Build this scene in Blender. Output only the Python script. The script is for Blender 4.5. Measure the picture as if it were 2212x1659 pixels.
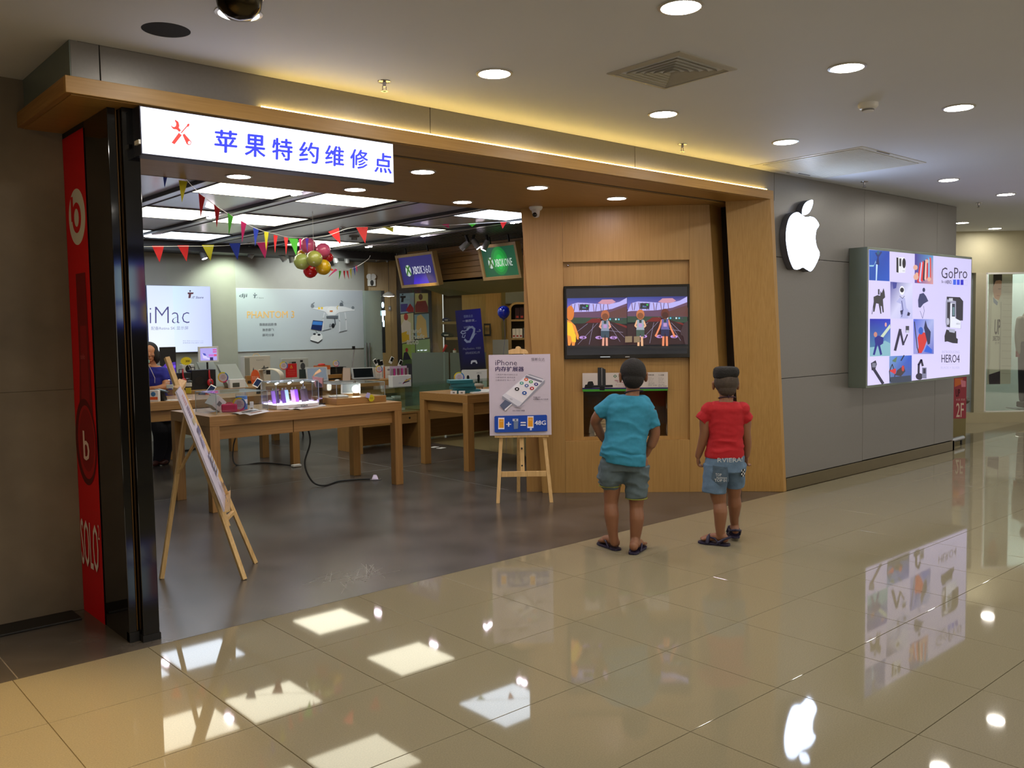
import bpy, bmesh, math, random
import numpy as np
from mathutils import Vector, Matrix, noise
random.seed(7)
for o in list(bpy.data.objects): bpy.data.objects.remove(o)
COL = bpy.context.scene.collection
SC = bpy.context.scene

# ------------------------------------------------------------------ camera, world, exposure
CX, CY, CZ = -0.879, -4.464, 1.55
YAW, PITCH, ROLL = math.radians(41.3928), math.radians(3.5888), math.radians(-.8872)
FPX = 1914.1
fw = Vector((math.sin(YAW)*math.cos(PITCH), math.cos(YAW)*math.cos(PITCH), -math.sin(PITCH)))
rt = fw.cross(Vector((0, 0, 1))).normalized(); up = rt.cross(fw)
r2 = rt*math.cos(ROLL)+up*math.sin(ROLL); u2 = -rt*math.sin(ROLL)+up*math.cos(ROLL)
cam = bpy.data.cameras.new('camera'); camo = bpy.data.objects.new('camera', cam); COL.objects.link(camo)
cam.sensor_width = 36; cam.lens = 36*FPX/2212; cam.clip_start = .05; cam.clip_end = 100
camo.matrix_world = Matrix(((r2.x, u2.x, -fw.x, CX), (r2.y, u2.y, -fw.y, CY), (r2.z, u2.z, -fw.z, CZ), (0, 0, 0, 1)))
SC.camera = camo
wd = bpy.data.worlds.new('world'); SC.world = wd; wd.use_nodes = True
wd.node_tree.nodes['Background'].inputs[0].default_value = (.75, .72, .66, 1)
wd.node_tree.nodes['Background'].inputs[1].default_value = .5
SC.view_settings.view_transform = 'Standard'; SC.view_settings.look = 'None'
SC.view_settings.exposure = .66; SC.view_settings.gamma = 1; SC.view_settings.use_curve_mapping = False
SC.cycles.use_denoising = True
SC.cycles.max_bounces = 8; SC.cycles.transparent_max_bounces = 24; SC.cycles.diffuse_bounces = 4; SC.cycles.glossy_bounces = 4
SC.cycles.caustics_reflective = False; SC.cycles.caustics_refractive = False; SC.cycles.sample_clamp_indirect = 6

DOWN = 80.0       # mall downlight lens
SPOTS = 58.0      # soffit downlight lens
PANEL = 3.5       # shop ceiling panels
WARM = 120.0

# a measured point: photograph pixel + distance along the level viewing direction
FH = Vector((math.sin(YAW), math.cos(YAW), 0)); RH = Vector((math.cos(YAW), -math.sin(YAW), 0))
RA = -YAW         # rotation of things that face the viewer's side
def ray(px, py): return r2*((px-1106)/FPX)-u2*((py-829.5)/FPX)+fw
def at(px, py, dep):
    d = ray(px, py); return Vector((CX, CY, CZ))+d*(dep/d.dot(FH))
def aty(px, py, y):
    d = ray(px, py); return Vector((CX, CY, CZ))+d*((y-CY)/d.y)
def atx(px, py, x):
    d = ray(px, py); return Vector((CX, CY, CZ))+d*((x-CX)/d.x)
def atz(px, py, z):
    d = ray(px, py); return Vector((CX, CY, CZ))+d*((z-CZ)/d.z)
def dep(p): return (p-Vector((CX, CY, CZ))).dot(FH)

# ------------------------------------------------------------------ materials
def lin(c):
    if isinstance(c, str): c = c.lstrip('#'); c = [int(c[i:i+2], 16) for i in (0, 2, 4)]
    if max(c) <= 1: return tuple(c)+(1,)
    f = lambda v: (v/255/12.92 if v/255 <= .04045 else ((v/255+.055)/1.055)**2.4)
    return (f(c[0]), f(c[1]), f(c[2]), 1)
MC = {}
def nodes(name):
    m = bpy.data.materials.new(name); m.use_nodes = True; nt = m.node_tree
    return m, nt, nt.nodes['Principled BSDF']
def mat(name, col, rough=.5, metal=0, var=0, vs=6, bump=0, bs=60, stretch=None, spec=.5, coat=0):
    if name in MC: return MC[name]
    m, nt, b = nodes(name); c = lin(col)
    b.inputs['Base Color'].default_value = c; b.inputs['Roughness'].default_value = rough
    b.inputs['Metallic'].default_value = metal; b.inputs['Specular IOR Level'].default_value = spec
    b.inputs['Coat Weight'].default_value = coat; b.inputs['Coat Roughness'].default_value = .05
    tc = nt.nodes.new('ShaderNodeTexCoord'); mp = nt.nodes.new('ShaderNodeMapping')
    nt.links.new(tc.outputs['Object'], mp.inputs[0])
    if stretch: mp.inputs['Scale'].default_value = stretch
    n = nt.nodes.new('ShaderNodeTexNoise'); n.inputs['Scale'].default_value = vs; n.inputs['Detail'].default_value = 6
    nt.links.new(mp.outputs[0], n.inputs[0])
    r = nt.nodes.new('ShaderNodeValToRGB'); v = var if var else .03
    r.color_ramp.elements[0].position = .3; r.color_ramp.elements[1].position = .7
    r.color_ramp.elements[0].color = tuple(x*(1-v) for x in c[:3])+(1,); r.color_ramp.elements[1].color = tuple(min(1, x*(1+v)) for x in c[:3])+(1,)
    nt.links.new(n.outputs['Fac'], r.inputs[0]); nt.links.new(r.outputs[0], b.inputs['Base Color'])
    if bump:
        n2 = nt.nodes.new('ShaderNodeTexNoise'); n2.inputs['Scale'].default_value = bs; n2.inputs['Detail'].default_value = 4
        nt.links.new(mp.outputs[0], n2.inputs[0])
        bp = nt.nodes.new('ShaderNodeBump'); bp.inputs['Strength'].default_value = bump; bp.inputs['Distance'].default_value = .01
        nt.links.new(n2.outputs['Fac'], bp.inputs['Height']); nt.links.new(bp.outputs[0], b.inputs['Normal'])
    MC[name] = m; return m
def wood(name, c1, c2, axis=2, rough=.42):
    if name in MC: return MC[name]
    m, nt, b = nodes(name); b.inputs['Roughness'].default_value = rough
    tc = nt.nodes.new('ShaderNodeTexCoord'); mp = nt.nodes.new('ShaderNodeMapping'); nt.links.new(tc.outputs['Object'], mp.inputs[0])
    s = [60, 60, 60]; s[axis] = 1.6; mp.inputs['Scale'].default_value = s
    n = nt.nodes.new('ShaderNodeTexNoise'); n.inputs['Scale'].default_value = 1.6; n.inputs['Detail'].default_value = 8; n.inputs['Distortion'].default_value = .5
    nt.links.new(mp.outputs[0], n.inputs[0])
    n2 = nt.nodes.new('ShaderNodeTexNoise'); n2.inputs['Scale'].default_value = .5; nt.links.new(tc.outputs['Object'], n2.inputs[0])
    ad = nt.nodes.new('ShaderNodeMath'); ad.operation = 'MULTIPLY_ADD'; ad.inputs[1].default_value = .45
    nt.links.new(n2.outputs['Fac'], ad.inputs[0]); nt.links.new(n.outputs['Fac'], ad.inputs[2])
    r = nt.nodes.new('ShaderNodeValToRGB'); r.color_ramp.elements[0].position = .5; r.color_ramp.elements[1].position = .95
    r.color_ramp.elements[0].color = lin(c1); r.color_ramp.elements[1].color = lin(c2)
    nt.links.new(ad.outputs[0], r.inputs[0]); nt.links.new(r.outputs[0], b.inputs['Base Color'])
    MC[name] = m; return m
def emit(name, col, s, cam_white=False):
    if name in MC: return MC[name]
    m, nt, b = nodes(name); b.inputs['Base Color'].default_value = (.05, .05, .05, 1)
    b.inputs['Emission Color'].default_value = lin(col); b.inputs['Emission Strength'].default_value = s
    MC[name] = m; return m
def printed(name, rough=.4, glow=0):
    if name in MC: return MC[name]
    m, nt, b = nodes(name); a = nt.nodes.new('ShaderNodeAttribute'); a.attribute_name = 'Col'
    b.inputs['Roughness'].default_value = rough
    if glow:
        b.inputs['Specular IOR Level'].default_value = .12
        b.inputs['Base Color'].default_value = (.04, .04, .04, 1)
        nt.links.new(a.outputs['Color'], b.inputs['Emission Color']); b.inputs['Emission Strength'].default_value = glow
    else: nt.links.new(a.outputs['Color'], b.inputs['Base Color']); b.inputs['Specular IOR Level'].default_value = .25
    MC[name] = m; return m
def glass(name, tint=(1, 1, 1), refl=1.45, rough=.02, haze=0, hazecol=(.5, .55, .52)):
    if name in MC: return MC[name]
    m, nt, b = nodes(name); nt.nodes.remove(b); out = nt.nodes['Material Output']
    t = nt.nodes.new('ShaderNodeBsdfTransparent'); t.inputs[0].default_value = tuple(tint)+(1,)
    g = nt.nodes.new('ShaderNodeBsdfGlossy'); g.inputs['Roughness'].default_value = rough
    lw = nt.nodes.new('ShaderNodeLayerWeight'); pw = nt.nodes.new('ShaderNodeMath'); pw.operation = 'POWER'; pw.inputs[1].default_value = 4
    nt.links.new(lw.outputs['Facing'], pw.inputs[0]); f = nt.nodes.new('ShaderNodeMath'); f.operation = 'MULTIPLY_ADD'; f.inputs[1].default_value = .55; f.inputs[2].default_value = (refl-1)*.09
    nt.links.new(pw.outputs[0], f.inputs[0])
    mx = nt.nodes.new('ShaderNodeMixShader'); nt.links.new(f.outputs[0], mx.inputs[0])
    nt.links.new(g.outputs[0], mx.inputs[2]); src = t
    if haze:
        d = nt.nodes.new('ShaderNodeBsdfDiffuse'); d.inputs[0].default_value = tuple(hazecol)+(1,)
        m2 = nt.nodes.new('ShaderNodeMixShader'); m2.inputs[0].default_value = haze
        nt.links.new(t.outputs[0], m2.inputs[1]); nt.links.new(d.outputs[0], m2.inputs[2]); src = m2
    nt.links.new(src.outputs[0], mx.inputs[1]); nt.links.new(mx.outputs[0], out.inputs[0])
    MC[name] = m; return m

M_ceil = mat('ceiling_paint', (216, 220, 230), .7, var=.02, vs=1)
M_panel = mat('grey_metal_cladding', (126, 123, 120), .38, metal=.35, var=.03, vs=60, bump=.03, bs=200)
M_base = mat('brushed_bronze', (110, 98, 70), .3, metal=.7)
M_conc = mat('concrete', (92, 83, 70), .8, var=.4, vs=1.6, bump=.25, bs=9)
M_tile = mat('polished_tile', (142, 134, 110), .035, var=.10, vs=170, spec=.3)
M_grout = mat('grout', (92, 82, 60), .7)
M_dark = mat('dark_vinyl', (78, 73, 68), .26, var=.34, vs=2.6, bump=.05, bs=30)
M_wood = wood('beech_vertical', (158, 120, 62), (174, 136, 76), 2)
M_woodx = wood('beech_horizontal', (158, 120, 62), (174, 136, 76), 0)
M_tabx = wood('oak_table_x', (142, 103, 52), (168, 128, 74), 0, .4)
M_taby = wood('oak_table_y', (142, 103, 52), (168, 128, 74), 1, .4)
M_tabz = wood('oak_table_z', (142, 103, 52), (168, 128, 74), 2, .4)
M_pine = wood('pine', (196, 158, 98), (226, 192, 132), 2, .5)
M_black = mat('black_gloss', (10, 10, 10), .06, spec=.6)
M_blackm = mat('black_matt', (14, 14, 15), .5)
M_chrome = mat('brushed_steel', (170, 168, 172), .25, metal=1)
M_green = mat('aged_aluminium', (120, 130, 120), .45, metal=.4)
M_white = mat('white_plastic', (222, 222, 220), .4)
M_paper = mat('white_paper', (226, 224, 220), .6)
M_grey = mat('grey_plastic', (120, 120, 120), .45)
M_wallg = mat('grey_wall_paint', (150, 150, 142), .7, var=.03, vs=2)
M_cream = mat('cream_wall', (176, 166, 128), .6)
M_glass = glass('clear_glass', (.93, .97, .95))
M_acry = glass('clear_acrylic', (.95, .97, .98), 1.55)
M_edge = mat('acrylic_edge', (150, 164, 164), .15)
M_glassg = glass('green_glass', (.88, .95, .92), 1.6)
M_frost = glass('frosted_glass', (.55, .66, .62), 1.45, .2, .62, (.20, .26, .23))
M_frostl = glass('smoked_door_glass', (.6, .68, .66), 1.5, .05, .35, (.30, .36, .34))
M_print = printed('print', .5); M_glow = printed('backlit_print', glow=.68); M_glowd = printed('screen_print', glow=.72)

# ------------------------------------------------------------------ mesh builder
class MB:
    def __init__(s): s.v = []; s.f = []; s.c = []
    def add(s, vs, fs, col=None):
        n = len(s.v); s.v += [tuple(v) for v in vs]; s.f += [[i+n for i in f] for f in fs]
        s.c += [col]*len(fs); return s
    def box(s, x0, x1, y0, y1, z0, z1, M=None, col=None):
        vs = [Vector((x, y, z)) for z in (z0, z1) for y in (y0, y1) for x in (x0, x1)]
        if M is not None: vs = [M @ v for v in vs]
        return s.add(vs, [[0, 2, 3, 1], [4, 5, 7, 6], [0, 1, 5, 4], [2, 6, 7, 3], [0, 4, 6, 2], [1, 3, 7, 5]], col)
    def hexa(s, bot, top):   # two 4-gons, counter-clockwise seen from above
        return s.add(list(bot)+list(top), [[3, 2, 1, 0], [4, 5, 6, 7], [0, 1, 5, 4], [1, 2, 6, 5], [2, 3, 7, 6], [3, 0, 4, 7]])
    def cone(s, p0, p1, r0, r1, n=16, cap=True):
        p0, p1 = Vector(p0), Vector(p1); d = (p1-p0).normalized()
        a = d.orthogonal().normalized(); b = d.cross(a); vs = []
        for p, r in ((p0, r0), (p1, r1)):
            for i in range(n):
                t = 2*math.pi*i/n; vs.append(p+(a*math.cos(t)+b*math.sin(t))*r)
        fs = [[i, (i+1) % n, n+(i+1) % n, n+i] for i in range(n)]
        if cap: fs += [list(range(n))[::-1], list(range(n, 2*n))]
        return s.add(vs, fs)
    def tube(s, pts, r, n=8):
        pts = [Vector(p) for p in pts]; rs = r if isinstance(r, (list, tuple)) else [r]*len(pts)
        vs = []; a = None
        for k, p in enumerate(pts):
            d = (pts[min(k+1, len(pts)-1)]-pts[max(k-1, 0)]).normalized()
            if a is None: a = d.orthogonal().normalized()
            a = (a-d*a.dot(d)).normalized(); b = d.cross(a)
            for i in range(n):
                t = 2*math.pi*i/n; vs.append(p+(a*math.cos(t)+b*math.sin(t))*rs[k])
        fs = [[k*n+i, k*n+(i+1) % n, (k+1)*n+(i+1) % n, (k+1)*n+i] for k in range(len(pts)-1) for i in range(n)]
        fs += [list(range(n))[::-1], list(range((len(pts)-1)*n, len(pts)*n))]
        return s.add(vs, fs)
    def lathe(s, prof, n=24, c=(0, 0, 0), M=None):
        vs = []
        for r, z in prof:
            for i in range(n):
                t = 2*math.pi*i/n; v = Vector((c[0]+r*math.cos(t), c[1]+r*math.sin(t), c[2]+z)); vs.append(M @ v if M is not None else v)
        fs = [[k*n+i, k*n+(i+1) % n, (k+1)*n+(i+1) % n, (k+1)*n+i] for k in range(len(prof)-1) for i in range(n)]
        if prof[0][0] > 1e-5: fs.append(list(range(n))[::-1])
        if prof[-1][0] > 1e-5: fs.append(list(range((len(prof)-1)*n, len(prof)*n)))
        return s.add(vs, fs)
    def ball(s, c, r, n=20, m=12, M=None):
        rx, ry, rz = (r, r, r) if not isinstance(r, (list, tuple)) else r
        vs = []
        for j in range(m+1):
            p = math.pi*j/m
            for i in range(n):
                t = 2*math.pi*i/n; v = Vector((math.sin(p)*math.cos(t)*rx, math.sin(p)*math.sin(t)*ry, -math.cos(p)*rz))
                if M is not None: v = M @ v
                vs.append(v+Vector(c))
        fs = [[j*n+i, j*n+(i+1) % n, (j+1)*n+(i+1) % n, (j+1)*n+i] for j in range(m) for i in range(n)]
        return s.add(vs, fs)
    def prism(s, poly, d, axis='y', off=0, M=None):   # poly in plane, extruded by d
        n = len(poly); f = {'y': lambda a, b, t: Vector((a, t, b)), 'z': lambda a, b, t: Vector((a, b, t)), 'x': lambda a, b, t: Vector((t, a, b))}[axis]
        vs = [f(a, b, off) for a, b in poly]+[f(a, b, off+d) for a, b in poly]
        if M is not None: vs = [M @ v for v in vs]
        fs = [list(range(n)), list(range(n, 2*n))[::-1]]+[[i, n+i, n+(i+1) % n, (i+1) % n] for i in range(n)]
        return s.add(vs, fs)
    def build(s, name, m, parent=None, smooth=False, bevel=0, loc=None, rz=None, label=None, fix=True):
        me = bpy.data.meshes.new(name); me.from_pydata(s.v, [], s.f)
        if any(c is not None for c in s.c):
            at_ = me.color_attributes.new('Col', 'FLOAT_COLOR', 'CORNER'); k = 0
            for f, c in zip(s.f, s.c):
                for q in range(len(f)):
                    at_.data[k].color = (c[q] if isinstance(c[0], (list, tuple)) else c) if c is not None else (1, 1, 1, 1); k += 1
        if fix:
            b = bmesh.new(); b.from_mesh(me)
            if not any(c is not None for c in s.c): bmesh.ops.remove_doubles(b, verts=b.verts, dist=1e-5)
            bmesh.ops.recalc_face_normals(b, faces=b.faces); b.to_mesh(me); b.free()
        if m: me.materials.append(m)
        if smooth:
            me.polygons.foreach_set('use_smooth', [True]*len(me.polygons))
        o = bpy.data.objects.new(name, me); COL.objects.link(o); o.parent = parent
        if bevel:
            md = o.modifiers.new('b', 'BEVEL'); md.width = bevel; md.segments = 2; md.limit_method = 'ANGLE'
        if smooth:
            try:
                md = o.modifiers.new('n', 'EDGE_SPLIT'); md.split_angle = math.radians(50)
            except Exception: pass
        if loc is not None: o.location = loc
        if rz is not None: o.rotation_euler.z = rz
        if label: o['label'] = label
        return o
def tag(o, label=None, cat=None, group=None, kind=None):
    for k, v in (('label', label), ('category', cat), ('group', group), ('kind', kind)):
        if v: o[k] = v
    return o
def thing(name, label, cat, loc=(0, 0, 0), rz=0, group=None):
    o = bpy.data.objects.new(name, None); COL.objects.link(o); o.empty_display_size = .05
    o.location = loc; o.rotation_euler.z = rz; return tag(o, label, cat, group)
def struct(name, loc=(0, 0, 0), rz=0):
    o = thing(name, None, None, loc, rz); o['kind'] = 'structure'; return o
def R(ax, deg): return Matrix.Rotation(math.radians(deg), 4, ax)
def T(x, y, z): return Matrix.Translation((x, y, z))

# ------------------------------------------------------------------ flat print: coloured shapes on a plane
TXT = {}
def text_mesh(s, bold=0):
    if bold > 0:      # heavier strokes: the same glyphs laid side by side
        vs, fs = text_mesh(s); e = bold*.9; return [(x+e, y) for x, y in vs], fs
    k = (s, bold)
    if k not in TXT:
        cu = bpy.data.curves.new('t', 'FONT'); cu.body = s; cu.size = 1; cu.resolution_u = 2; cu.offset = bold
        o = bpy.data.objects.new('t', cu); COL.objects.link(o); bpy.context.view_layer.update()
        me = o.to_mesh(); vs = [(v.co.x, v.co.y) for v in me.vertices]; fs = [list(p.vertices) for p in me.polygons]
        o.to_mesh_clear(); bpy.data.objects.remove(o); bpy.data.curves.remove(cu); TXT[k] = (vs, fs)
    return TXT[k]
def homog(src, dst):
    A = []; B = []
    for (x, y), (u, v) in zip(src, dst):
        A += [[x, y, 1, 0, 0, 0, -u*x, -u*y], [0, 0, 0, x, y, 1, -v*x, -v*y]]; B += [u, v]
    h = np.linalg.solve(np.array(A, float), np.array(B, float)); return np.append(h, 1).reshape(3, 3)
class Art(MB):
    """shapes given in source coordinates (quad TL,TR,BR,BL), laid on a w x h plane (x right, z up, facing -y)"""
    def __init__(s, quad, w, h, front=-.001, step=.00035):
        super().__init__(); s.H = homog(quad, [(0, h), (w, h), (w, 0), (0, 0)]); s.y = front; s.st = step; s.k = 0
    def m(s, x, y):
        q = s.H @ np.array([x, y, 1.]); return (q[0]/q[2], q[1]/q[2])
    def put(s, pts, fs, col):
        y = s.y-s.k*s.st; s.k += 1
        s.add([(a, y, b) for a, b in [s.m(*p) for p in pts]], fs, col); return s
    def poly(s, pts, col): return s.put(pts, [list(range(len(pts)))], lin(col))
    def grad(s, pts, cols): return s.put(pts, [list(range(len(pts)))], [lin(c) for c in cols])
    def rect(s, x0, y0, x1, y1, col): return s.poly([(x0, y1), (x1, y1), (x1, y0), (x0, y0)], col)
    def ell(s, cx, cy, rx, ry, col, n=24, rot=0):
        r = math.radians(rot)
        return s.poly([(cx+rx*math.cos(t)*math.cos(r)-ry*math.sin(t)*math.sin(r), cy+rx*math.cos(t)*math.sin(r)+ry*math.sin(t)*math.cos(r)) for t in [2*math.pi*i/n for i in range(n)]], col)
    def line(s, pts, w, col):
        vs = []; fs = []
        for k in range(len(pts)-1):
            (x0, y0), (x1, y1) = pts[k], pts[k+1]; L = math.hypot(x1-x0, y1-y0) or 1; nx, ny = -(y1-y0)/L*w/2, (x1-x0)/L*w/2
            ex, ey = (x1-x0)/L*w*.3, (y1-y0)/L*w*.3; n = len(vs)
            vs += [(x0-ex+nx, y0-ey+ny), (x1+ex+nx, y1+ey+ny), (x1+ex-nx, y1+ey-ny), (x0-ex-nx, y0-ey-ny)]; fs.append([n, n+1, n+2, n+3])
        return s.put(vs, fs, lin(col))
    def text(s, t, x0, y0, x1, y1, col, bold=0, shear=0):
        """fit text into source box x0..x1 (left,right), y0 top, y1 bottom of glyphs"""
        vs, fs = text_mesh(t, bold)
        if not vs: return s
        a0 = min(v[0] for v in vs); a1 = max(v[0] for v in vs); b0 = min(v[1] for v in vs); b1 = max(v[1] for v in vs)
        e = max(bold, 0)*.9
        for dx, dy in (((-e, 0), (e, 0), (0, e)) if bold > 0 else ((0, 0),)):
            f = lambda v: (x0+(v[0]+dx-a0)/(a1-a0)*(x1-x0)+shear*(v[1]-b0)/(b1-b0), y1-(v[1]+dy-b0)/(b1-b0)*(y1-y0))
            s.put([f(v) for v in vs], fs, lin(col))
        return s
    def done(s, name, m, parent, loc=None, rz=None, label=None):
        return s.build(name, m, parent, loc=loc, rz=rz, label=label, fix=False)
def spline(pts, n=6, closed=True):
    out = []; L = len(pts)
    for i in range(L if closed else L-1):
        p = [Vector(pts[(i+k) % L] if closed else pts[min(max(i+k, 0), L-1)]) for k in (-1, 0, 1, 2)]
        for j in range(n):
            t = j/n; out.append(tuple(.5*((2*p[1])+(p[2]-p[0])*t+(2*p[0]-5*p[1]+4*p[2]-p[3])*t*t+(3*p[1]-p[0]-3*p[2]+p[3])*t**3)))
    if not closed: out.append(tuple(pts[-1]))
    return out
def light(name, kind, parent, loc, power, col, size=.1, spot=None, rot=None):
    l = bpy.data.lights.new(name, kind); l.energy = power; l.color = lin(col)[:3] if max(col) > 1 else col
    if kind == 'AREA': l.shape = 'DISK'; l.size = size
    if kind == 'SPOT': l.spot_size = math.radians(spot or 60); l.spot_blend = .6; l.shadow_soft_size = size
    o = bpy.data.objects.new(name, l); COL.objects.link(o); o.parent = parent; o.location = loc
    if rot: o.rotation_euler = rot
    return o
# ================================================================== THE SETTING
Zc = 2.91
# --- mall floor: polished tiles on a grout bed
fl = struct('floor')
MB().box(-7, 16, -9.6, -.026, -.06, -.004).box(10.145, 16, -.026, 5, -.06, -.004).build('grout_bed', M_grout, fl)
tb = MB().box(.0015, .5985, -.5985, -.0015, -.02, 0)
t0 = tb.build('tile', M_tile, fl, bevel=.0012); first = True
for i in range(-8, 25):
    for k in range(0, 8):
        x, y = i*.6, -.026-.6*k
        c = Vector((x+.3, y-.3, 0)); d = c-Vector((CX, CY, CZ)); q = d.dot(FH)
        if q < .4 or abs(d.dot(RH))/q > 1.15: continue
        if first: t = t0; first = False
        else: t = t0.copy(); COL.objects.link(t)
        t.location = (x, y, 0)
for i in range(17, 26):
    t = MB().box(i*.6+.0015 if i > 17 else 10.15, i*.6+.5985, -.0245, .10, -.02, 0).build('tile', M_tile, fl)
MB().box(10.15, 16, .10, .45, -.02, .0005).build('dark_border', mat('dark_stone', (96, 88, 70), .12), fl)
for i in range(17, 26):
    for k in range(5):
        MB().box(max(i*.6, 10.15)+.0015, i*.6+.5985, .4515+.6*k, 1.0485+.6*k, -.02, 0).build('tile', M_tile, fl)
# plain polished floor past the built tiles (outside the picture)
MB().box(-7, 16, -9.6, -4.83, -.02, -.001).build('tile_field', M_tile, fl)
fs = struct('floor')
MB().box(6.3, 10.15, -.0255, .3, -.05, -.0005).build('dark_edge_strip', mat('edge_stone', (60, 52, 38), .2), fs)
MB().box(-7, 6.3, -.0255, 9.2, -.05, 0).build('vinyl', M_dark, fs)
seam = mat('floor_seam', (120, 114, 104), .5)
for a in ((0.02, .025, -.02, .85),):
    MB().box(a[0], a[1], a[2], a[3], 0, .0006).build('joint_strip', seam, fs)
MB().box(4.66, 4.666, 1.9, 8.5, 0, .0006).build('joint_strip', seam, fs)
MB().box(.7, 4.66, 3.86, 3.866, 0, .0005).box(4.666, 6.3, 3.86, 3.866, 0, .0005).build('joint_strip', seam, fs)
MB().box(6.3, 12, .6, 9.8, -.05, .0005).build('inner_tile_floor', mat('inner_tile', (150, 136, 98), .12, var=.06, vs=30), fs)
sc_ = MB()
rr = random.Random(3)
for k in range(26):
    a = rr.uniform(-.8, .9); cx, cy = 1.98+rr.uniform(-.16, .2), .34+rr.uniform(-.16, .16); L = rr.uniform(.05, .17)
    dx, dy = math.cos(a+.6)*L, math.sin(a+.6)*L; nx, ny = -dy/L*.0016, dx/L*.0016
    sc_.add([(cx-dx-nx, cy-dy-ny, .0008), (cx+dx-nx, cy+dy-ny, .0008), (cx+dx+nx, cy+dy+ny, .0008), (cx-dx+nx, cy-dy+ny, .0008)], [[0, 1, 2, 3]])
tag(sc_.build('scratch_marks', mat('scratch', (150, 148, 140), .5), fs), kind='stuff')

# --- mall ceiling with a round opening
ce = struct('ceiling')
bm = bmesh.new()
def ring_ceiling():
    m = MB(); n = 40; R0 = .105; cx, cy = .666, -.40
    ci = [(cx+R0*math.cos(2*math.pi*i/n), cy+R0*math.sin(2*math.pi*i/n)) for i in range(n)]
    sq = []
    for i in range(n):
        t = 2*math.pi*i/n; c, s = math.cos(t), math.sin(t); k = .3/max(abs(c), abs(s)); sq.append((cx+c*k, cy+s*k))
    m.add([(a, b, Zc) for a, b in ci+sq], [[i, n+i, n+(i+1) % n, (i+1) % n] for i in range(n)])
    x0, x1, y0, y1 = cx-.3, cx+.3, cy-.3, cy+.3
    for q in ((-7, x0, -9.6, 0), (x1, 16, -9.6, 0), (x0, x1, -9.6, y0), (x0, x1, y1, 0), (-7, .4, 0, 1), (10.1, 16, 0, 6)):
        m.add([(q[0], q[2], Zc), (q[1], q[2], Zc), (q[1], q[3], Zc), (q[0], q[3], Zc)], [[0, 1, 2, 3]])
    m.add([(a, b, Zc+z) for z in (0, .25) for a, b in ci], [[i, (i+1) % n, n+(i+1) % n, n+i] for i in range(n)]+[list(range(n, 2*n))])
    return m
oc = ring_ceiling().build('plaster', M_ceil, ce, fix=False)
MB().lathe([(.104, 0), (.104, .24), (.0, .24)], 40, (.666, -.40, Zc+.001)).build('round_opening', mat('void_black', (4, 4, 4), .9), ce)
MB().tube([(.63, -.35, Zc+.2), (.66, -.38, Zc+.05), (.70, -.42, Zc+.02), (.705, -.45, Zc+.08)], .0025).build('loose_wire', M_grey, ce)
MB().box(-7, 16, -9.6, 6, Zc+.3, Zc+.35).build('slab', M_ceil, ce)

# --- store front: grey metal cladding
wf = struct('wall_front')
def panel(poly, m=M_panel, name='panel', d=.03, off=0, par=None):
    return MB().prism(poly, d, 'y', off).build(name, m, par or wf, bevel=.0015)
g = .0025
xs = [.37, .50, 2.42, 4.33, 6.23]
for a, b in zip(xs[:-1], xs[1:]): panel([(a+g, 2.66), (b-g, 2.66), (b-g, Zc-.001), (a+g, Zc-.001)])
lx = lambda z: 6.41-.28*z/2.72
panel([(lx(.12), .12), (7.9-g, .12), (7.9-g, 1.05-g), (lx(1.05), 1.05-g)])
panel([(lx(1.05), 1.05+g), (7.9-g, 1.05+g), (7.9-g, 2.16-g), (lx(2.16), 2.16-g)])
panel([(lx(2.16), 2.16+g), (7.9-g, 2.16+g), (7.9-g, Zc-.001), (6.23+g, Zc-.001), (6.23+g, 2.66), (lx(2.66), 2.66)])
for a, b in ((7.9, 9.62), (9.62, 10.145)):
    for z0, z1 in ((.12, 1.05), (1.05, 2.16), (2.16, Zc)): panel([(a+g, z0+g), (b-g, z0+g), (b-g, z1-g), (a+g, z1-g)])
MB().box(6.45, 10.13, .032, .08, 0, Zc).box(.42, 6.2, .032, .06, 2.74, Zc+.2).build('backing', mat('seam_dark', (30, 28, 26), .8), wf)
MB().box(10.10, 10.145, .03, 1.6, 0, Zc).build('return_panel', M_panel, wf)
MB().box(.368, .40, .002, .85, 2.73, Zc).build('return_panel', mat('bluish_panel', (112, 124, 120), .35, metal=.2), wf)
bb = struct('baseboard_front')
MB().box(6.43, 10.15, -.014, 0, 0, .115).box(10.10, 10.159, -.014, 1.6, 0, .115).build('skirting', M_base, bb, bevel=.003)

# --- left concrete wall
wl = struct('wall_left')
MB().box(-7, .553, .86, 1.0, 0, Zc).build('concrete_face', M_conc, wl)
for a, b in ((-1.9, -.66), (-.66, .55)):
    for z0, z1 in ((0.0, 1.25), (1.25, Zc)): MB().box(a+.0006, b-.0006, .85, .861, z0+.0006, z1-.0006).build('panel', M_conc, wl, bevel=.002)

# --- beech portal
tr = struct('trim_1')
MB().box(.33, 6.13, -.055, -.025, 2.655, 2.732).build('front_band', M_woodx, tr, bevel=.002)
MB().box(.33, .36, -.025, .85, 2.655, 2.732).build('side_band', M_taby, tr, bevel=.002)
MB().box(.36, 6.13, -.025, .255, 2.652, 2.70).box(.36, .72, .255, .85, 2.652, 2.70).build('soffit_front', M_woodx, tr)
MB().box(.72, 5.96, .258, .272, 2.675, 2.70).build('shadow_gap', M_blackm, tr)
MB().box(.72, 5.95, .272, .335, 2.660, 2.70).box(.72, 5.95, .285, .292, 2.652, 2.661).build('shutter_rail', mat('rail_metal', (120, 104, 84), .35, metal=.6), tr)
MB().box(.72, 6.25, .335, 1.885, 2.652, 2.70).build('soffit', M_woodx, tr)
MB().box(.72, 6.25, 1.87, 1.89, 2.652, 2.98).build('soffit_edge', M_woodx, tr)
s_ = .28
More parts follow.
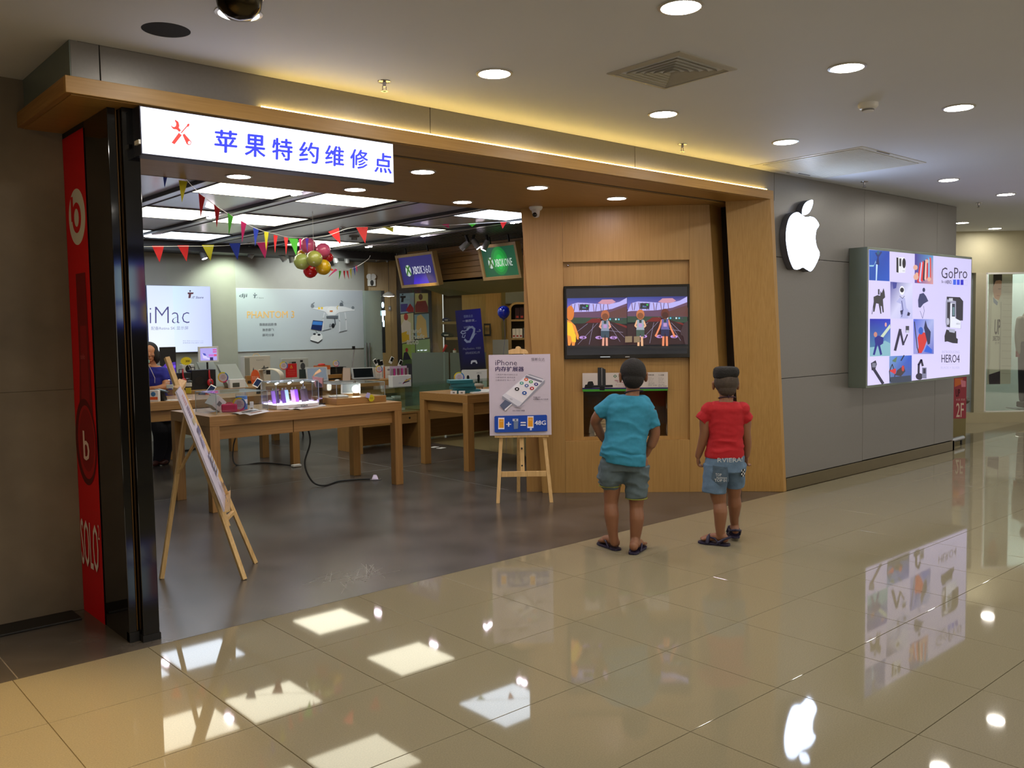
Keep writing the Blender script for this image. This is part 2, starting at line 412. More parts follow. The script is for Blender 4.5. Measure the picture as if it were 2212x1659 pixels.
bot = [(6.13, .27), (6.375, -.02), (6.42, -.02), (6.42, .27)]; top = [(5.865, .27), (6.075, -.055), (6.13, -.055), (6.13, .27)]
MB().hexa([(a, b, 0) for a, b in bot], [(a, b, 2.72) for a, b in top]).build('leaning_leg', M_wood, tr, bevel=.002)
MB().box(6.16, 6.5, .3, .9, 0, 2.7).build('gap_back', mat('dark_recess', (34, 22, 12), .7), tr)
cove = emit('cove_led', (255, 216, 116), 24)
lc = thing('cove_light', 'thin warm light strip lying on top of the wooden beam', 'light strip', (0, 0, 2.733))
MB().box(1.30, 6.08, -.022, -.015, .004, .0125).build('glowing_strip', cove, lc)
MB().box(.90, 6.10, -.024, -.014, 0, .001).build('channel', M_chrome, lc)

# --- black entrance pillars, red side panel
pl = struct('trim_2')
MB().box(.553, .592, .10, .478, 0, 2.652).build('black_pillar', M_black, pl, bevel=.003)
MB().box(.553, .592, .478, .86, 0, 2.652).build('core', M_blackm, pl)
MB().box(.594, .603, .12, .4, 0, 2.652).build('gold_strip', mat('gold_edge', (120, 84, 36), .4, metal=.3), pl)
MB().box(.607, .688, .055, .478, .0, 2.652).build('black_pillar', M_black, pl, bevel=.003)
MB().box(.553, .600, .095, .14, 0, .05).box(.603, .692, .05, .1, 0, .035).build('foot_plate', M_blackm, pl)
MB().cone((.775, .46, 0), (.775, .46, 2.652), .026, .026, 20).build('steel_jamb', M_chrome, pl, smooth=True)
MB().box(.69, .74, .478, .50, 0, 2.652).build('inner_trim', mat('satin_steel', (120, 116, 118), .35, metal=.8), pl)

# --- wall with the television niche (turned 44 degrees)
wr = struct('wall_right', (4.784, 1.551, 0), math.radians(-43.85))
MBp = lambda poly, d, off, name, m=M_wood: MB().prism(poly, d, 'y', off).build(name, m, wr, bevel=.0015)
ledge = lambda z: -.165*z/2.66
MBp([(0, 0), (.217, 0), (.217, 2.66), (ledge(2.66), 2.66)], .07, 0, 'face_board')
MBp([(1.378, 0), (1.712, 0), (1.560, 2.66), (1.378, 2.66)], .07, 0, 'face_board')
MBp([(.218, 2.155), (1.377, 2.155), (1.377, 2.66), (.218, 2.66)], .07, 0, 'face_board')
MBp([(.218, 0), (1.377, 0), (1.377, .49), (.218, .49)], .07, 0, 'face_board')
for q in ((.217, 1.378, .952, 2.156), (.217, .395, .49, .952), (1.178, 1.378, .49, .952), (.395, 1.178, .49, .522)):
    MBp([(q[0], q[2]), (q[1], q[2]), (q[1], q[3]), (q[0], q[3])], .02, .045, 'niche_board')
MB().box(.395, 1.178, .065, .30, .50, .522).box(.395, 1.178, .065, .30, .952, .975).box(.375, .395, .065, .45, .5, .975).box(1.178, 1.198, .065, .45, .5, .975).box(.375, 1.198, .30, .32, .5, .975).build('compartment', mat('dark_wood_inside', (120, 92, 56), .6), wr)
MB().box(.397, 1.176, .052, .056, .524, .95).build('glass_pane', glass('smoked_glass', (.85, .80, .70), 1.5), wr)
MB().hexa([(1.712, 0, 0), (1.93, .32, 0), (1.93, .6, 0), (1.70, .07, 0)], [(1.56, 0, 2.66), (1.78, .32, 2.66), (1.78, .6, 2.66), (1.55, .07, 2.66)]).build('return_board', M_wood, wr)
MB().box(-.15, 0, .07, .5, 0, 2.66).box(0, 1.7, .5, .55, 0, 2.66).build('side_board', M_wood, wr)
MB().ball((.265, .03, 2.125), .012, 10, 8).build('hook', M_chrome, wr)

# --- shop interior: ceiling, walls
ci = struct('ceiling')
M_mirr = mat('mirror_ceiling', (214, 218, 236), .2, metal=0, var=.03, vs=2)
M_tray = mat('tray_edge', (52, 52, 58), .5)
ZS = 2.85
MB().box(.75, 6.3, 1.89, 8.6, ZS, ZS+.05).build('reflective_sheet', M_mirr, ci)
for x in (2.24, 3.25, 4.31, 5.20, 6.26):
    MB().box(x-.055, x+.055, 1.9, 8.2, ZS-.028, ZS-.022).build('strip', M_mirr, ci)
    MB().box(x-.066, x-.055, 1.9, 8.2, ZS-.035, ZS).box(x+.055, x+.066, 1.9, 8.2, ZS-.035, ZS).build('strip_edge', M_tray, ci)
sl = MB()
for k in range(36): sl.box(6.36+k*.09, 6.36+k*.09+.05, .5, 8.9, ZS-.01, ZS+.03)
tag(sl.build('ceiling_slats', mat('slat_metal', (84, 84, 78), .35, metal=.5), ci), kind='stuff')
MB().box(6.33, 9.8, .4, 9, ZS+.05, ZS+.08).build('slat_back', M_tray, ci)
MB().box(.75, 7.6, 8.05, 8.6, 2.72, 2.84).build('track_bulkhead', mat('dark_bulkhead', (62, 62, 62), .5, metal=.3), ci)
wb = struct('wall_back')
MB().box(.7, 3.94, 8.56, 8.7, 0, 2.86).build('plaster', M_wallg, wb)
p1x = aty(456, 650, 8.56).x; p2x = aty(508, 650, 8.6).x; p3x = aty(788, 650, 8.6).x
MB().box(3.94, p2x, 8.565, 8.7, 0, 2.86).build('plaster', mat('grey_strip_paint', (150, 152, 140), .65), wb)
MB().box(p2x, p3x, 8.6, 8.7, 0, 2.86).build('plaster', mat('pale_wall_paint', (156, 158, 154), .6), wb)
w2 = struct('wall_left'); MB().box(.69, .74, .50, 8.6, 0, 2.86).build('plaster', M_wallg, w2)
# diagonal wall at the far right of the shop
a0 = at(783, 700, 15.5); wdg = struct('wall_diagonal', (a0.x, a0.y, 0), RA)
pxm = lambda px, d=15.5: (px-783)*d/FPX      # along the diagonal wall
M_cw = wood('pale_wood_wall', (150, 122, 72), (172, 144, 92), 2)
MB().box(-.05, pxm(858), 0, .1, 0, 2.8).box(pxm(932), pxm(955), 0, .1, 0, 2.8).box(pxm(998), pxm(1175), 0, .1, 0, 2.8).build('wall_board', M_cw, wdg)
MB().box(pxm(858), pxm(932), .05, .1, 0, 2.8).box(pxm(955), pxm(998), .35, .4, 0, 2.3).box(pxm(955), pxm(998), 0, .1, 2.25, 2.8).build('wall_board', mat('alcove_grey', (92, 84, 76), .6), wdg)
MB().box(pxm(1092), pxm(1175), -.06, 0, 1.98, 2.5).build('wall_board', mat('blue_grey_board', (122, 132, 134), .6), wdg)
MB().box(pxm(1083), pxm(1092), -.05, 0, 0, 2.5).build('wall_board', mat('olive_post', (104, 96, 54), .6), wdg)
for px in (783, 801, 843):
    MB().box(pxm(px), pxm(px)+.012, -.012, 0, 0, 2.5).build('batten', M_cw, wdg)
we = struct('wall_east'); MB().box(9.75, 9.85, .3, 9.2, 0, 2.9).box(6.5, 9.8, .30, .4, 0, 2.9).build('plaster', M_cream, we)
# board-clad bulkhead behind the hanging signs
tb2 = struct('trim_3')
for k in range(6):
    MB().box(7.62, 7.66, 4.0, 7.75, 2.33+k*.085, 2.33+k*.085+.079).build('board', M_taby, tb2, bevel=.003)
MB().box(7.66, 7.9, 4.0, 7.75, 2.30, 2.84).build('bulkhead', M_cw, tb2)
MB().prism([(7.66, 2.30), (8.4, 2.12), (8.4, 2.16), (7.66, 2.34)], 3.7, 'y', 4.0).build('sloping_panel', mat('pale_soffit', (160, 154, 112), .6), tb2)

# --- far shop beyond the passage, 45 degrees to the mall
b0 = at(2040, 700, 13.55); wfar = struct('wall_far', (b0.x, b0.y, 0), RA)
fx = lambda px: (px-2040)*13.55/FPX
MB().box(-.8, 3.4, 0, .15, 2.285, Zc).build('fascia', mat('far_fascia', (176, 170, 142), .6), wfar)
MB().box(-.8, fx(2082), 0, .15, .12, 2.285).box(fx(2105), fx(2127), -.02, .15, .12, 2.285).build('pier', mat('far_pier', (182, 176, 150), .6), wfar)
MB().box(-.8, 3.4, -.10, .15, 0, .155).build('ledge', mat('far_ledge', (176, 168, 138), .4), wfar)
MB().box(fx(2082), fx(2105), .06, .1, .12, 2.285).build('back_panel', mat('blue_grey_panel', (150, 160, 164), .5), wfar)
MB().box(-.8, 3.4, 1.3, 1.4, 0, Zc).build('window_backdrop', mat('window_backdrop', (168, 184, 184), .6), wfar)
wn = struct('window_1', (b0.x, b0.y, 0), RA)
MB().box(fx(2127)+.03, 3.3, .03, .04, .155, 2.285).build('glass_pane', M_glass, wn)
MB().box(fx(2127), fx(2127)+.035, .0, .07, .155, 2.285).box(fx(2127), 3.3, 0, .07, .14, .17).box(fx(2127), 3.3, 0, .07, 2.26, 2.285).build('frame', M_white, wn)
for k in range(3):
    MB().lathe([(0, 0), (.09, 0), (.09, .004), (0, .004)], 24, (fx(2110)+.5+k*.9, .75, Zc-.006)).build('window_fill_lamp', emit('window_fill_lamp', (255, 250, 236), 130), wfar)  # lamps added behind the window to brighten poster and display
wo = struct('wall_opposite')
MB().box(-7, 16, -9.7, -9.6, 0, Zc).build('shopfront', mat('opposite_front', (110, 100, 84), .5), wo)
MB().box(-7.1, -7, -9.6, 1, 0, Zc).build('end_wall', M_cream, wo)
lw = emit('opposite_fill_glow', (255, 238, 214), 1.3)  # unseen glowing panels, added across the mall to brighten it
for k, (a, b) in enumerate(((-6.5, -3.4), (-3.1, 1.2), (5.2, 8.4), (8.7, 12.0), (12.3, 15.6))):
    MB().box(a, b, -9.59, -9.56, .3, 2.5).build('opposite_fill_panel', lw, wo)
osn = thing('opposite_sign', 'blue lit shop sign seen mirrored in the black pillars', 'sign', (3.95, -9.59, 1.65))
MB().box(-.5, .5, 0, .06, 0, 1.05).build('housing', M_blackm, osn)
A = Art([(0, 0), (10, 0), (10, 10), (0, 10)], .96, 1.0, front=0); A.st = -.001
A.rect(0, 0, 10, 10, (40, 60, 170)).rect(1, .8, 4.2, 6, (190, 220, 235)).rect(4.4, .8, 5.8, 6, (170, 40, 50)).rect(6, 1, 9, 3, (200, 225, 240)).rect(5, 6.5, 7, 9.4, (210, 170, 40)).rect(1.2, 6.8, 3.8, 9, (210, 225, 240))
A.done('lit_face', printed('opp_print', glow=3), osn, loc=(-.48, .062, .02))
# ================================================================== LIGHTS AND CEILING FITTINGS
E_down = emit('downlight_lens', (255, 248, 236), DOWN)
E_soff = emit('soffit_lens', (255, 236, 250), SPOTS)
E_warm = emit('warm_lens', (255, 205, 110), WARM)
trim = mat('lamp_trim', (190, 188, 180), .35, metal=.3)
def downlight(x, y, z, label, group, lens, r=.083):
    t = thing('downlight', label, 'ceiling light', (x, y, z), 0, group)
    MB().lathe([(r+.016, 0), (r+.016, -.004), (r+.002, -.007), (r, -.002), (r, .0)], 32).build('trim_ring', trim, t, smooth=True)
    MB().lathe([(0, -.0035), (r, -.0035), (r, -.0025), (0, -.0025)], 32).build('lens', lens, t)
    return t
G1 = 'recessed downlights in the mall ceiling'
D1 = [(.824, -.808, 'downlight beside the dark dome at the top left of the ceiling'),
 (2.257, -.803, 'downlight above the middle of the gold-lit beam, left of the square air vent'),
 (3.694, -.785, 'downlight just below the square air vent, over the wooden portal'),
 (5.115, -.792, 'downlight beside the flat air grille, nearest to it'),
 (7.982, -.796, 'downlight over the far end of the grey wall'),
 (9.514, -.765, 'downlight farthest right in the row before the wall corner'),
 (2.241, -2.051, 'large downlight at the top edge of the picture, above the square vent'),
 (3.659, -2.052, 'downlight right of the square air vent'),
 (5.066, -2.059, 'downlight at the right, beyond the smoke detector'),
 (11.965, .664, 'left one of the two small downlights past the grey wall corner'),
 (13.172, .68, 'right one of the two small downlights past the grey wall corner')]
for x, y, l in D1: downlight(x, y, Zc, 'round '+l, G1, E_down)
for x, y in ((6.5, -2.06), (7.95, -2.06), (9.4, -2.06), (.82, -2.05), (-.6, -2.05), (2.24, -3.3), (5.07, -3.3), (8, -3.3), (-.6, -3.3), (2.24, -5.6), (5.07, -5.6), (8, -5.6), (-.6, -5.6), (-3, -3), (11, -2)):
    downlight(x, y, Zc, 'round downlight of the mall ceiling outside the picture', G1, E_down)
wl_ = downlight(-.80, -.85, Zc, 'warm yellow downlight over the bottom left corner of the tiles', 'warm ceiling lights', E_warm)
light('warm_spot', 'SPOT', wl_, (0, 0, -.02), 210, (255, 206, 128), .05, 60)
for (x, y, l) in ((1.88, 1.547, 'soffit downlight nearest the bright shop sign, left one below it'), (2.844, 1.575, 'soffit downlight below the right end of the bright shop sign'),
    (2.812, .631, 'soffit downlight just right of the bright shop sign'), (3.953, 1.631, 'soffit downlight at the inner edge, above the striped strings of flags'),
    (3.944, .67, 'soffit downlight straight above the white camera dome'), (4.897, .694, 'soffit downlight over the television wall')):
    downlight(x, y, 2.652, l, 'downlights in the wooden soffit', E_soff, .078)

for x, y, l in ((8.1, 6.6, 'left'), (8.6, 5.6, 'middle'), (9.1, 4.8, 'right')):  # fill lamps added out of sight behind the bulkhead, brighten the room
    downlight(x, y, 2.838, 'added unseen lamp brightening the inner game room, '+l, 'added fill lamps of the inner room', emit('room_fill_lens', (255, 226, 170), 70), .08)
# dark dome spotlight at the top edge
t = thing('dome_spotlight', 'dark chrome dome hanging at the top edge beside a downlight', 'spotlight', (.745, -.985, Zc-.02))
MB().lathe([(0, -.075), (.05, -.065), (.085, -.03), (.095, .02)], 28).build('dome', mat('dark_chrome', (70, 62, 46), .15, metal=1), t, smooth=True)
MB().lathe([(.096, .016), (.10, .02), (.096, .024)], 28).build('rim', M_chrome, t, smooth=True)

# air diffuser
v = thing('air_vent', 'square ceiling air vent with nested slats', 'vent', (2.974, -1.422, Zc))
def sqring(h0, z0, h1, z1, m=None):
    m = m or MB(); p = lambda h, z: [(-h, -h, z), (h, -h, z), (h, h, z), (-h, h, z)]
    return m.add(p(h0, z0)+p(h1, z1), [[i, (i+1) % 4, 4+(i+1) % 4, 4+i] for i in range(4)])
m = sqring(.245, 0, .245, -.006); sqring(.245, -.006, .215, -.012, m); sqring(.215, -.012, .212, .03, m); m.build('frame', mat('vent_paint', (176, 172, 160), .5), v)
MB().box(-.21, .21, -.21, .21, .06, .07).build('duct', mat('duct_dark', (40, 42, 30), .8), v)
for k in range(6):
    h = .205-.034*k; m = sqring(h, -.006-.001*k, h-.033, .032); sqring(h, -.008-.001*k, h-.033, .030, m)
    m.build('slat', MC['vent_paint'], v)
# flat air-conditioning grille
v = thing('ceiling_grille', 'large flat white air grille with fine slats above the glowing fruit sign', 'vent', (6.31, -.565, Zc))
MB().box(-.56, .56, -.505, .505, -.004, 0).build('frame', mat('grille_paint', (206, 206, 200), .45), v, bevel=.001)
for k in range(34): MB().box(-.52+k*.0306, -.52+k*.0306+.02, -.46, .40, -.009, -.004).build('slat', MC['grille_paint'], v)
for q in ((.12, .30, .43, .445), (-.02, .02, .47, .48), (-.3, -.1, -.5, -.49)): MB().box(*q, -.008, -.004).build('latch', M_grey, v)
# smoke detector
v = thing('smoke_detector', 'round white smoke detector on the mall ceiling', 'smoke detector', (4.50, -1.745, Zc))
MB().lathe([(.06, 0), (.06, -.018), (.048, -.032), (.036, -.034), (.034, -.05), (0, -.052)], 28).build('body', M_white, v, smooth=True)
MB().lathe([(.0365, -.036), (.0365, -.046)], 28).build('mesh_band', M_grey, v)
def sprinkler(p, label):
    v = thing('sprinkler', label, 'sprinkler', p, 0, 'fire sprinklers')
    MB().lathe([(.036, 0), (.034, -.005), (.012, -.007)], 20).build('rose', M_chrome, v, smooth=True)
    MB().cone((0, 0, -.006), (0, 0, -.03), .011, .009, 12).box(-.013, -.010, -.003, .003, -.052, -.028).box(.010, .013, -.003, .003, -.052, -.028).build('frame', M_chrome, v)
    m = MB()
    for k in range(8):
        a = k*math.pi/4; M = Matrix.Rotation(a, 4, 'Z'); m.box(0, .021, -.005, .005, -.055, -.053, M)
    m.build('deflector', M_chrome, v)
sprinkler((1.882, -.314, Zc), 'small fire sprinkler above the beam near the shop sign')
sprinkler((4.563, -.265, Zc), 'small fire sprinkler at the right end of the glowing cove')
sprinkler((7.407, -.245, Zc), 'small fire sprinkler over the grey wall past the flat grille')
sprinkler((9.973, -.312, Zc), 'small fire sprinkler hanging at the grey wall corner')

# shop ceiling light panels
E_pan = emit('panel_diffuser', (255, 250, 224), PANEL); E_panc = emit('panel_diffuser_cool', (226, 240, 255), PANEL)
n = 0
NM = {(0, 0): 'at the front left, cut by the soffit', (1, 0): 'at the front, below the end of the shop sign', (0, 1): 'in the second row at the left edge', (1, 1): 'in the second row, behind the sloping flags', (0, 2): 'in the back row at the left edge', (1, 2): 'in the back row above the second flag string', (3, 1): 'behind the big red flags', (3, 0): 'at the right, next to the wooden television wall', (3, 2): 'in the back row, behind the balloons'}
for (c, r), l in NM.items():
    x = (2.30, 3.33, 4.36, 5.32)[c]; y = (2.76, 4.77, 6.87)[r]
    v = thing('light_panel', 'square glowing ceiling panel '+l, 'ceiling light', (x, y, ZS), 0, 'square light panels in the shop ceiling')
    MB().box(0, .86, 0, .85, -.008, -.004).build('diffuser', E_panc if (c, r) in ((0, 2), (1, 2), (3, 0)) else E_pan, v)
    MB().box(-.012, 0, -.012, .862, -.012, 0).box(.86, .872, -.012, .862, -.012, 0).box(0, .86, -.012, 0, -.012, 0).box(0, .86, .85, .862, -.012, 0).build('frame', M_tray, v)
# spot pairs in the strips
for px, py, ll in ((459, 468, 'behind the narrow red flag'), (645, 417, 'at the soffit edge between two front panels'), (922, 508, 'beside the panel behind the red flags'), (322, 508, 'at the far left of the strips'), (800, 532, 'right of the balloon cluster'), (1118, 479, 'next to the wooden television wall')):
    p = atz(px, py, ZS-.03); v = thing('strip_spotlight', 'small glowing spotlight pair in a ceiling strip '+ll, 'spotlight', p, 0, 'spotlights in the ceiling strips')
    for k in (0, 1):
        b = MB().lathe([(.03, 0), (.03, -.008), (.024, -.012), (0, -.012)], 16, (0, k*.09, 0)).build('lens', E_soff, v)
# track spotlights at the back
Tg = 'cylinder track spotlights'
TS = [(437, 546, 'left, shining beside the yellow flag', -20, 1), (546, 545, 'dark, between blue and pink flags', 35, 0), (608, 553, 'silver, right of the narrow red flag', -35, 0), (629, 555, 'dark, behind the green flag', -10, 0), (723, 556, 'right of the pink balloons', -15, 0), (749, 556, 'second right of the pink balloons', 0, 0), (813, 552, 'above the emergency lamp, left', -20, 0), (834, 554, 'above the emergency lamp, right', -30, 0), (864, 549, 'at the corner of the purple sign', 30, 0),
      (1006, 529, 'grey, between purple and green signs', 50, 0), (1026, 524, 'lit, between purple and green signs', -35, 1), (1050, 527, 'lit, at the corner of the green sign', 25, 1)]
for px, py, l, a, lit in TS:
    d = 13.6 if px < 900 else 12.3
    p = aty(px, py, 8.15) if px < 900 else at(px, py, d); v = thing('track_spotlight', 'small cylinder spotlight on the track, '+l, 'spotlight', p, RA, Tg)
    M = T(0, 0, 0) @ R('Y', a)
    b = MB(); 
    for q0, q1, r0 in (((0, 0, .05), (0, 0, -.09), .042),):
        b.cone(M @ Vector(q0), M @ Vector(q1), r0, r0, 20)
    b.build('cylinder', M_grey, v, smooth=True)
    MB().cone(M @ Vector((0, 0, .05)), (0, 0, .14), .02, .02, 10).cone((0, 0, .13), (0, 0, max(.16, ZS-p.z-.001)), .012, .012, 8).box(-.05, .05, -.03, .03, .13, .16).build('mount', M_blackm, v)
    MB().cone(M @ Vector((0, 0, -.0901)), M @ Vector((0, 0, -.093)), .037, .037, 20).build('lens', E_soff if lit else M_chrome, v)
light('wall_wash', 'SPOT', None, (4.85, 8.0, 2.68), 30, (240, 255, 232), .04, 110, Vector((0.0, .62, -.8)).to_track_quat('-Z', 'Y').to_euler())
light('wall_wash', 'SPOT', None, (6.3, 7.6, 2.68), 34, (248, 252, 244), .04, 120, Vector((0.0, .75, -.6)).to_track_quat('-Z', 'Y').to_euler())  # added fill spot without a fixture, brightens the poster wall
light('sign_wash', 'SPOT', None, (6.9, 6.6, 2.5), 10, (255, 220, 150), .04, 70, Vector((.5, .2, -.5)).to_track_quat('-Z', 'Y').to_euler())
p = atz(740, 491, ZS); sprinkler(p, 'dark little sprinkler under the shop ceiling left of the red flags')
p = atz(539, 524, ZS); sprinkler(p, 'dark little sprinkler under the shop ceiling above the pink flag')
v = thing('smoke_detector', 'small grey detector on the shop ceiling between the red flags', 'smoke detector', atz(765, 509, ZS))
MB().lathe([(.07, 0), (.07, -.02), (.04, -.03), (.04, -.06), (0, -.06)], 24).build('body', M_grey, v, smooth=True)
# camera dome on the soffit
v = thing('security_camera', 'small white security camera under the wooden soffit', 'camera', (4.70, 1.50, 2.652), RA)
MB().lathe([(.062, 0), (.062, -.012), (.05, -.03), (0, -.036)], 28).build('base', M_white, v, smooth=True)
MB().cone((.0, -.01, -.02), (-.0, -.05, -.085), .042, .030, 20).build('housing', M_white, v, smooth=True)
MB().ball((-.012, -.062, -.078), .022, 14, 10).build('lens', M_black, v, smooth=True)

# ================================================================== LIGHTED SIGNS ON THE FRONT
# long shop sign
sx0, sx1, sz0, sz1 = aty(301, 227, -.045).x, aty(850, 313, -.045).x, 2.415, 2.648
v = thing('shop_sign', 'long white lightbox sign with tools symbol and blue characters', 'sign', (sx0, -.045, sz0))
W_, H_ = sx1-sx0, sz1-sz0
MB().box(0, W_, .004, .11, 0, H_).build('box', mat('sign_housing', (40, 40, 52), .35, metal=.4), v, bevel=.002)
A = Art([(70, 97), (2097, 415), (2108, 740), (92, 497)], W_-.01, H_-.012, front=0)
A.poly([(70, 97), (2097, 415), (2108, 740), (92, 497)][::-1], (236, 240, 255))
blue = (34, 44, 214); red = (246, 50, 44)
for ch, q in zip('苹果特约维修点', ((672, 848, 292, 500), (915, 1075, 330, 535), (1133, 1290, 362, 562), (1348, 1500, 393, 587), (1555, 1702, 424, 612), (1755, 1893, 455, 636), (1948, 2082, 485, 670))):
    x0, x1, y0, y1 = q; vs, fs_ = text_mesh(ch)
    a0_ = min(p[0] for p in vs); a1_ = max(p[0] for p in vs); b0_ = min(p[1] for p in vs); b1_ = max(p[1] for p in vs)
    for dx, dy in ((-.024, 0), (0, -.016), (.024, 0), (0, .016)): A.put([(x0+(p[0]+dx-a0_)/(a1_-a0_)*(x1-x0), y1-18*(1-(p[0]-a0_)/(a1_-a0_))-(p[1]+dy-b0_)/(b1_-b0_)*(y1-y0-18)) for p in vs], fs_, lin(blue))
A.poly([(318, 410), (375, 325), (400, 345), (343, 424)], red).line([(395, 325), (445, 262)], 9, red).poly([(436, 268), (444, 248), (458, 246), (459, 262), (448, 276)], red)
A.poly([(404, 342), (420, 332), (476, 400), (474, 425), (455, 432), (438, 420)], red).ell(460, 410, 11, 14, (240, 244, 255))
A.poly([(311, 250), (318, 270), (335, 277), (350, 268), (352, 245), (340, 222), (345, 213), (370, 232), (378, 262), (374, 282), (392, 306), (378, 318), (357, 298), (330, 294), (313, 275)], red)
A.done('lit_face', printed('sign_face_glow', glow=1.5), v, loc=(.005, 0, .006))
MB().box(-.01, 0, .0, .06, .05, .07).build('clip', M_white, v)

# glowing fruit emblem
body = [(330, 553), (370, 545), (403, 556), (430, 598), (410, 640), (404, 700), (414, 760), (436, 812), (412, 885), (375, 943), (345, 936), (315, 921), (285, 935), (262, 938), (243, 925), (214, 850), (195, 740), (199, 640), (224, 562), (268, 527), (300, 538)]
leaf = [(380, 425), (379, 468), (352, 524), (312, 543), (308, 505), (332, 452)]
q0 = aty(1698, 585, -.07); q1 = aty(1771, 585, -.07); ax0 = q0.x; aw = q1.x-q0.x
za = aty(1735, 585, -.07).z; zb = aty(1744, 430, -.07).z
fxm = lambda p: ((p[0]-195)/242*aw, (943-p[1])/518*(zb-za))
v = thing('emblem_sign', 'big glowing white fruit emblem with a bite on the grey wall', 'sign', (ax0, -.07, za))
for nm, pts in (('fruit_body', body), ('leaf', leaf)):
    P = [fxm(p) for p in spline([Vector(p) for p in pts], 5)]
    MB().prism(P, .062, 'y', .003).build(nm, mat('emblem_side', (96, 96, 104), .35, metal=.5), v)
    cx_ = sum(p[0] for p in P)/len(P); cz_ = sum(p[1] for p in P)/len(P)
    MB().prism([(cx_+(a-cx_)*.985, cz_+(b-cz_)*.985) for a, b in P], .004, 'y', 0).build(nm+'_face', emit('emblem_glow', (206, 224, 255), 9), v)

# camera advert lightbox
v = thing('advert_lightbox', 'large glowing camera advert lightbox on the grey wall', 'lightbox', (7.59, -.19, .90))
BW, BH = 2.54, 1.40
MB().box(0, .03, .0, .19, 0, BH).box(BW-.03, BW, 0, .19, 0, BH).box(.03, BW-.03, 0, .19, 0, .03).box(.03, BW-.03, 0, .19, BH-.03, BH).build('frame', M_green, v, bevel=.003)
MB().box(.03, BW-.03, .02, .18, .03, BH-.03).build('back', M_grey, v)
A = Art([(248, 172), (1305, 268), (1288, 1425), (235, 1548)], BW-.05, BH-.05, front=0)
A.grad([(235, 1548), (1288, 1425), (1305, 268), (248, 172)], [(218, 208, 250), (214, 206, 252), (202, 196, 240), (215, 205, 250)])
c1 = (20, 70, 170)
def pic(x0, x1, yt0, yt1, yb1, yb0, cols): A.grad([(x0, yb0), (x1, yb1), (x1, yt1), (x0, yt0)], cols)
pic(250, 461, 175, 190, 492, 482, [(16, 76, 170), (20, 80, 190), (10, 60, 170), (30, 90, 180)])
A.poly([(318, 485), (330, 485), (340, 300), (322, 300)], (190, 220, 245)).poly([(320, 320), (355, 330), (350, 250), (385, 200), (372, 190), (345, 215), (318, 200), (312, 212), (335, 250)], (24, 40, 110)).poly([(252, 330), (300, 330), (320, 280), (318, 300), (295, 345), (255, 345)], (150, 200, 225)).ell(342, 205, 14, 20, (30, 90, 120))
A.poly([(530, 252), (612, 250), (626, 300), (622, 405), (545, 408), (530, 400)], (232, 232, 240)).poly([(530, 252), (550, 254), (552, 406), (530, 400)], (24, 22, 34)).rect(560, 262, 580, 340, (50, 50, 60)).ell(608, 310, 18, 50, (20, 18, 30)).text('HERO', 592, 382, 618, 392, (90, 90, 110))
pic(718, 908, 212, 232, 520, 508, [(90, 60, 150), (214, 150, 150), (90, 150, 200), (60, 40, 140)])
for k, c in enumerate(((208, 40, 50), (190, 190, 230), (225, 50, 50), (40, 30, 60), (235, 190, 180), (200, 40, 60), (120, 180, 220), (220, 70, 60))):
    A.poly([(740+k*19, 500-k*8), (765+k*17, 508-k*6), (800+k*12, 330-k*10), (770+k*14, 300-k*8)], c)
for q in ((722, 352, 26), (728, 448, 30), (840, 290, 18), (735, 420, 18), (860, 470, 22)): A.ell(q[0], q[1], q[2]*.9, q[2], (222, 170, 150))
A.poly([(268, 825), (290, 700), (288, 650), (330, 632), (356, 640), (360, 590), (372, 612), (392, 562), (402, 600), (408, 655), (385, 675), (388, 720), (395, 805), (382, 808), (372, 745), (362, 740), (370, 820), (358, 820), (340, 720), (315, 715), (298, 800), (284, 802), (284, 750), (275, 825)], (52, 50, 56)).rect(333, 572, 350, 628, (70, 68, 80))
pic(461, 690, 497, 510, 870, 868, [(206, 204, 240), (190, 190, 235), (214, 214, 244), (60, 60, 150)])
A.poly([(480, 500), (530, 505), (520, 560), (490, 570)], (60, 64, 150)).ell(580, 585, 26, 46, (236, 236, 248)).ell(580, 580, 20, 24, (34, 34, 48)).poly([(520, 700), (560, 655), (610, 660), (625, 760), (660, 800), (640, 866), (560, 866), (570, 720)], (176, 178, 226)).line([(556, 640), (585, 665), (606, 640)], 5, (70, 70, 110)).poly([(560, 790), (585, 780), (590, 820), (570, 830)], (44, 46, 80)).poly([(640, 800), (665, 812), (655, 840), (630, 838)], (30, 30, 70)).line([(575, 690), (590, 780), (575, 850)], 7, (70, 72, 130))
A.poly([(748, 752), (744, 680), (760, 620), (800, 608), (826, 640), (850, 690), (800, 718), (768, 758)], (48, 54, 100)).ell(803, 578, 14, 22, (44, 50, 90)).line([(765, 790), (790, 865), (808, 790), (800, 740)], 4, (90, 94, 140))
pic(245, 458, 872, 872, 1245, 1250, [(70, 130, 150), (120, 170, 190), (20, 40, 190), (16, 20, 160)])
A.poly([(245, 1252), (458, 1243), (458, 1120), (400, 1090), (330, 1150), (245, 1160)], (130, 180, 195)).poly([(345, 1060), (452, 925), (458, 960), (370, 1075)], (200, 215, 190)).poly([(275, 1235), (300, 1130), (292, 1070), (330, 1040), (385, 1060), (382, 1120), (350, 1140), (372, 1230), (352, 1240), (325, 1130), (295, 1238)], (22, 28, 130)).ell(302, 1030, 18, 26, (196, 130, 120)).ell(408, 930, 10, 22, (220, 160, 160))
A.line([(505, 1185), (556, 980)], 26, (36, 30, 60)).line([(556, 980), (588, 1130)], 22, (40, 36, 66)).line([(588, 1130), (630, 1030)], 14, (40, 36, 66)).rect(612, 942, 648, 1010, (60, 60, 74)).rect(616, 985, 646, 1010, (190, 192, 210))
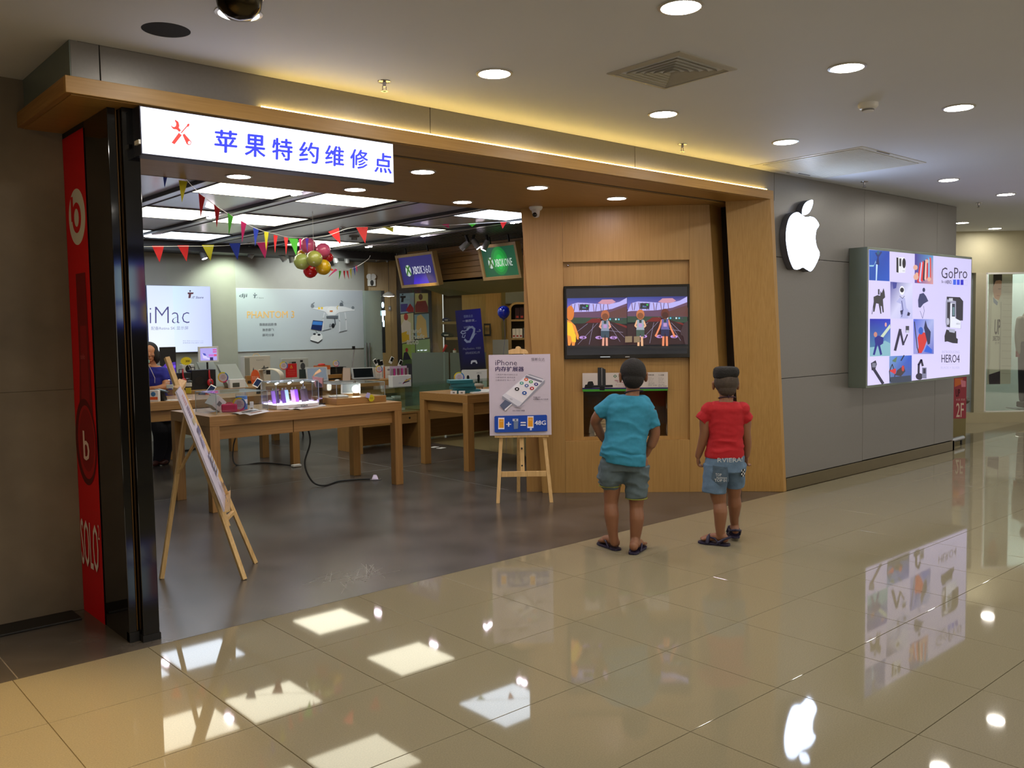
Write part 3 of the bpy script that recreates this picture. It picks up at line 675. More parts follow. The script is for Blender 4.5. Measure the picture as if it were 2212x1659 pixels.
pic(692, 902, 872, 872, 1222, 1225, [(150, 150, 215), (90, 100, 190), (170, 180, 230), (60, 90, 210)])
A.poly([(738, 1215), (745, 1150), (735, 1060), (760, 1000), (820, 1010), (830, 1090), (800, 1170), (775, 1215)], (206, 44, 46)).ell(768, 990, 24, 38, (40, 90, 190)).poly([(800, 960), (815, 880), (835, 950), (870, 1000), (862, 1120), (840, 1130), (820, 1050)], (28, 34, 80)).poly([(830, 1130), (885, 1180), (880, 1215), (800, 1200)], (30, 90, 210)).line([(700, 900), (730, 1160), (745, 1210)], 9, (30, 30, 50))
A.poly([(250, 1320), (300, 1290), (312, 1330), (290, 1400), (258, 1390)], (40, 38, 60)).line([(290, 1395), (372, 1520)], 30, (38, 34, 62)).rect(262, 1318, 302, 1362, (120, 120, 140))
pic(440, 672, 1248, 1238, 1500, 1520, [(90, 110, 150), (70, 90, 130), (30, 80, 200), (110, 150, 210)])
A.line([(448, 1500), (440, 1400), (470, 1330), (500, 1420), (490, 1500)], 8, (24, 24, 34)).poly([(445, 1390), (505, 1370), (510, 1400), (500, 1430), (445, 1400)], (210, 50, 56)).poly([(500, 1440), (520, 1390), (590, 1340), (605, 1400), (560, 1450)], (60, 50, 60)).ell(580, 1370, 14, 30, (190, 60, 60)).poly([(450, 1460), (660, 1440), (665, 1500), (450, 1518)], (50, 60, 80)).line([(560, 1290), (590, 1240)], 12, (20, 30, 60)).poly([(470, 1290), (520, 1250), (505, 1310), (470, 1300)], (90, 120, 90))
A.line([(740, 1430), (742, 1330), (768, 1285), (782, 1340)], 22, (34, 28, 52)).ell(748, 1450, 38, 34, (36, 30, 54)).rect(775, 1360, 822, 1470, (120, 120, 150)).rect(786, 1370, 812, 1420, (34, 32, 60))
ink = (44, 36, 66)
A.text('GoPro', 972, 352, 1240, 462, ink).text('Be a', 975, 480, 1012, 508, ink).text('HERO.', 1016, 480, 1080, 516, ink, .02)
for k, c in enumerate(((40, 90, 220), (44, 70, 226), (20, 16, 190))): A.rect(1092+38*k, 472+k*1, 1122+38*k, 525+k, c)
A.line([(1205, 478), (1236, 480), (1236, 532), (1205, 530)], 2, (180, 176, 220))
A.poly([(1025, 648), (1150, 650), (1172, 690), (1172, 968), (1020, 950), (1012, 900), (1015, 700)], (150, 150, 176)).poly([(1025, 645), (1160, 650), (1195, 690), (1192, 885), (1122, 880), (1120, 690), (1028, 672)], (28, 26, 44)).poly([(1030, 700), (1062, 700), (1060, 955), (1028, 945)], (34, 30, 50)).poly([(1062, 712), (1112, 712), (1112, 860), (1170, 890), (1168, 965), (1058, 955)], (226, 228, 244)).rect(1078, 715, 1110, 845, (40, 46, 70)).rect(1084, 750, 1104, 835, (96, 128, 136)).text('HERO4', 1122, 908, 1160, 926, (110, 110, 130)).ell(1036, 895, 14, 36, (180, 180, 200)).rect(1045, 660, 1085, 690, (196, 198, 214))
A.poly([(1000, 1040), (1020, 975), (1060, 985), (1075, 1000), (1120, 990), (1122, 1060), (1138, 1070), (1136, 1115), (1085, 1112), (1030, 1095), (1002, 1100)], (24, 22, 40)).poly([(1040, 965), (1110, 975), (1105, 1010), (1050, 1000)], (170, 172, 196))
A.text('INTRODUCING', 975, 1188, 1155, 1215, (176, 172, 210)).text('HERO4', 968, 1228, 1155, 1308, ink, .005).text('BLACK + SILVER', 962, 1348, 1155, 1370, (186, 182, 214)).line([(968, 1325), (1140, 1322)], 2, (190, 188, 216))
A.done('lit_face', M_glow, v, loc=(.025, -.002, .025))

# red side poster panel with headphone
v = thing('headphone_advert', 'tall red headphone advert panel on the side of the black pillar', 'advert panel', (.550, .475, 0), math.radians(90))
# local x runs into the shop (+y world), so the picture is mirrored: built facing -x world
A = MB(); 
class SideArt(Art):
    def put(s, pts, fs, col):
        y = s.y+s.k*s.st; s.k += 1
        return s.add([(a, -y*-1, b) for a, b in [s.m(*p) for p in pts]], fs, col)
A = SideArt([(10, 0), (0, 0), (0, 60), (10, 60)], .43, 2.62, front=.001)
# x: 0 = deep end (left in picture) ... 10 = front edge; flipped by the local frame
fxp = lambda x: 10-x
A.rect(0, 0, 10, 60, (196, 14, 26))
Z = lambda z: 60-z/2.62*60
def U(y): return (y-.475)/.43*10   # world y -> panel coord
wc = (206, 206, 204); rc = (196, 14, 26); bx_, bz_ = 6.0, Z(2.18)
A.ell(bx_, bz_, 3.4, 3.4, wc, 40).rect(bx_-2.35, bz_-2.6, bx_-1.35, bz_+.4, rc).ell(bx_-.1, bz_+.1, 1.85, 1.85, rc, 32).ell(bx_-.1, bz_+.1, .95, 1.1, wc, 28)
A.poly([(4.5, Z(1.88)), (8.4, Z(1.88)), (8.7, Z(1.4)), (9.0, Z(1.1)), (3.4, Z(1.1)), (4.4, Z(1.4))], (112, 18, 26)).poly([(5.4, Z(1.6)), (7.8, Z(1.6)), (8.0, Z(1.15)), (4.6, Z(1.15))], (140, 24, 34))
A.ell(5.6, Z(.97), 4.3, 5.4, (88, 14, 22), 40).ell(6.0, Z(.97), 3.6, 4.6, (160, 22, 32), 40).ell(6.1, Z(.98), 3.0, 3.9, (132, 18, 28), 40)
A.done('printed_face', M_print, v)
# lettering on the panel, read from outside
def side_text(s, y0, y1, z0, z1, col, bold=.02):
    vs, f = text_mesh(s); a0 = min(p[0] for p in vs); a1 = max(p[0] for p in vs); b0 = min(p[1] for p in vs); b1 = max(p[1] for p in vs)
    m = MB()
    for k, e in enumerate((-bold, bold)): m.add([(y0-.475+(p[0]+e-a0)/(a1-a0)*(y1-y0), .006+.0006*k, z0+(p[1]-b0)/(b1-b0)*(z1-z0)) for p in vs], f, lin(col))
    m.build('lettering', M_print, v, fix=False)
side_text('b', .70, .60, .87, 1.03, (225, 200, 200)); side_text('SOLO', .825, .52, .27, .53, (225, 215, 215)); side_text('2', .512, .488, .46, .54, (225, 200, 200))
side_text('solo', .68, .60, 1.42, 1.45, (190, 90, 100), 0)
# ================================================================== PEOPLE
M_skin = mat('skin_tan', (136, 92, 66), .5, var=.05, vs=14)
M_hair = mat('black_hair', (14, 11, 10), .75, bump=.5, bs=300, var=.3, vs=80)
def loft(mb, secs, n=30, e=2.3):
    """secs: (z, cx, cy, rx, ry[, tilt about x per section])"""
    vs = []
    for s in secs:
        z, cx, cy, rx, ry = s[:5]; tl = s[5] if len(s) > 5 else 0
        for i in range(n):
            t = 2*math.pi*i/n; c, q = math.cos(t), math.sin(t)
            x = abs(c)**(2/e)*math.copysign(rx, c); y = abs(q)**(2/e)*math.copysign(ry, q)
            vs.append((cx+x, cy+y, z+x*tl))
    L = len(secs); fs = [[k*n+i, k*n+(i+1) % n, (k+1)*n+(i+1) % n, (k+1)*n+i] for k in range(L-1) for i in range(n)]
    fs += [list(range(n))[::-1], list(range((L-1)*n, L*n))]
    return mb.add(vs, fs)
def limb(mb, pts, rs, n=16):
    P = spline([Vector(p) for p in pts], 5, False); Rr = []
    k = len(pts)-1
    for j in range(len(P)):
        t = j/5; i = min(int(t), k-1); f = t-i; Rr.append(rs[i]*(1-f)+rs[i+1]*f)
    P = [Vector(p) for p in P]; mb.tube(P, Rr, n); mb.ball(P[0], Rr[0], n, 8); mb.ball(P[-1], Rr[-1], n, 8); return mb
def blob(name, mb, m, parent, vox=.006, sm=4, wrinkle=None, label=None):
    me = bpy.data.meshes.new(name); me.from_pydata(mb.v, [], mb.f)
    b = bmesh.new(); b.from_mesh(me); bmesh.ops.recalc_face_normals(b, faces=b.faces); b.to_mesh(me); b.free()
    o = bpy.data.objects.new('tmp', me); COL.objects.link(o)
    d = o.modifiers.new('r', 'REMESH'); d.mode = 'VOXEL'; d.voxel_size = vox; d.use_smooth_shade = True
    s = o.modifiers.new('s', 'SMOOTH'); s.factor = .5; s.iterations = sm
    bpy.context.view_layer.update()
    me2 = bpy.data.meshes.new_from_object(o.evaluated_get(bpy.context.evaluated_depsgraph_get()))
    bpy.data.objects.remove(o); me2.name = name
    if wrinkle:
        nrm = [v.normal.copy() for v in me2.vertices]
        for v, nn in zip(me2.vertices, nrm): v.co += nn*wrinkle(v.co)
    me2.polygons.foreach_set('use_smooth', [True]*len(me2.polygons))
    me2.materials.clear(); me2.materials.append(m)
    q = bpy.data.objects.new(name, me2); COL.objects.link(q); q.parent = parent
    if label: q['label'] = label
    return q
def hand(mb, w, d, side, curl=1.0, s=1.0):
    """w wrist point, d direction of the hand (down), side = vector across the palm towards the thumb"""
    w = Vector(w); d = Vector(d).normalized(); side = Vector(side); side = (side-d*side.dot(d)).normalized(); nrm = d.cross(side)
    c = w+d*.035*s
    M = Matrix((side, nrm, d)).transposed().to_4x4()
    mb.ball(c, (.027*s, .013*s, .040*s), 16, 10, M)
    for k, (o, L) in enumerate(((.019, .050), (.007, .056), (-.006, .052), (-.018, .040))):
        b0 = w+d*.060*s+side*o*s; p = [b0-d*.02*s, b0]
        ang = 0; q = b0
        for j, f in enumerate((.42, .33, .25)):
            ang += math.radians((22, 34, 26)[j]*curl); q = q+(d*math.cos(ang)+nrm*math.sin(ang))*L*f*s; p.append(q)
        limb(mb, p, [.0078*s, .0078*s, .0072*s, .0066*s, .0058*s], 8)
    t0_ = w+d*.018*s+side*.022*s
    limb(mb, [t0_-side*.012*s, t0_+d*.014*s+side*.010*s, t0_+d*.034*s+side*.013*s+nrm*.008*s, t0_+d*.048*s+side*.008*s+nrm*.016*s], [.010*s, .0095*s, .008*s, .0068*s], 8)
def head_mesh(mb, c, h, yaw=0, wide=1.0):
    """c centre of the skull; faces +y turned by yaw degrees; h = head height"""
    M = Matrix.Rotation(math.radians(yaw), 4, 'Z'); k = h/.21
    P = lambda x, y, z: Vector(c)+M @ Vector((x*k*wide, y*k, z*k))
    mb.ball(P(0, -.008, .018), (.078*k*wide, .088*k, .084*k), 24, 16, M)
    mb.ball(P(0, .022, -.035), (.056*k*wide, .060*k, .068*k), 20, 12, M)
    mb.ball(P(0, .060, -.080), (.024*k, .022*k, .02*k), 12, 8, M)
    mb.cone(P(0, .078, .005), P(0, .100, -.030), .006*k, .013*k, 10); mb.ball(P(0, .094, -.032), (.015*k, .012*k, .011*k), 12, 8, M)
    mb.ball(P(0, .077, -.058), (.024*k, .012*k, .009*k), 12, 8, M)
    for s in (-1, 1):
        mb.ball(P(s*.034, .058, -.022), (.024*k, .024*k, .024*k), 12, 8)
        mb.ball(P(s*.082, -.008, -.018), (.010*k, .020*k, .032*k), 12, 10, M @ Matrix.Rotation(s*.35, 4, 'Z')); mb.ball(P(s*.086, -.014, .002), (.009*k, .018*k, .014*k), 10, 8, M)
def foot(mb, a, d, s=1.0, lift=0):
    """a ankle point; d flat direction of toes"""
    a = Vector(a); d = Vector((d[0], d[1], 0)).normalized(); q = Vector((-d.y, d.x, 0)); z0 = lift
    limb(mb, [a, Vector((a.x, a.y, z0+.045*s))-d*.012*s], [.028*s, .030*s])
    mb.ball((a.x-d.x*.026*s, a.y-d.y*.026*s, z0+.032*s), (.028*s, .028*s, .028*s), 14, 10)
    g = lambda t, z, r: None
    limb(mb, [Vector((a.x, a.y, z0+.04*s)), Vector((a.x, a.y, z0+.036*s))+d*.05*s, Vector((a.x, a.y, z0+.026*s))+d*.10*s, Vector((a.x, a.y, z0+.018*s))+d*.125*s], [.028*s, .029*s, .024*s, .017*s])
    mb.ball(Vector((a.x, a.y, z0+.022*s))+d*.095*s+q*.012*s, (.026*s, .026*s, .017*s), 12, 8)
    for k in range(5):
        L = (.150, .150, .145, .137, .128)[k]; o = (-.022, -.009, .003, .014, .024)[k]
        limb(mb, [Vector((a.x, a.y, z0+.020*s))+d*.11*s+q*o*s, Vector((a.x, a.y, z0+.014*s))+d*L*s+q*o*1.15*s], [.010*s, (.0098, .0078, .0074, .007, .0066)[k]*s], 8)
def wr_fn(seed, amp, rules=()):
    def f(p):
        n = noise.noise(Vector((p.x*9+seed, p.y*9, p.z*16)))*amp+noise.noise(Vector((p.x*22, p.y*22+seed, p.z*40)))*amp*.35
        for z0, hw, a, fr in rules:
            w = p.z*fr*.35+p.x*p.x*60+p.x*4+noise.noise(Vector((p.x*7, p.y*7, p.z*12+seed)))*3
            n += a*math.exp(-((p.z-z0)/(hw*1.6))**2)*(abs(math.sin(w))*-1+.4)*max(0, .55+noise.noise(Vector((p.x*8+seed, p.y*6, p.z*10)))*1.3)
        return n
    return f

# ---------------- boy in the blue shirt
def U1(px, py=None): return (px-1350)/316.
def Z1(py): return (1192-py)/316.
ba = thing('person', 'boy in a turquoise t-shirt and grey shorts, hand in pocket, watching the television', 'person', (3.690, -.425, 0), RA)
m = MB()
hx, hz = U1(1373), Z1(806)
head_mesh(m, (hx, .02, hz), .232, yaw=6, wide=.98)
limb(m, [(U1(1374), .0, Z1(822)), (U1(1370), -.015, Z1(850)), (U1(1366), -.02, Z1(870))], [.046, .047, .06])
loft(m, [(Z1(1010), U1(1348), -.02, .135, .095), (Z1(980), U1(1350), -.03, .140, .098), (Z1(940), U1(1355), -.02, .125, .088), (Z1(900), U1(1360), -.015, .130, .088), (Z1(870), U1(1362), -.015, .128, .078), (Z1(852), U1(1364), -.015, .085, .058)])
# legs
limb(m, [(U1(1326), -.01, Z1(1000)), (U1(1325), -.005, Z1(1050)), (U1(1323), .0, Z1(1085)), (U1(1323), -.018, Z1(1110)), (U1(1326), -.006, Z1(1150)), (U1(1329), .0, Z1(1172))], [.085, .060, .048, .052, .036, .030])
limb(m, [(U1(1378), -.01, Z1(1000)), (U1(1378), -.015, Z1(1060)), (U1(1377), -.02, Z1(1095)), (U1(1377), -.04, Z1(1118)), (U1(1374), -.03, Z1(1158)), (U1(1372), -.025, Z1(1176))], [.085, .060, .047, .051, .036, .030])
LF = (U1(1329), .085, Z1(1170)-.02); RF = (U1(1372), -.085, .075)
limb(m, [(U1(1329), .0, Z1(1165)), (U1(1329), .06, .085)], [.031, .028]); foot(m, (U1(1329), .060, .075), (-.45, .9), 1.12, .016)
limb(m, [(U1(1372), -.03, Z1(1168)), (U1(1372), -.055, .085)], [.031, .028]); foot(m, (U1(1372), -.055, .075), (.42, .9), 1.12, .016)
# arms: left one bends behind the body front, right one into the pocket
limb(m, [(U1(1325), -.01, Z1(866)), (U1(1308), .0, Z1(882)), (U1(1295), .02, Z1(898)), (U1(1291), .045, Z1(908))], [.050, .043, .038, .034])
limb(m, [(U1(1291), .045, Z1(908)), (U1(1303), .085, Z1(935)), (U1(1316), .12, Z1(955))], [.034, .030, .024]); hand(m, (U1(1317), .125, Z1(957)), (.5, .6, -.8), (0, .8, .6), .8, .9)
limb(m, [(U1(1400), -.015, Z1(876)), (U1(1413), -.01, Z1(905)), (U1(1419), .0, Z1(935)), (U1(1412), .01, Z1(958))], [.048, .042, .036, .034])
limb(m, [(U1(1418), .0, Z1(938)), (U1(1409), .02, Z1(962)), (U1(1401), .04, Z1(982))], [.034, .028, .023]); hand(m, (U1(1401), .04, Z1(984)), (-.25, .2, -1), (0, 1, .1), .5, .9)
blob('body', m, M_skin, ba, .0048, 3)
# hair: short cap down to the nape
m = MB(); k = 1.01
m.ball((hx, .006, hz+.018), (.0895, .101, .0965), 28, 18); m.ball((hx-.004, -.034, hz-.030), (.072, .063, .066), 22, 12)
hr = blob('hair', m, M_hair, ba, .004, 3, lambda p: .0016*noise.noise(p*160))
m = MB()
e = 2.6
loft(m, [(Z1(985), U1(1348), -.03, .158, .108, -.05), (Z1(968), U1(1349), -.036, .156, .122, -.03), (Z1(948), U1(1353), -.03, .148, .112), (Z1(925), U1(1358), -.02, .150, .104), (Z1(895), U1(1361), -.018, .154, .100), (Z1(872), U1(1362), -.018, .152, .092), (Z1(858), U1(1362), -.016, .120, .076), (Z1(850), U1(1362), -.014, .098, .066)], 40, e)
m2 = [(U1(1332), -.01, Z1(866)), (U1(1316), -.004, Z1(876)), (U1(1301), .008, Z1(886))]
m.ball(m2[0], .064, 20, 12); m.cone(m2[0], m2[1], .064, .060, 24); m.cone(m2[1], Vector(m2[2])+Vector((-.012, .004, -.012)), .060, .053, 24)
m.ball((U1(1391), -.012, Z1(869)), .062, 20, 12); m.cone((U1(1391), -.012, Z1(869)), (U1(1404), -.01, Z1(888)), .062, .059, 24); m.cone((U1(1404), -.01, Z1(888)), (U1(1416), -.006, Z1(921)), .059, .050, 24)
# shirt tail
loft(m, [(Z1(997), U1(1352), -.042, .140, .122, -.14), (Z1(975), U1(1349), -.040, .154, .124, -.06)], 40, e)
tee = mat('turquoise_cotton', (44, 130, 162), .85, var=.08, vs=40, bump=.12, bs=260)
blob('t_shirt', m, tee, ba, .006, 2, wr_fn(3, .008, ((Z1(952), .035, .016, 95), (Z1(972), .03, .014, 130), (Z1(905), .05, .008, 60))))
m = MB(); m.tube([(U1(1374)+.062*math.cos(t), -.012+.052*math.sin(t), Z1(843)+.004*math.cos(t*1)-.012*math.sin(t)) for t in [2*math.pi*i/28 for i in range(29)]], .0038)
m.build('neck_cord', mat('purple_cord', (44, 22, 44), .7), ba, smooth=True)
sh = mat('grey_blue_cotton', (84, 100, 108), .85, var=.1, vs=30, bump=.12, bs=200)
m = MB()
loft(m, [(Z1(1012), U1(1350), -.022, .150, .110), (Z1(985), U1(1350), -.028, .150, .112), (Z1(968), U1(1350), -.028, .146, .108)], 36)
limb(m, [(U1(1326), -.015, Z1(1003)), (U1(1322), -.012, Z1(1030))], [.096, .092], 24)
m.cone((U1(1325), -.012, Z1(1005)), (U1(1321), -.004, Z1(1046)), .094, .076, 28)
m.cone((U1(1377), -.018, Z1(1003)), (U1(1377), -.022, Z1(1073)), .094, .074, 28)
blob('shorts', m, sh, ba, .006, 3, wr_fn(8, .008, ((Z1(1020), .05, .014, 90), (Z1(1045), .03, .010, 90))))
trimc = mat('lime_hem', (132, 140, 50), .8)
m = MB()
for (cx, z, r) in ((1321, 1046.5, .0755), (1377, 1073.5, .0735)):
    c = Vector((U1(cx), -.004 if cx < 1350 else -.022, Z1(z))); m.tube([c+Vector((r*math.cos(t), r*math.sin(t), 0)) for t in [2*math.pi*i/28 for i in range(29)]], .0035, 6)
m.build('hem_piping', trimc, ba, smooth=True)
def flipflop(par, a, d, s, m_, lift=0, name='flip_flop'):
    a = Vector(a); d = Vector((d[0], d[1], 0)).normalized(); q = Vector((-d.y, d.x, 0)); pts = []
    for t, w in ((-.062, .012), (-.056, .026), (-.03, .033), (.02, .032), (.07, .038), (.11, .042), (.145, .036), (.165, .02), (.17, 0)): pts.append((t, w))
    out = [(a+d*t*s+q*w*s) for t, w in pts]+[(a+d*t*s-q*w*s) for t, w in pts[::-1][1:]]
    MB().prism([(v.x, v.y) for v in out], .015, 'z', lift+.001).build(name, m_, par, bevel=.003)
    b = MB()
    for sg in (-1, 1):
        b.tube([a+d*.0*s+q*.036*sg*s+Vector((0, 0, lift+.012)), a+d*.035*s+q*.034*sg*s+Vector((0, 0, lift+.05)), a+d*.075*s+q*.018*sg*s+Vector((0, 0, lift+.055)), a+d*.115*s-q*.010*s+Vector((0, 0, lift+.018))], [.005, .008, .008, .004], 8)
    b.build('strap', m_, par, smooth=True)
navy = mat('navy_rubber', (26, 20, 52), .5)
flipflop(ba, (U1(1329), .060, 0), (-.45, .9), 1.08, navy); flipflop(ba, (U1(1372), -.055, 0), (.42, .9), 1.08, navy)

# ---------------- boy in the red shirt
def U2(px): return (px-1560)/309.
def Z2(py): return (1182-py)/309.
b0_ = at(1560, 1182, 6.2)
bb_ = thing('person', 'smaller boy in a red t-shirt and denim shorts with a flat-top haircut', 'person', (b0_.x, b0_.y, 0), RA)
m = MB(); hx, hz = U2(1569), Z2(829)
head_mesh(m, (hx, .02, hz), .205, yaw=-10, wide=1.04)
limb(m, [(U2(1570), .0, Z2(842)), (U2(1568), -.012, Z2(866)), (U2(1566), -.015, Z2(885))], [.050, .048, .058])
loft(m, [(Z2(1015), U2(1562), -.02, .122, .092), (Z2(990), U2(1564), -.02, .120, .090), (Z2(950), U2(1566), -.015, .108, .078), (Z2(915), U2(1566), -.012, .112, .076), (Z2(888), U2(1566), -.012, .110, .068), (Z2(872), U2(1567), -.012, .072, .052)])
limb(m, [(U2(1546), -.02, Z2(1010)), (U2(1549), -.025, Z2(1065)), (U2(1553), -.02, Z2(1090)), (U2(1553), -.045, Z2(1108)), (U2(1553), -.035, Z2(1145)), (U2(1556), -.03, Z2(1162))], [.080, .058, .046, .049, .034, .029])
limb(m, [(U2(1585), .0, Z2(1010)), (U2(1588), .03, Z2(1055)), (U2(1590), .05, Z2(1078)), (U2(1592), .06, Z2(1098)), (U2(1594), .10, Z2(1130)), (U2(1596), .115, Z2(1144))], [.080, .056, .045, .048, .033, .029])
foot(m, (U2(1556), -.03, .080), (-.85, .5), 1.0, .018)
foot(m, (U2(1597), .12, .115), (.12, .99), 1.0, .045)
for s, (ax, ez, wx, sx) in ((-1, (1520, 945, 1510, 1531)), (1, (1612, 945, 1616, 1602))):
    limb(m, [(U2(sx), -.01, Z2(884)), (U2((sx+ax)/2+s*3), -.01, Z2(910)), (U2(ax)-s*.004, -.008, Z2(935)), (U2(ax)+s*.010, .01, Z2(960)), (U2(wx), .03, Z2(987))], [.046, .040, .034, .031, .023])
    hand(m, (U2(wx), .032, Z2(988)), (s*-.02, .18, -1), (-s*.25, 1, .1), 1.35, .92)
blob('body', m, M_skin, bb_, .0046, 3)
m = MB(); m.ball((hx, .008, hz+.016), (.0845, .094, .083), 28, 18)
loft(m, [(hz+.045, hx, .008, .086, .090), (hz+.085, hx, .006, .087, .090), (hz+.108, hx, .004, .080, .082), (hz+.118, hx, .004, .060, .062)], 32, 2.8)
# lower half cropped to a fade
mf = MB(); mf.ball((hx, -.006, hz+.010), (.0855, .088, .084), 28, 18); mf.ball((hx, -.030, hz-.034), (.064, .056, .060), 22, 12)
blob('shaved_hair', mf, mat('shaved_hair', (66, 55, 46), .8, var=.2, vs=60, bump=.3, bs=500), bb_, .004, 3, label='closely shaved faded sides of the hair')
m = MB(); loft(m, [(hz+.036, hx, .004, .074, .080, .10), (hz+.054, hx, .006, .0845, .090, .10), (hz+.075, hx, .004, .0865, .092), (hz+.098, hx, .002, .084, .087), (hz+.112, hx, .002, .073, .076), (hz+.118, hx, .002, .050, .052)], 32, 2.8)
blob('hair', m, M_hair, bb_, .004, 2, lambda p: .0022*noise.noise(p*170))
m = MB()
loft(m, [(Z2(989), U2(1564), -.018, .136, .102), (Z2(970), U2(1565), -.018, .130, .098), (Z2(948), U2(1566), -.015, .120, .090), (Z2(925), U2(1566), -.013, .124, .088), (Z2(900), U2(1566), -.012, .128, .084), (Z2(883), U2(1566), -.012, .134, .078), (Z2(873), U2(1566), -.010, .104, .064), (Z2(868), U2(1566), -.010, .086, .056)], 40, 2.6)
m.ball((U2(1532), -.012, Z2(887)), .060, 20, 12); m.cone((U2(1537), -.012, Z2(886)), (U2(1513), -.008, Z2(911)), .050, .052, 24)
m.ball((U2(1601), -.012, Z2(887)), .060, 20, 12); m.cone((U2(1595), -.012, Z2(886)), (U2(1616), -.008, Z2(911)), .050, .052, 24)
blob('t_shirt', m, mat('red_cotton', (168, 18, 30), .85, var=.06, vs=40, bump=.12, bs=260), bb_, .0055, 2, wr_fn(5, .006, ((Z2(950), .03, .014, 120), (Z2(968), .02, .012, 160), (Z2(910), .04, .006, 60))))
m = MB(); m.tube([(U2(1570)+.058*math.cos(t), -.010+.05*math.sin(t), Z2(860)-.010*math.sin(t)) for t in [2*math.pi*i/28 for i in range(29)]], .0042)
m.tube([(U2(1570), -.062, Z2(859)), (U2(1569), -.066, Z2(853)), (U2(1571), -.062, Z2(847))], .005)
m.build('neck_cord', MC['purple_cord'], bb_, smooth=True)
den = mat('light_denim', (92, 118, 146), .8, var=.22, vs=16, bump=.2, bs=220)
m = MB()
loft(m, [(Z2(1020), U2(1562), -.02, .136, .106), (Z2(1000), U2(1564), -.02, .137, .104), (Z2(984), U2(1565), -.02, .132, .100)], 36)
m.cone((U2(1545), -.02, Z2(1005)), (U2(1541), -.025, Z2(1066)), .088, .084, 28)
m.cone((U2(1586), -.005, Z2(1005)), (U2(1589), .035, Z2(1056)), .086, .070, 28)
so = blob('shorts', m, den, bb_, .0055, 3, wr_fn(12, .005))
m = MB(); 
def back_patch(mb, pts, off=.004):   # follows the back of the shorts
    pass
bt = lambda px, py, o=0: (U2(px), -.02-.105*math.sqrt(max(0, 1-(U2(px)-U2(1562))**2/.15**2))-.010-o, Z2(py))
MB().add([bt(1533, 1003), bt(1562, 1006), bt(1564, 1036), bt(1548, 1044), bt(1531, 1032)], [[0, 1, 2, 3, 4]]).add([bt(1533, 1003, -.01), bt(1562, 1006, -.01), bt(1564, 1036, -.01), bt(1548, 1044, -.01), bt(1531, 1032, -.01)], [[4, 3, 2, 1, 0]]).build('pocket', mat('denim_dark', (74, 94, 114), .8, var=.2, vs=30, bump=.2, bs=220), bb_)
mm = MB()
def on_shorts(s, x0, x1, y0, y1, col=(210, 214, 216), b=.03):
    vs, f = text_mesh(s); a0 = min(p[0] for p in vs); a1 = max(p[0] for p in vs); c0 = min(p[1] for p in vs); c1_ = max(p[1] for p in vs)
    mm.add([bt(x0+(p[0]-a0)/(a1-a0)*(x1-x0), y1-(p[1]-c0)/(c1_-c0)*(y1-y0), .002) for p in vs], f, lin(col))
on_shorts('TOP', 1537, 1549, 1019, 1025); on_shorts('fashion', 1539, 1560, 1026, 1030); on_shorts('TOP 01', 1535, 1559, 1031, 1037)
on_shorts('RVIERA!', 1541, 1596, 985.5, 995, (190, 196, 200))
mm.build('lettering', M_print, bb_, fix=False)
ck = MB()
for i in range(3):
    for j in range(4):
        x, y = 1594+i*3.6, 1013+j*4
        c = (20, 20, 24) if (i+j) % 2 else (220, 220, 220)
        ck.add([(bt(x, y)[0], bt(x, y)[1]+.006, Z2(y)), (bt(x+3.6, y)[0], bt(x+3.6, y)[1]+.012, Z2(y)), (bt(x+3.6, y)[0], bt(x+3.6, y)[1]+.012, Z2(y+4)), (bt(x, y)[0], bt(x, y)[1]+.006, Z2(y+4))], [[0, 1, 2, 3]], lin(c))
ck.build('check_patch', M_print, bb_, fix=False, label='black and white checked patch')
def sandal(par, a, d, s, lift):
    flipflop(par, a, d, s, navy, lift, 'sandal_sole'); a = Vector(a); d = Vector((d[0], d[1], 0)).normalized(); q = Vector((-d.y, d.x, 0)); b = MB()
    z = lift+.018
    b.tube([a+q*.038*s+d*.02*s+Vector((0, 0, z)), a+q*.036*s-d*.03*s+Vector((0, 0, z+.035)), a-d*.062*s+Vector((0, 0, z+.045)), a-q*.036*s-d*.03*s+Vector((0, 0, z+.035)), a-q*.038*s+d*.02*s+Vector((0, 0, z))], .009, 8)
    b.tube([a+q*.04*s+d*.09*s+Vector((0, 0, z-.004)), a+q*.028*s+d*.085*s+Vector((0, 0, z+.035)), a+d*.08*s+Vector((0, 0, z+.046)), a-q*.028*s+d*.085*s+Vector((0, 0, z+.035)), a-q*.04*s+d*.09*s+Vector((0, 0, z-.004))], .014, 8)
    b.build('sandal_strap', navy, par, smooth=True)
sandal(bb_, (U2(1556), -.03, 0), (-.85, .5), 1.0, 0)
sandal(bb_, (U2(1597), .12, 0), (.12, .99), 1.0, .022)
MB().prism([(U2(1597)+.03*math.cos(t), .235+.05*math.sin(t)) for t in [2*math.pi*i/16 for i in range(16)]], .024, 'z', .001).build('sandal_toe', navy, bb_)

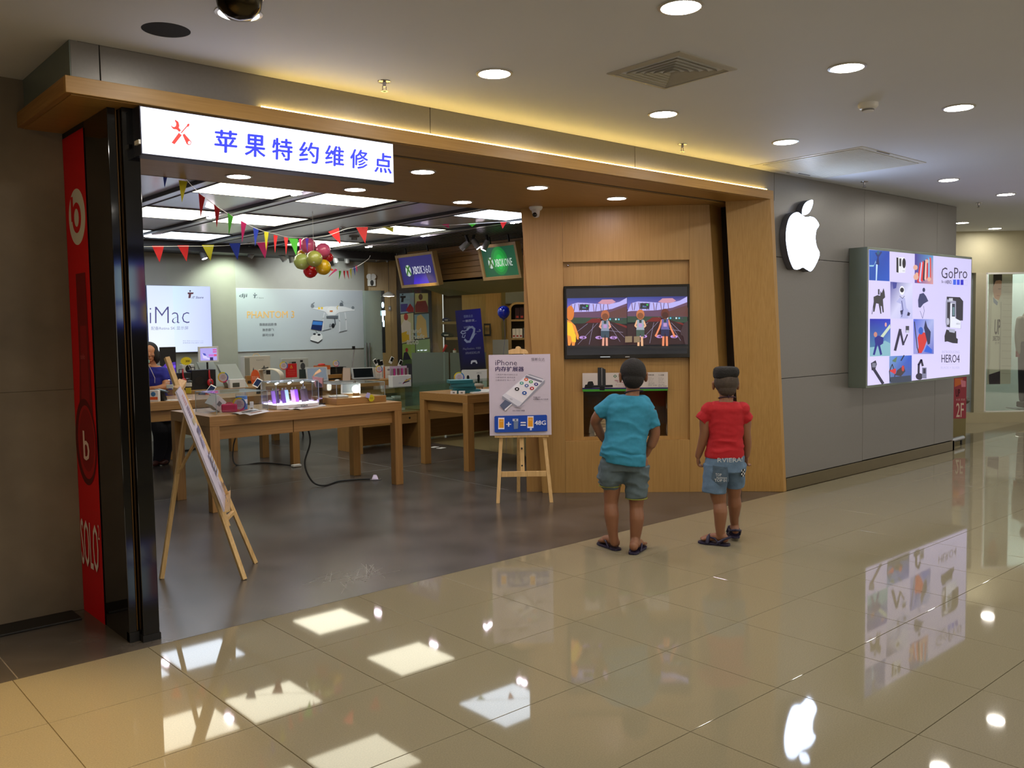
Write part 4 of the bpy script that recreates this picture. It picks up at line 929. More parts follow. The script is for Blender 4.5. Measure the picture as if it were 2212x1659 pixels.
# ---------------- shop assistant leaning on the second table
wp = at(338, 1010, 10.35)
def U3(px): return (px-338)/185.
def Z3(py): return (1008-py)/185.
ws = thing('person', 'woman with black hair and blue shirt behind the table, looking at a phone', 'person', (wp.x, wp.y, 0), RA)
m = MB(); hx, hz = U3(333), Z3(762)
head_mesh(m, (hx, -.02, hz), .225, yaw=-155)
limb(m, [(hx, .0, hz-.06), (U3(336), .02, Z3(792))], [.05, .055])
loft(m, [(Z3(905), U3(345), .06, .16, .11), (Z3(870), U3(344), .05, .14, .10), (Z3(830), U3(342), .03, .16, .10), (Z3(805), U3(341), .02, .17, .085), (Z3(790), U3(338), .02, .08, .06)])
limb(m, [(U3(363), .0, Z3(806)), (U3(368), -.03, Z3(822)), (U3(371), -.07, Z3(834))], [.05, .045, .042])
limb(m, [(U3(371), -.07, Z3(834)), (U3(357), -.12, Z3(838)), (U3(341), -.14, Z3(838))], [.042, .036, .028]); hand(m, (U3(340), -.14, Z3(838)), (-1, -.1, 0), (0, 1, .3), .5)
limb(m, [(U3(322), .0, Z3(806)), (U3(318), -.06, Z3(826)), (U3(326), -.12, Z3(812)), (U3(332), -.14, Z3(800))], [.05, .042, .034, .026]); hand(m, (U3(333), -.14, Z3(799)), (.5, -.1, 1), (.3, -1, 0), 1.3)
blob('body', m, mat('skin_warm', (176, 120, 84), .5), ws, .006, 3)
m = MB(); m.ball((hx-.010, .018, hz+.034), (.100, .104, .098), 24, 16); m.ball((hx-.03, -.045, hz+.062), (.07, .05, .05), 16, 10); m.ball((hx+.03, .05, hz-.04), (.075, .065, .10), 20, 12); m.ball((hx+.075, .0, hz-.02), (.028, .06, .075), 14, 10); m.ball((hx-.075, .0, hz-.02), (.028, .06, .085), 14, 10)
blob('hair', m, M_hair, ws, .006, 2)
m = MB(); loft(m, [(Z3(910), U3(345), .06, .185, .13), (Z3(870), U3(344), .05, .165, .12), (Z3(830), U3(342), .03, .185, .12), (Z3(805), U3(341), .02, .19, .105), (Z3(792), U3(339), .02, .11, .08)], 32)
limb(m, [(U3(361), .005, Z3(806)), (U3(366), -.02, Z3(818))], [.07, .062]); limb(m, [(U3(322), .0, Z3(806)), (U3(319), -.03, Z3(818))], [.07, .062])
blob('blue_shirt', m, mat('royal_cotton', (22, 26, 130), .8, var=.08, vs=20, bump=.1, bs=100), ws, .008, 2, wr_fn(2, .008))
m = MB(); limb(m, [(U3(340), .06, Z3(905)), (U3(352), .0, Z3(935)), (U3(345), .02, Z3(975)), (U3(338), .03, Z3(1000))], [.12, .10, .07, .05]); limb(m, [(U3(352), .10, Z3(905)), (U3(365), .05, Z3(935)), (U3(352), .12, Z3(980)), (U3(350), .12, Z3(1000))], [.12, .09, .06, .05])
loft(m, [(Z3(925), U3(346), .07, .17, .13), (Z3(895), U3(345), .07, .165, .125)])
blob('trousers', m, mat('dark_trousers', (24, 24, 38), .8), ws, .008, 3)
for dx, yy in ((338, .03), (350, .12)):
    m = MB(); m.ball((U3(dx), yy-.05, .035), (.045, .11, .034), 16, 10); m.build('shoe', mat('brown_shoe', (70, 30, 24), .5), ws, smooth=True)
MB().box(U3(330), U3(348), -.215, -.205, Z3(782), Z3(776)).build('phone_case', mat('mint_case', (150, 200, 190), .4), ws, bevel=.002)
MB().tube([(U3(344), -.2, Z3(784)), (U3(349), -.17, Z3(800)), (U3(352), -.13, Z3(815)), (U3(350), -.11, Z3(826))], .003, 6).build('earphone_cable', M_white, ws)
MB().box(U3(327), U3(336), -.125, -.12, Z3(808), Z3(798)).build('name_badge', M_white, ws, bevel=.002)
m = MB()
for sx in (-1, 1): m.tube([Vector((hx, -.02, hz-.02))+Matrix.Rotation(math.radians(-155), 4, 'Z') @ Vector((sx*.036+.022*math.cos(t), .098, .016*math.sin(t))) for t in [2*math.pi*i/12 for i in range(13)]], .0018, 5)
m.build('glasses', M_blackm, ws)
# ================================================================== EASELS, TELEVISION, TABLES
# --- easel facing the viewer
def easel_poster():
    e = thing('easel', 'pine easel holding the white phone memory poster in front of the television wall', 'easel', tuple(at(1127, 1086, 7.8).xy)+(0,), RA)
    S = 7.8/FPX; X = lambda px: (px-1127)*S; Zp = lambda py: (1086-py)*S
    for x0, x1 in ((1075, 1092), (1192, 1168)):
        b = MB(); hx_ = .012
        b.hexa([(X(x0)-hx_*1.3, -.01, 0), (X(x0)+hx_*1.3, -.01, 0), (X(x0)+hx_*1.3, .012, 0), (X(x0)-hx_*1.3, .012, 0)], [(X(x1)-hx_*1.3, .16, 1.1), (X(x1)+hx_*1.3, .16, 1.1), (X(x1)+hx_*1.3, .182, 1.1), (X(x1)-hx_*1.3, .182, 1.1)])
        b.build('leg', M_pine, e, bevel=.002)
    MB().hexa([(X(1121)-.016, .52, 0), (X(1121)+.016, .52, 0), (X(1121)+.016, .54, 0), (X(1121)-.016, .54, 0)], [(X(1126)-.016, .19, 1.28), (X(1126)+.016, .19, 1.28), (X(1126)+.016, .21, 1.28), (X(1126)-.016, .21, 1.28)]).build('leg', M_pine, e, bevel=.002)
    MB().hexa([(X(1130)-.019, .045, .27), (X(1130)+.019, .045, .27), (X(1130)+.019, .062, .27), (X(1130)-.019, .062, .27)], [(X(1127)-.019, .17, 1.30), (X(1127)+.019, .17, 1.30), (X(1127)+.019, .19, 1.30), (X(1127)-.019, .19, 1.30)]).build('centre_rail', M_pine, e, bevel=.002)
    MB().box(X(1083), X(1182), .034, .05, Zp(1030), Zp(1018)).build('cross_bar', M_pine, e, bevel=.002)
    MB().box(X(1070), X(1188), .055, .10, Zp(944), Zp(937)).build('tray', M_pine, e, bevel=.002)
    pts = [(1103, 762), (1103, 754), (1112, 751), (1118, 751), (1120, 746), (1125, 745), (1130, 747), (1131, 751), (1140, 752), (1146, 757), (1147, 762)]
    MB().prism([(X(a), Zp(b)) for a, b in pts], .02, 'y', .15).build('scroll_top', M_pine, e, bevel=.003)
    for z in (Zp(968), Zp(1006)): MB().cone((X(1129), .05-.02*(z > .4), z), (X(1129), .07, z), .008, .008, 12).build('bolt_hole', M_blackm, e)
    return e, X, Zp
eo, X, Zp = easel_poster()
pb = thing('poster_board', 'white poster board about phone memory standing on the pine easel', 'poster', eo.location+Vector((0, 0, 0)), RA)
pb.location = Vector(eo.location)+Matrix.Rotation(RA, 3, 'Z') @ Vector((X(1059.5), .05, Zp(939)))
pb.rotation_euler = (math.radians(-6), 0, RA)
PW, PH = X(1195)-X(1060), Zp(762)-Zp(939)
MB().box(0, PW, .0, .014, 0, PH).build('foam_board', mat('board_white', (206, 198, 204), .6), pb, bevel=.001)
A = Art([(80, 103), (695, 88), (720, 915), (90, 918)], PW, PH)
ink = (46, 36, 84)
A.poly([(80, 103), (90, 918), (720, 915), (695, 88)], (198, 190, 200))
A.text('iPhone', 146, 153, 362, 205, (60, 50, 80)).text('内存扩展器', 148, 218, 430, 266, (44, 30, 84), .03).text('恒新众达', 504, 127, 640, 158, (90, 84, 96)).text('HENG XIN ZHONG DA', 508, 164, 645, 170, (150, 144, 154))
for k, s in enumerate(('○美国苹果MFi授权认证', '○即插即用 通用全系', '○高速读写 快人一步')): A.text(s, 150, 290+28*k, (368, 346, 346)[k], 306+28*k, (130, 124, 136))
A.poly([(212, 520), (235, 500), (465, 300), (490, 292), (620, 335), (645, 360), (640, 385), (405, 615), (390, 630), (360, 628), (215, 545)], (150, 152, 164)).poly([(215, 510), (460, 297), (640, 350), (392, 612), (370, 618)], (214, 216, 224)).poly([(248, 487), (458, 312), (612, 370), (418, 583)], (232, 232, 236))
A.poly([(440, 325), (455, 305), (622, 362), (608, 378)], (120, 122, 136)).ell(305, 545, 17, 9, (190, 192, 200), rot=25)
for q, c in (((455, 346, 21, 16), (226, 108, 60)), ((503, 370, 20, 15), (58, 150, 60)), ((410, 383, 20, 15), (70, 160, 146)), ((556, 394, 21, 16), (56, 48, 120)), ((460, 408, 21, 16), (80, 104, 160)), ((514, 436, 22, 17), (176, 48, 52)), ((363, 443, 23, 18), (30, 26, 30)), ((438, 483, 24, 18), (36, 84, 160))): A.ell(*q, c).ell(q[0], q[1], q[2]*.4, q[3]*.4, (236, 236, 240))
A.poly([(190, 610), (245, 552), (312, 588), (255, 655), (238, 662)], (90, 100, 124)).poly([(238, 650), (308, 590), (314, 598), (242, 666)], (226, 228, 232)).poly([(330, 625), (450, 608), (420, 620), (380, 632)], (170, 164, 176))
A.text('专属APP', 528, 521, 600, 535, (60, 56, 70), .01).text('完美兼容 iOS 与安卓', 528, 540, 680, 554, (60, 56, 70), .01).text('32G 内存扩展器', 320, 655, 442, 671, (60, 56, 70), .01)
A.poly([(148, 716), (660, 707), (670, 715), (676, 870), (668, 876), (148, 885), (139, 878), (137, 724)], (24, 72, 168))
for x0, x1, y0, y1 in ((175, 237, 734, 852), (470, 533, 720, 842)):
    A.rect(x0, y0, x1, y1, (232, 230, 236)).rect(x0+7, y0+14, x1-7, y1-14, (226, 156, 30))
A.text('16G', 192, 764, 220, 776, (240, 210, 150)).text('48G', 486, 752, 518, 764, (240, 210, 150)).rect(497, 842, 516, 866, (200, 210, 226))
A.text('+', 256, 780, 304, 826, (226, 230, 240), .02).text('=', 403, 782, 452, 818, (226, 230, 240), .03).poly([(330, 770), (378, 764), (375, 848), (333, 852)], (110, 130, 160)).rect(320, 746, 376, 770, (190, 200, 214)).rect(342, 750, 358, 766, (70, 80, 100)).text('48G', 545, 768, 658, 812, (224, 230, 244), .03)
A.done('printed_face', M_print, pb, loc=(0, 0, 0))

# --- easel seen from the side at the entrance, leaning poster
er = thing('easel', 'pine easel seen from the side at the shop entrance', 'easel', (1.45, 1.0, 0), 0)
def bar(p0, p1, w, mb=None):
    p0, p1 = Vector(p0), Vector(p1); d = (p1-p0).normalized(); a = d.cross(Vector((1, 0, 0))); a = a.normalized() if a.length > .1 else Vector((0, 1, 0)); b = d.cross(a).normalized()
    mb = mb or MB(); h = w/2; return mb.hexa([p0-a*h-b*h, p0+a*h-b*h, p0+a*h+b*h, p0-a*h+b*h], [p1-a*h-b*h, p1+a*h-b*h, p1+a*h+b*h, p1-a*h+b*h])
O = Vector((1.45, 1.0, 0))
f1 = Vector((1.472, .776, 0))-O; f2 = Vector((1.70, 1.10, 0))-O; f3 = Vector((1.099, 1.171, 0))-O
# the top: pixel (357,770) at roughly the depth of the easel
tp = at(360, 772, dep(Vector((1.22, 1.30, 0))))-O; hinge = at(402, 892, dep(Vector((1.32, 1.2, 0))))-O
mid = at(384, 838, dep(Vector((1.28, 1.22, 0))))-O
bar(f1, mid, .028).build('leg', M_pine, er, bevel=.002); bar(f2, mid+Vector((.03, .03, 0)), .026).build('leg', M_pine, er, bevel=.002)
bar(f3, hinge, .026).build('leg', M_pine, er, bevel=.002)
cb = f1.lerp(mid, .27); bar(cb+Vector((.01, 0, .0)), tp, .03).build('centre_rail', M_pine, er, bevel=.002)
bar(mid-Vector((.02, .03, .02)), mid+Vector((.05, .05, .03)), .05).build('clamp_block', M_pine, er, bevel=.003)
bar(f1.lerp(mid, .3), f2.lerp(mid, .3), .024).build('cross_bar', M_pine, er, bevel=.002)
bar(f3.lerp(hinge, .62), f1.lerp(mid, .72), .016).build('stay', M_pine, er, bevel=.002)
# board: lies against legs, seen almost edge on
pl_ = thing('poster_board', 'leaning white poster board seen nearly edge-on at the shop entrance', 'poster', O+f1.lerp(mid, .40), 0)
q = [(368, 800), (378, 789), (490, 1075), (487, 1103)]
dd = [1.22+.0, 1.22, 1.5, 1.5]
dl, db = dep(Vector((1.22, 1.22, 0))), dep(Vector((1.40, .98, 0)))
P = [at(381, 847, 5.28)-pl_.location, at(392, 831, 5.80)-pl_.location, at(487, 1063, 5.88)-pl_.location, at(485, 1105, 5.36)-pl_.location]
nn = (P[1]-P[0]).cross(P[3]-P[0]).normalized(); nn = nn if nn.dot(Vector((CX, CY, CZ))-pl_.location-P[0]) > 0 else -nn
b = MB(); b.add([p-nn*.008 for p in P]+[p for p in P], [[0, 1, 2, 3], [7, 6, 5, 4], [0, 4, 5, 1], [1, 5, 6, 2], [2, 6, 7, 3], [3, 7, 4, 0]]); b.build('foam_board', mat('board_lilac', (196, 190, 204), .6), pl_)
class QuadArt(MB):
    def __init__(s, P, n): super().__init__(); s.P = P; s.n = n; s.k = 1
    def poly(s, pts, col):
        o = s.n*(.0015+.0004*s.k); s.k += 1
        s.add([(s.P[0].lerp(s.P[1], u)).lerp(s.P[3].lerp(s.P[2], u), v)+o for u, v in pts], [list(range(len(pts)))], lin(col)); return s
A = QuadArt(P, nn); rr = random.Random(5)
A.poly([(0, 0), (1, 0), (1, 1), (0, 1)], (200, 196, 210))
for v0, v1, u0, u1, c in ((.06, .15, .3, .7, (190, 150, 150)), (.16, .26, .3, .7, (140, 126, 150)), (.27, .32, .35, .8, (196, 184, 140)), (.36, .42, .4, .95, (110, 112, 150)), (.43, .52, .35, .7, (150, 150, 186)), (.56, .60, .5, .6, (110, 90, 110)), (.60, .80, .5, .95, (176, 180, 198)), (.66, .69, .7, .85, (60, 64, 90)), (.72, .86, .25, .4, (130, 134, 160)), (.84, .93, .5, .7, (120, 110, 130)), (.88, .95, .75, .9, (70, 66, 90)), (.92, .98, .2, .35, (90, 90, 120))):
    for k in range(5):
        a = v0+(v1-v0)*k/5; A.poly([(u0+rr.random()*.1, a), (u1-rr.random()*.1, a), (u1-rr.random()*.1, a+(v1-v0)/6.5), (u0+rr.random()*.1, a+(v1-v0)/6.5)], c)
A.build('printed_face', M_print, pl_, fix=False)
b = MB(); b.add([P[3]+Vector((0, 0, -.002)), P[2]+Vector((0, 0, -.002)), P[2]+nn*.035+Vector((0, 0, .0)), P[3]+nn*.035, P[3]+nn*.035+Vector((0, 0, .03)), P[2]+nn*.035+Vector((0, 0, .03)), P[3]-Vector((0, 0, .012)), P[2]-Vector((0, 0, .012)), P[2]+nn*.035-Vector((0, 0, .012)), P[3]+nn*.035-Vector((0, 0, .012))], [[0, 1, 2, 3], [3, 2, 5, 4], [6, 7, 8, 9], [0, 6, 9, 3], [1, 2, 8, 7], [3, 9, 8, 2]]); b.v = [Vector(v)+pl_.location-O for v in b.v]; b.build('tray', M_pine, er)

# --- television
def wall_thing(name, label, cat, s, z, off=0, tilt=0):
    o = Matrix.Rotation(math.radians(-43.85), 3, 'Z') @ Vector((s, off, 0)); return thing(name, label, cat, (4.784+o.x, 1.551+o.y, z), math.radians(-43.85))
tv = wall_thing('television', 'wide black television showing a split-screen running game', 'television', .2225, 1.256, -.022)
TW, TH = 1.154, .676
MB().box(0, TW, .0, .06, 0, TH).build('body', mat('tv_black', (8, 8, 9), .22, spec=.25), tv, bevel=.004)
MB().box(.3, .85, .06, .064, .2, .5).build('mount', M_blackm, tv)
A = Art([(262, 520), (1940, 478), (1942, 1420), (280, 1455)], TW-.045, TH-.062, front=-.0008)
A.poly([(262, 520), (280, 1455), (1942, 1420), (1940, 478)], (26, 28, 32))
for sx, sd in ((0, 0), (832, 1)):
    x = lambda v: v+sx; y = lambda v: v-22*sd
    L0, L1 = x(275), x(1104)
    A.grad([(L0, y(830)), (L1, y(820)), (L1, y(636)), (L0, y(655))], [(110, 100, 190), (150, 130, 190), (40, 44, 110), (50, 70, 150)])
    A.poly([(x(700), y(720)), (x(760), y(670)), (x(900), y(665)), (x(950), y(700)), (x(900), y(730)), (x(780), y(735))], (196, 140, 160))
    A.poly([(L0, y(860)), (x(330), y(740)), (x(420), y(715)), (x(560), y(720)), (x(700), y(730)), (x(860), y(735)), (x(1000), y(700)), (L1, y(640)), (L1, y(760)), (x(900), y(800)), (x(700), y(835)), (x(500), y(850))], (176, 170, 232))
    for k in range(11):
        xx = x(335+k*50); A.line([(xx, y(735)), (xx+(-1)**k*14, y(835))], 9, (80, 60, 100) if k % 2 else (110, 66, 80))
    A.poly([(x(330), y(850)), (x(700), y(838)), (x(900), y(800)), (L1, y(720)), (L1, y(925)), (L0, y(925)), (L0, y(860))], (96, 66, 92)).poly([(x(830), y(860)), (x(960), y(810)), (L1, y(760)), (L1, y(920)), (x(850), y(920))], (92, 58, 56))
    A.rect(L0, y(925), L1, y(1010), (44, 66, 52)).rect(x(450), y(738), x(575), y(820), (40, 42, 52)).text('Xbox', x(484), y(772), x(540), y(798), (120, 160, 230)).ell(x(550), y(762), 12, 12, (50, 200, 80))
    for k in range(9): A.rect(x(700+k*40), y(935), x(722+k*40), y(958), ((200, 210, 220), (90, 180, 210), (60, 60, 80))[k % 3])
    A.poly([(L0, y(1330)), (L0, y(1040)), (x(540), y(1000)), (x(620), y(940)), (x(740), y(935)), (x(960), y(1000)), (L1, y(1070)), (L1, y(1310))], (44, 22, 26)).poly([(x(530), y(1000)), (x(620), y(938)), (x(740), y(935)), (x(740), y(995))], (110, 30, 28)).poly([(x(930), y(1000)), (x(1000), y(1005)), (L1, y(1040)), (L1, y(1070))], (110, 34, 32))
    for a, b in (((560, 1010), (410, 1130)), ((640, 1010), (585, 1300)), ((700, 1000), (430, 1300)), ((860, 1020), (1010, 1260)), ((880, 1010), (1070, 1200)), ((820, 1100), (1050, 1130))): A.line([(x(a[0]), y(a[1])), (x(b[0]), y(b[1]))], 4, (150, 140, 170))
    for t_, a in (('3', 450), ('4', 670), ('5', 870)): A.ell(x(a+48), y(1205), 50, 22, (180, 140, 206)).text(t_, x(a+28), y(1190), x(a+70), y(1222), (60, 30, 60), .03)
def runner(cx, cy, s, hair, skin, top, short, arms=0):
    c = lambda dx, dy: (cx+dx*s, cy+dy*s)
    for sg in (-1, 1): A.line([c(sg*22, 185), c(sg*26, 330)], 30*s, skin)
    for sg in (-1, 1):
        if arms == 0: A.line([c(sg*45, -20), c(sg*72, 50), c(sg*30, 90)], 24*s, skin)
        else: A.line([c(sg*45, -20), c(sg*80, 90), c(sg*120, 180)], 24*s, skin).ell(*c(sg*124, 195), 18*s, 18*s, skin)
    A.poly([c(-45, -35), c(45, -35), c(50, 60), c(58, 120), c(-58, 120), c(-50, 60)], top).poly([c(-58, 110), c(58, 110), c(56, 205), c(8, 205), c(0, 150), c(-8, 205), c(-56, 205)], short).rect(cx-18*s, cy-35*s, cx+18*s, cy+10*s, (40, 60, 60)).rect(cx-24*s, cy+20*s, cx+24*s, cy+70*s, (176, 140, 190))
    A.ell(*c(0, -60), 16*s, 26*s, skin).ell(*c(0, -110), 58*s, 72*s, hair).ell(*c(0, -90), 44*s, 46*s, tuple(v*.7 for v in hair))
runner(800, 1000, 1, (170, 96, 60), (214, 150, 130), (130, 140, 160), (50, 70, 84)); runner(1285, 985, .98, (186, 110, 66), (222, 170, 130), (150, 160, 170), (60, 80, 70)); runner(1625, 975, 1, (96, 46, 36), (220, 130, 90), (96, 90, 150), (30, 36, 70), 1)
A.poly([(278, 960), (330, 980), (390, 1040), (440, 1180), (435, 1235), (415, 1230), (385, 1120), (395, 1250), (380, 1325), (345, 1325), (340, 1260), (320, 1325), (292, 1325), (280, 1170)], (226, 140, 60)).poly([(278, 985), (345, 1010), (370, 1100), (400, 1180), (398, 1270), (345, 1265), (330, 1190), (282, 1170)], (236, 190, 40)).ell(318, 865, 54, 105, (206, 116, 46)).poly([(1938, 770), (1905, 820), (1908, 890), (1938, 910)], (90, 50, 44)).poly([(1938, 960), (1880, 1000), (1835, 1110), (1840, 1160), (1870, 1170), (1900, 1290), (1938, 1290)], (60, 42, 46))
for a, b in ((1075, 1170), (1195, 1280)): A.poly([(a, 1270), (b, 1265), (b, 1180), (a, 1185)], (130, 110, 84))
A.poly([(275, 655), (275, 1330), (262, 1330), (262, 655)], (20, 20, 22)).rect(278, 1318, 1940, 1345, (20, 20, 22))
A.done('screen', M_glowd, tv, loc=(.022, 0, .038))
MB().box(.33, .42, -.003, 0, .016, .019).build('status_light', emit('tv_led', (230, 235, 240), 1), tv)
MB().box(.56, .60, -.002, 0, .012, .018).build('maker_mark', M_chrome, tv)
# --- price card with console picture
pc = wall_thing('price_card', 'white console price card with green and purple stripes under the television', 'price card', .386, .952, -.003)
CW, CH = .79, .172
MB().box(0, CW, -.002, .0, 0, CH).build('card', M_paper, pc)
A = Art([(160, 373), (1672, 345), (1674, 684), (170, 712)], CW, CH, front=-.003)
A.poly([(160, 373), (170, 712), (1674, 684), (1672, 345)], (198, 190, 180)).poly([(165, 642), (166, 668), (1674, 650), (1674, 625)], (46, 24, 96)).poly([(166, 668), (170, 712), (1674, 684), (1674, 650)], (60, 140, 44))
A.poly([(248, 585), (262, 530), (300, 522), (345, 522), (370, 590), (320, 600)], (22, 22, 24)).poly([(200, 640), (215, 585), (250, 580), (330, 600), (330, 650), (210, 650)], (24, 22, 26)).poly([(325, 595), (700, 585), (704, 625), (330, 640)], (26, 28, 32)).rect(470, 625, 560, 685, (20, 22, 26))
A.ell(740, 425, 30, 28, (90, 120, 90)).line([(722, 445), (758, 405)], 6, (200, 200, 195)).line([(722, 405), (758, 445)], 6, (200, 200, 195)).text('XBOX 360', 790, 405, 1010, 445, (90, 130, 90)).text('惊喜价', 732, 492, 800, 515, (150, 40, 90), .02).text('¥', 782, 522, 800, 546, (150, 40, 90)).text('3,480', 820, 488, 1010, 550, (160, 34, 80), .03).text('送 4GB 主机 双手柄', 750, 570, 1000, 590, (170, 90, 120)).text('250G 硬盘套装', 790, 602, 1000, 620, (170, 90, 120))
for x0, t1 in ((1325, '套餐优惠'), (1500, '三人套餐')):
    A.text(t1, x0, 388, x0+100, 410, (50, 46, 44), .03)
    for k, s in enumerate(('主机一台 手柄', '游戏光盘', '高清线一根', '电源一套', '感应器')): A.text(s, x0+2, 436+24*k, x0+60+(k*37) % 50, 448+24*k, (120, 114, 108))
    A.text('原价: 4380元', x0+5, 566-14*(x0 < 1400), x0+110, 580-14*(x0 < 1400), (90, 84, 80), .01).text('现价 3588', x0, 588-14*(x0 < 1400), x0+150, 612-14*(x0 < 1400), (110, 104, 96))
A.done('printed_face', M_print, pc)
MB().prism([(.142, .05), (.215, .042), (.215, .205), (.18, .223), (.142, .223)], .004, 'y', -.008).build('console_cutout', mat('console_black', (16, 20, 28), .3), pc, label='black upright game console picture standing proud')
m = MB(); m.prism([(.178, .06), (.182, .06), (.182, .22), (.178, .22)], .001, 'y', -.0095); m.build('console_edge', M_chrome, pc)
bx = wall_thing('paper_stack', 'pale stack of cases behind the smoked glass of the wall opening', 'stack', .56, .523, .14)
for k in range(8): MB().box(-.06+.004*(k % 3), .07+.003*(k % 2), 0, .16, k*.027, k*.027+.024).build('case', M_paper, bx, bevel=.002)

# --- display tables
def table(label, x0, x1, y0, y1, zt, legs, split=None, name='display_table'):
    t = thing(name, label, 'table', (x0, y0, 0)); L = x1-x0; D = y1-y0; c = .087
    MB().box(0, L, 0, D, zt-.09, zt).build('top', M_tabx, t, bevel=.003)
    for lx_, ly in legs: MB().box(lx_-x0, lx_-x0+c, ly-y0, ly-y0+c, 0, zt-.09).build('leg', M_tabz, t, bevel=.003)
    a = .05; sp = [a] + ([s-x0 for s in split] if split else []) + [L-a]
    for p, q in zip(sp[:-1], sp[1:]): MB().box(p+.003, q-.003, a, a+.02, zt-.21, zt-.09).build('drawer_front', M_tabx, t, bevel=.002)
    MB().box(a, L-a, D-a-.02, D-a, zt-.21, zt-.09).build('apron', M_tabx, t); MB().box(a, a+.02, a+.021, D-a-.021, zt-.21, zt-.09).build('apron', M_taby, t); MB().box(L-a-.02, L-a, a+.021, D-a-.021, zt-.21, zt-.09).build('apron', M_taby, t)
    return t
ZT = .835
table('long oak display table at the front, with glass cases on top', 2.17, 4.15, 2.92, 3.81, ZT, ((2.17, 2.92), (4.063, 2.92), (2.17, 3.723), (4.063, 3.723)), (2.98,))
table('oak display table behind the front one, where the assistant leans', 2.0, 4.08, 4.94, 5.82, ZT, ((2.0, 4.94), (3.99, 4.94), (2.0, 5.733), (3.99, 5.733)), (3.0,))
table('oak display table at the right behind the phone poster easel', 5.08, 6.95, 3.03, 3.92, ZT, ((5.08, 3.03), (6.863, 3.03), (5.08, 3.833), (6.863, 3.833)))
table('long wall-side table at the back loaded with boxes and laptops', 3.1, 6.62, 6.45, 7.35, ZT, ((3.1, 6.45), (3.98, 6.62), (4.9, 7.263), (6.53, 6.45), (6.53, 7.263), (3.1, 7.263)), (4.3, 5.5))
# glass showcases
def showcase(label, x0, x1, y0, y1, lock=True):
    t = thing('glass_showcase', label, 'showcase', (x0, y0, 0)); L, D = x1-x0, y1-y0; w = M_tabz
    MB().box(0, .035, 0, D, 0, .46).build('side_panel', w, t, bevel=.002); MB().box(L-.035, L, 0, D, 0, .46).build('side_panel', w, t, bevel=.002)
    MB().box(0, L, 0, D, .46, .485).build('shelf_board', M_tabx, t, bevel=.002)
    dr = MB().box(.04, L-.04, .01, .03, .33, .455).build('drawer', M_tabx, t, bevel=.002)
    MB().box(.04, L-.04, D-.03, D-.01, .02, .455).build('back_panel', M_tabx, t)
    if lock: MB().cone((L-.16, .01, .40), (L-.16, .004, .40), .014, .014, 16).build('lock', M_blackm, dr)
    for q in ((0, L, 0, .006), (0, L, D-.006, D)): MB().box(q[0], q[1], q[2], q[3], .486, .80).build('glass_pane', M_glassg, t)
    for q in ((0, .006), (L-.006, L)): MB().box(q[0], q[1], .007, D-.007, .486, .80).build('glass_pane', M_glassg, t)
    MB().box(.01, L-.01, .05, D-.01, .64, .646).build('glass_shelf', M_glassg, t)
    MB().box(-.005, L+.005, -.005, D+.005, .801, .809).build('glass_top', M_glassg, t)
    return t
showcase('glass showcase with a wooden base and round lock, right of the front table', 5.0, 5.92, 5.10, 5.66)
showcase('greenish glass showcase farther back, between the two right-hand tables', 6.0, 7.7, 5.30, 5.8, False)
GN = ('left on the upper glass shelf', 'right on the upper glass shelf', 'front left at the bottom', 'front right at the bottom', 'deep left at the bottom', 'in the farther showcase, left', 'in the farther showcase, right')
for k, (x, y, z) in enumerate(((5.55, 5.3, .646), (5.75, 5.4, .646), (5.6, 5.25, .486), (5.78, 5.35, .486), (5.4, 5.4, .486), (6.6, 5.5, .486), (6.95, 5.55, .486))):
    t = thing('boxed_gadget', 'small pale boxed gadget in the glass showcase, '+GN[k], 'box', (x, y, z+.0005), 0, 'boxed gadgets in the showcases')
    MB().box(-.05, .05, -.04, .04, 0, .03).build('box', M_paper, t, bevel=.002); MB().box(-.04, .04, -.03, .03, .030, .032).build('label_print', M_green, t)
# ================================================================== WALL GRAPHICS IN THE SHOP
def wallart(name, label, cat, tl, br, y, quad, m, thick=.03, rim=None):
    a = aty(*tl, y); b = aty(*br, y); t = thing(name, label, cat, (a.x, y, b.z)); w, h = b.x-a.x, a.z-b.z
    MB().box(0, w, 0, thick, 0, h).build('box', rim or M_grey, t, bevel=.002)
    return t, Art(quad, w-.006, h-.006), w, h
# desktop computer advert (crop 310,580 x8.296)
t, A, w, h = wallart('wall_lightbox', 'bluish white computer lightbox on the back wall behind the assistant', 'lightbox', (316, 616), (459, 759), 8.50, [(45, 300), (1205, 330), (1245, 1480), (90, 1500)], M_glow, .06, mat('blue_rim', (90, 100, 160), .4))
A.grad([(90, 1500), (1245, 1480), (1205, 330), (45, 300)], [(240, 246, 252), (210, 224, 253), (202, 226, 250), (214, 226, 252)]).grad([(560, 1492), (1245, 1480), (1205, 330), (520, 312)], [(225, 238, 252), (196, 206, 255), (190, 200, 250), (206, 232, 250)])
A.text('iMac', 100, 680, 825, 975, (72, 70, 130), -.018).text('配备Retina 5K 显示屏', 125, 1030, 805, 1092, (130, 134, 180)).text('iT Store', 870, 500, 1080, 540, (60, 56, 100), .02, 12)
A.ell(840, 405, 17, 15, (50, 44, 80)).poly([(795, 430), (905, 430), (895, 462), (860, 462), (852, 500), (845, 532), (806, 532), (815, 462), (795, 462)], (80, 30, 50))
A.text('地址·电话 www.itstore.com', 700, 1280, 1080, 1302, (150, 156, 196)).text('咨询热线 0760-8879 1327', 700, 1315, 1080, 1340, (140, 146, 190))
A.done('lit_face', M_glow, t, loc=(.003, 0, .003))
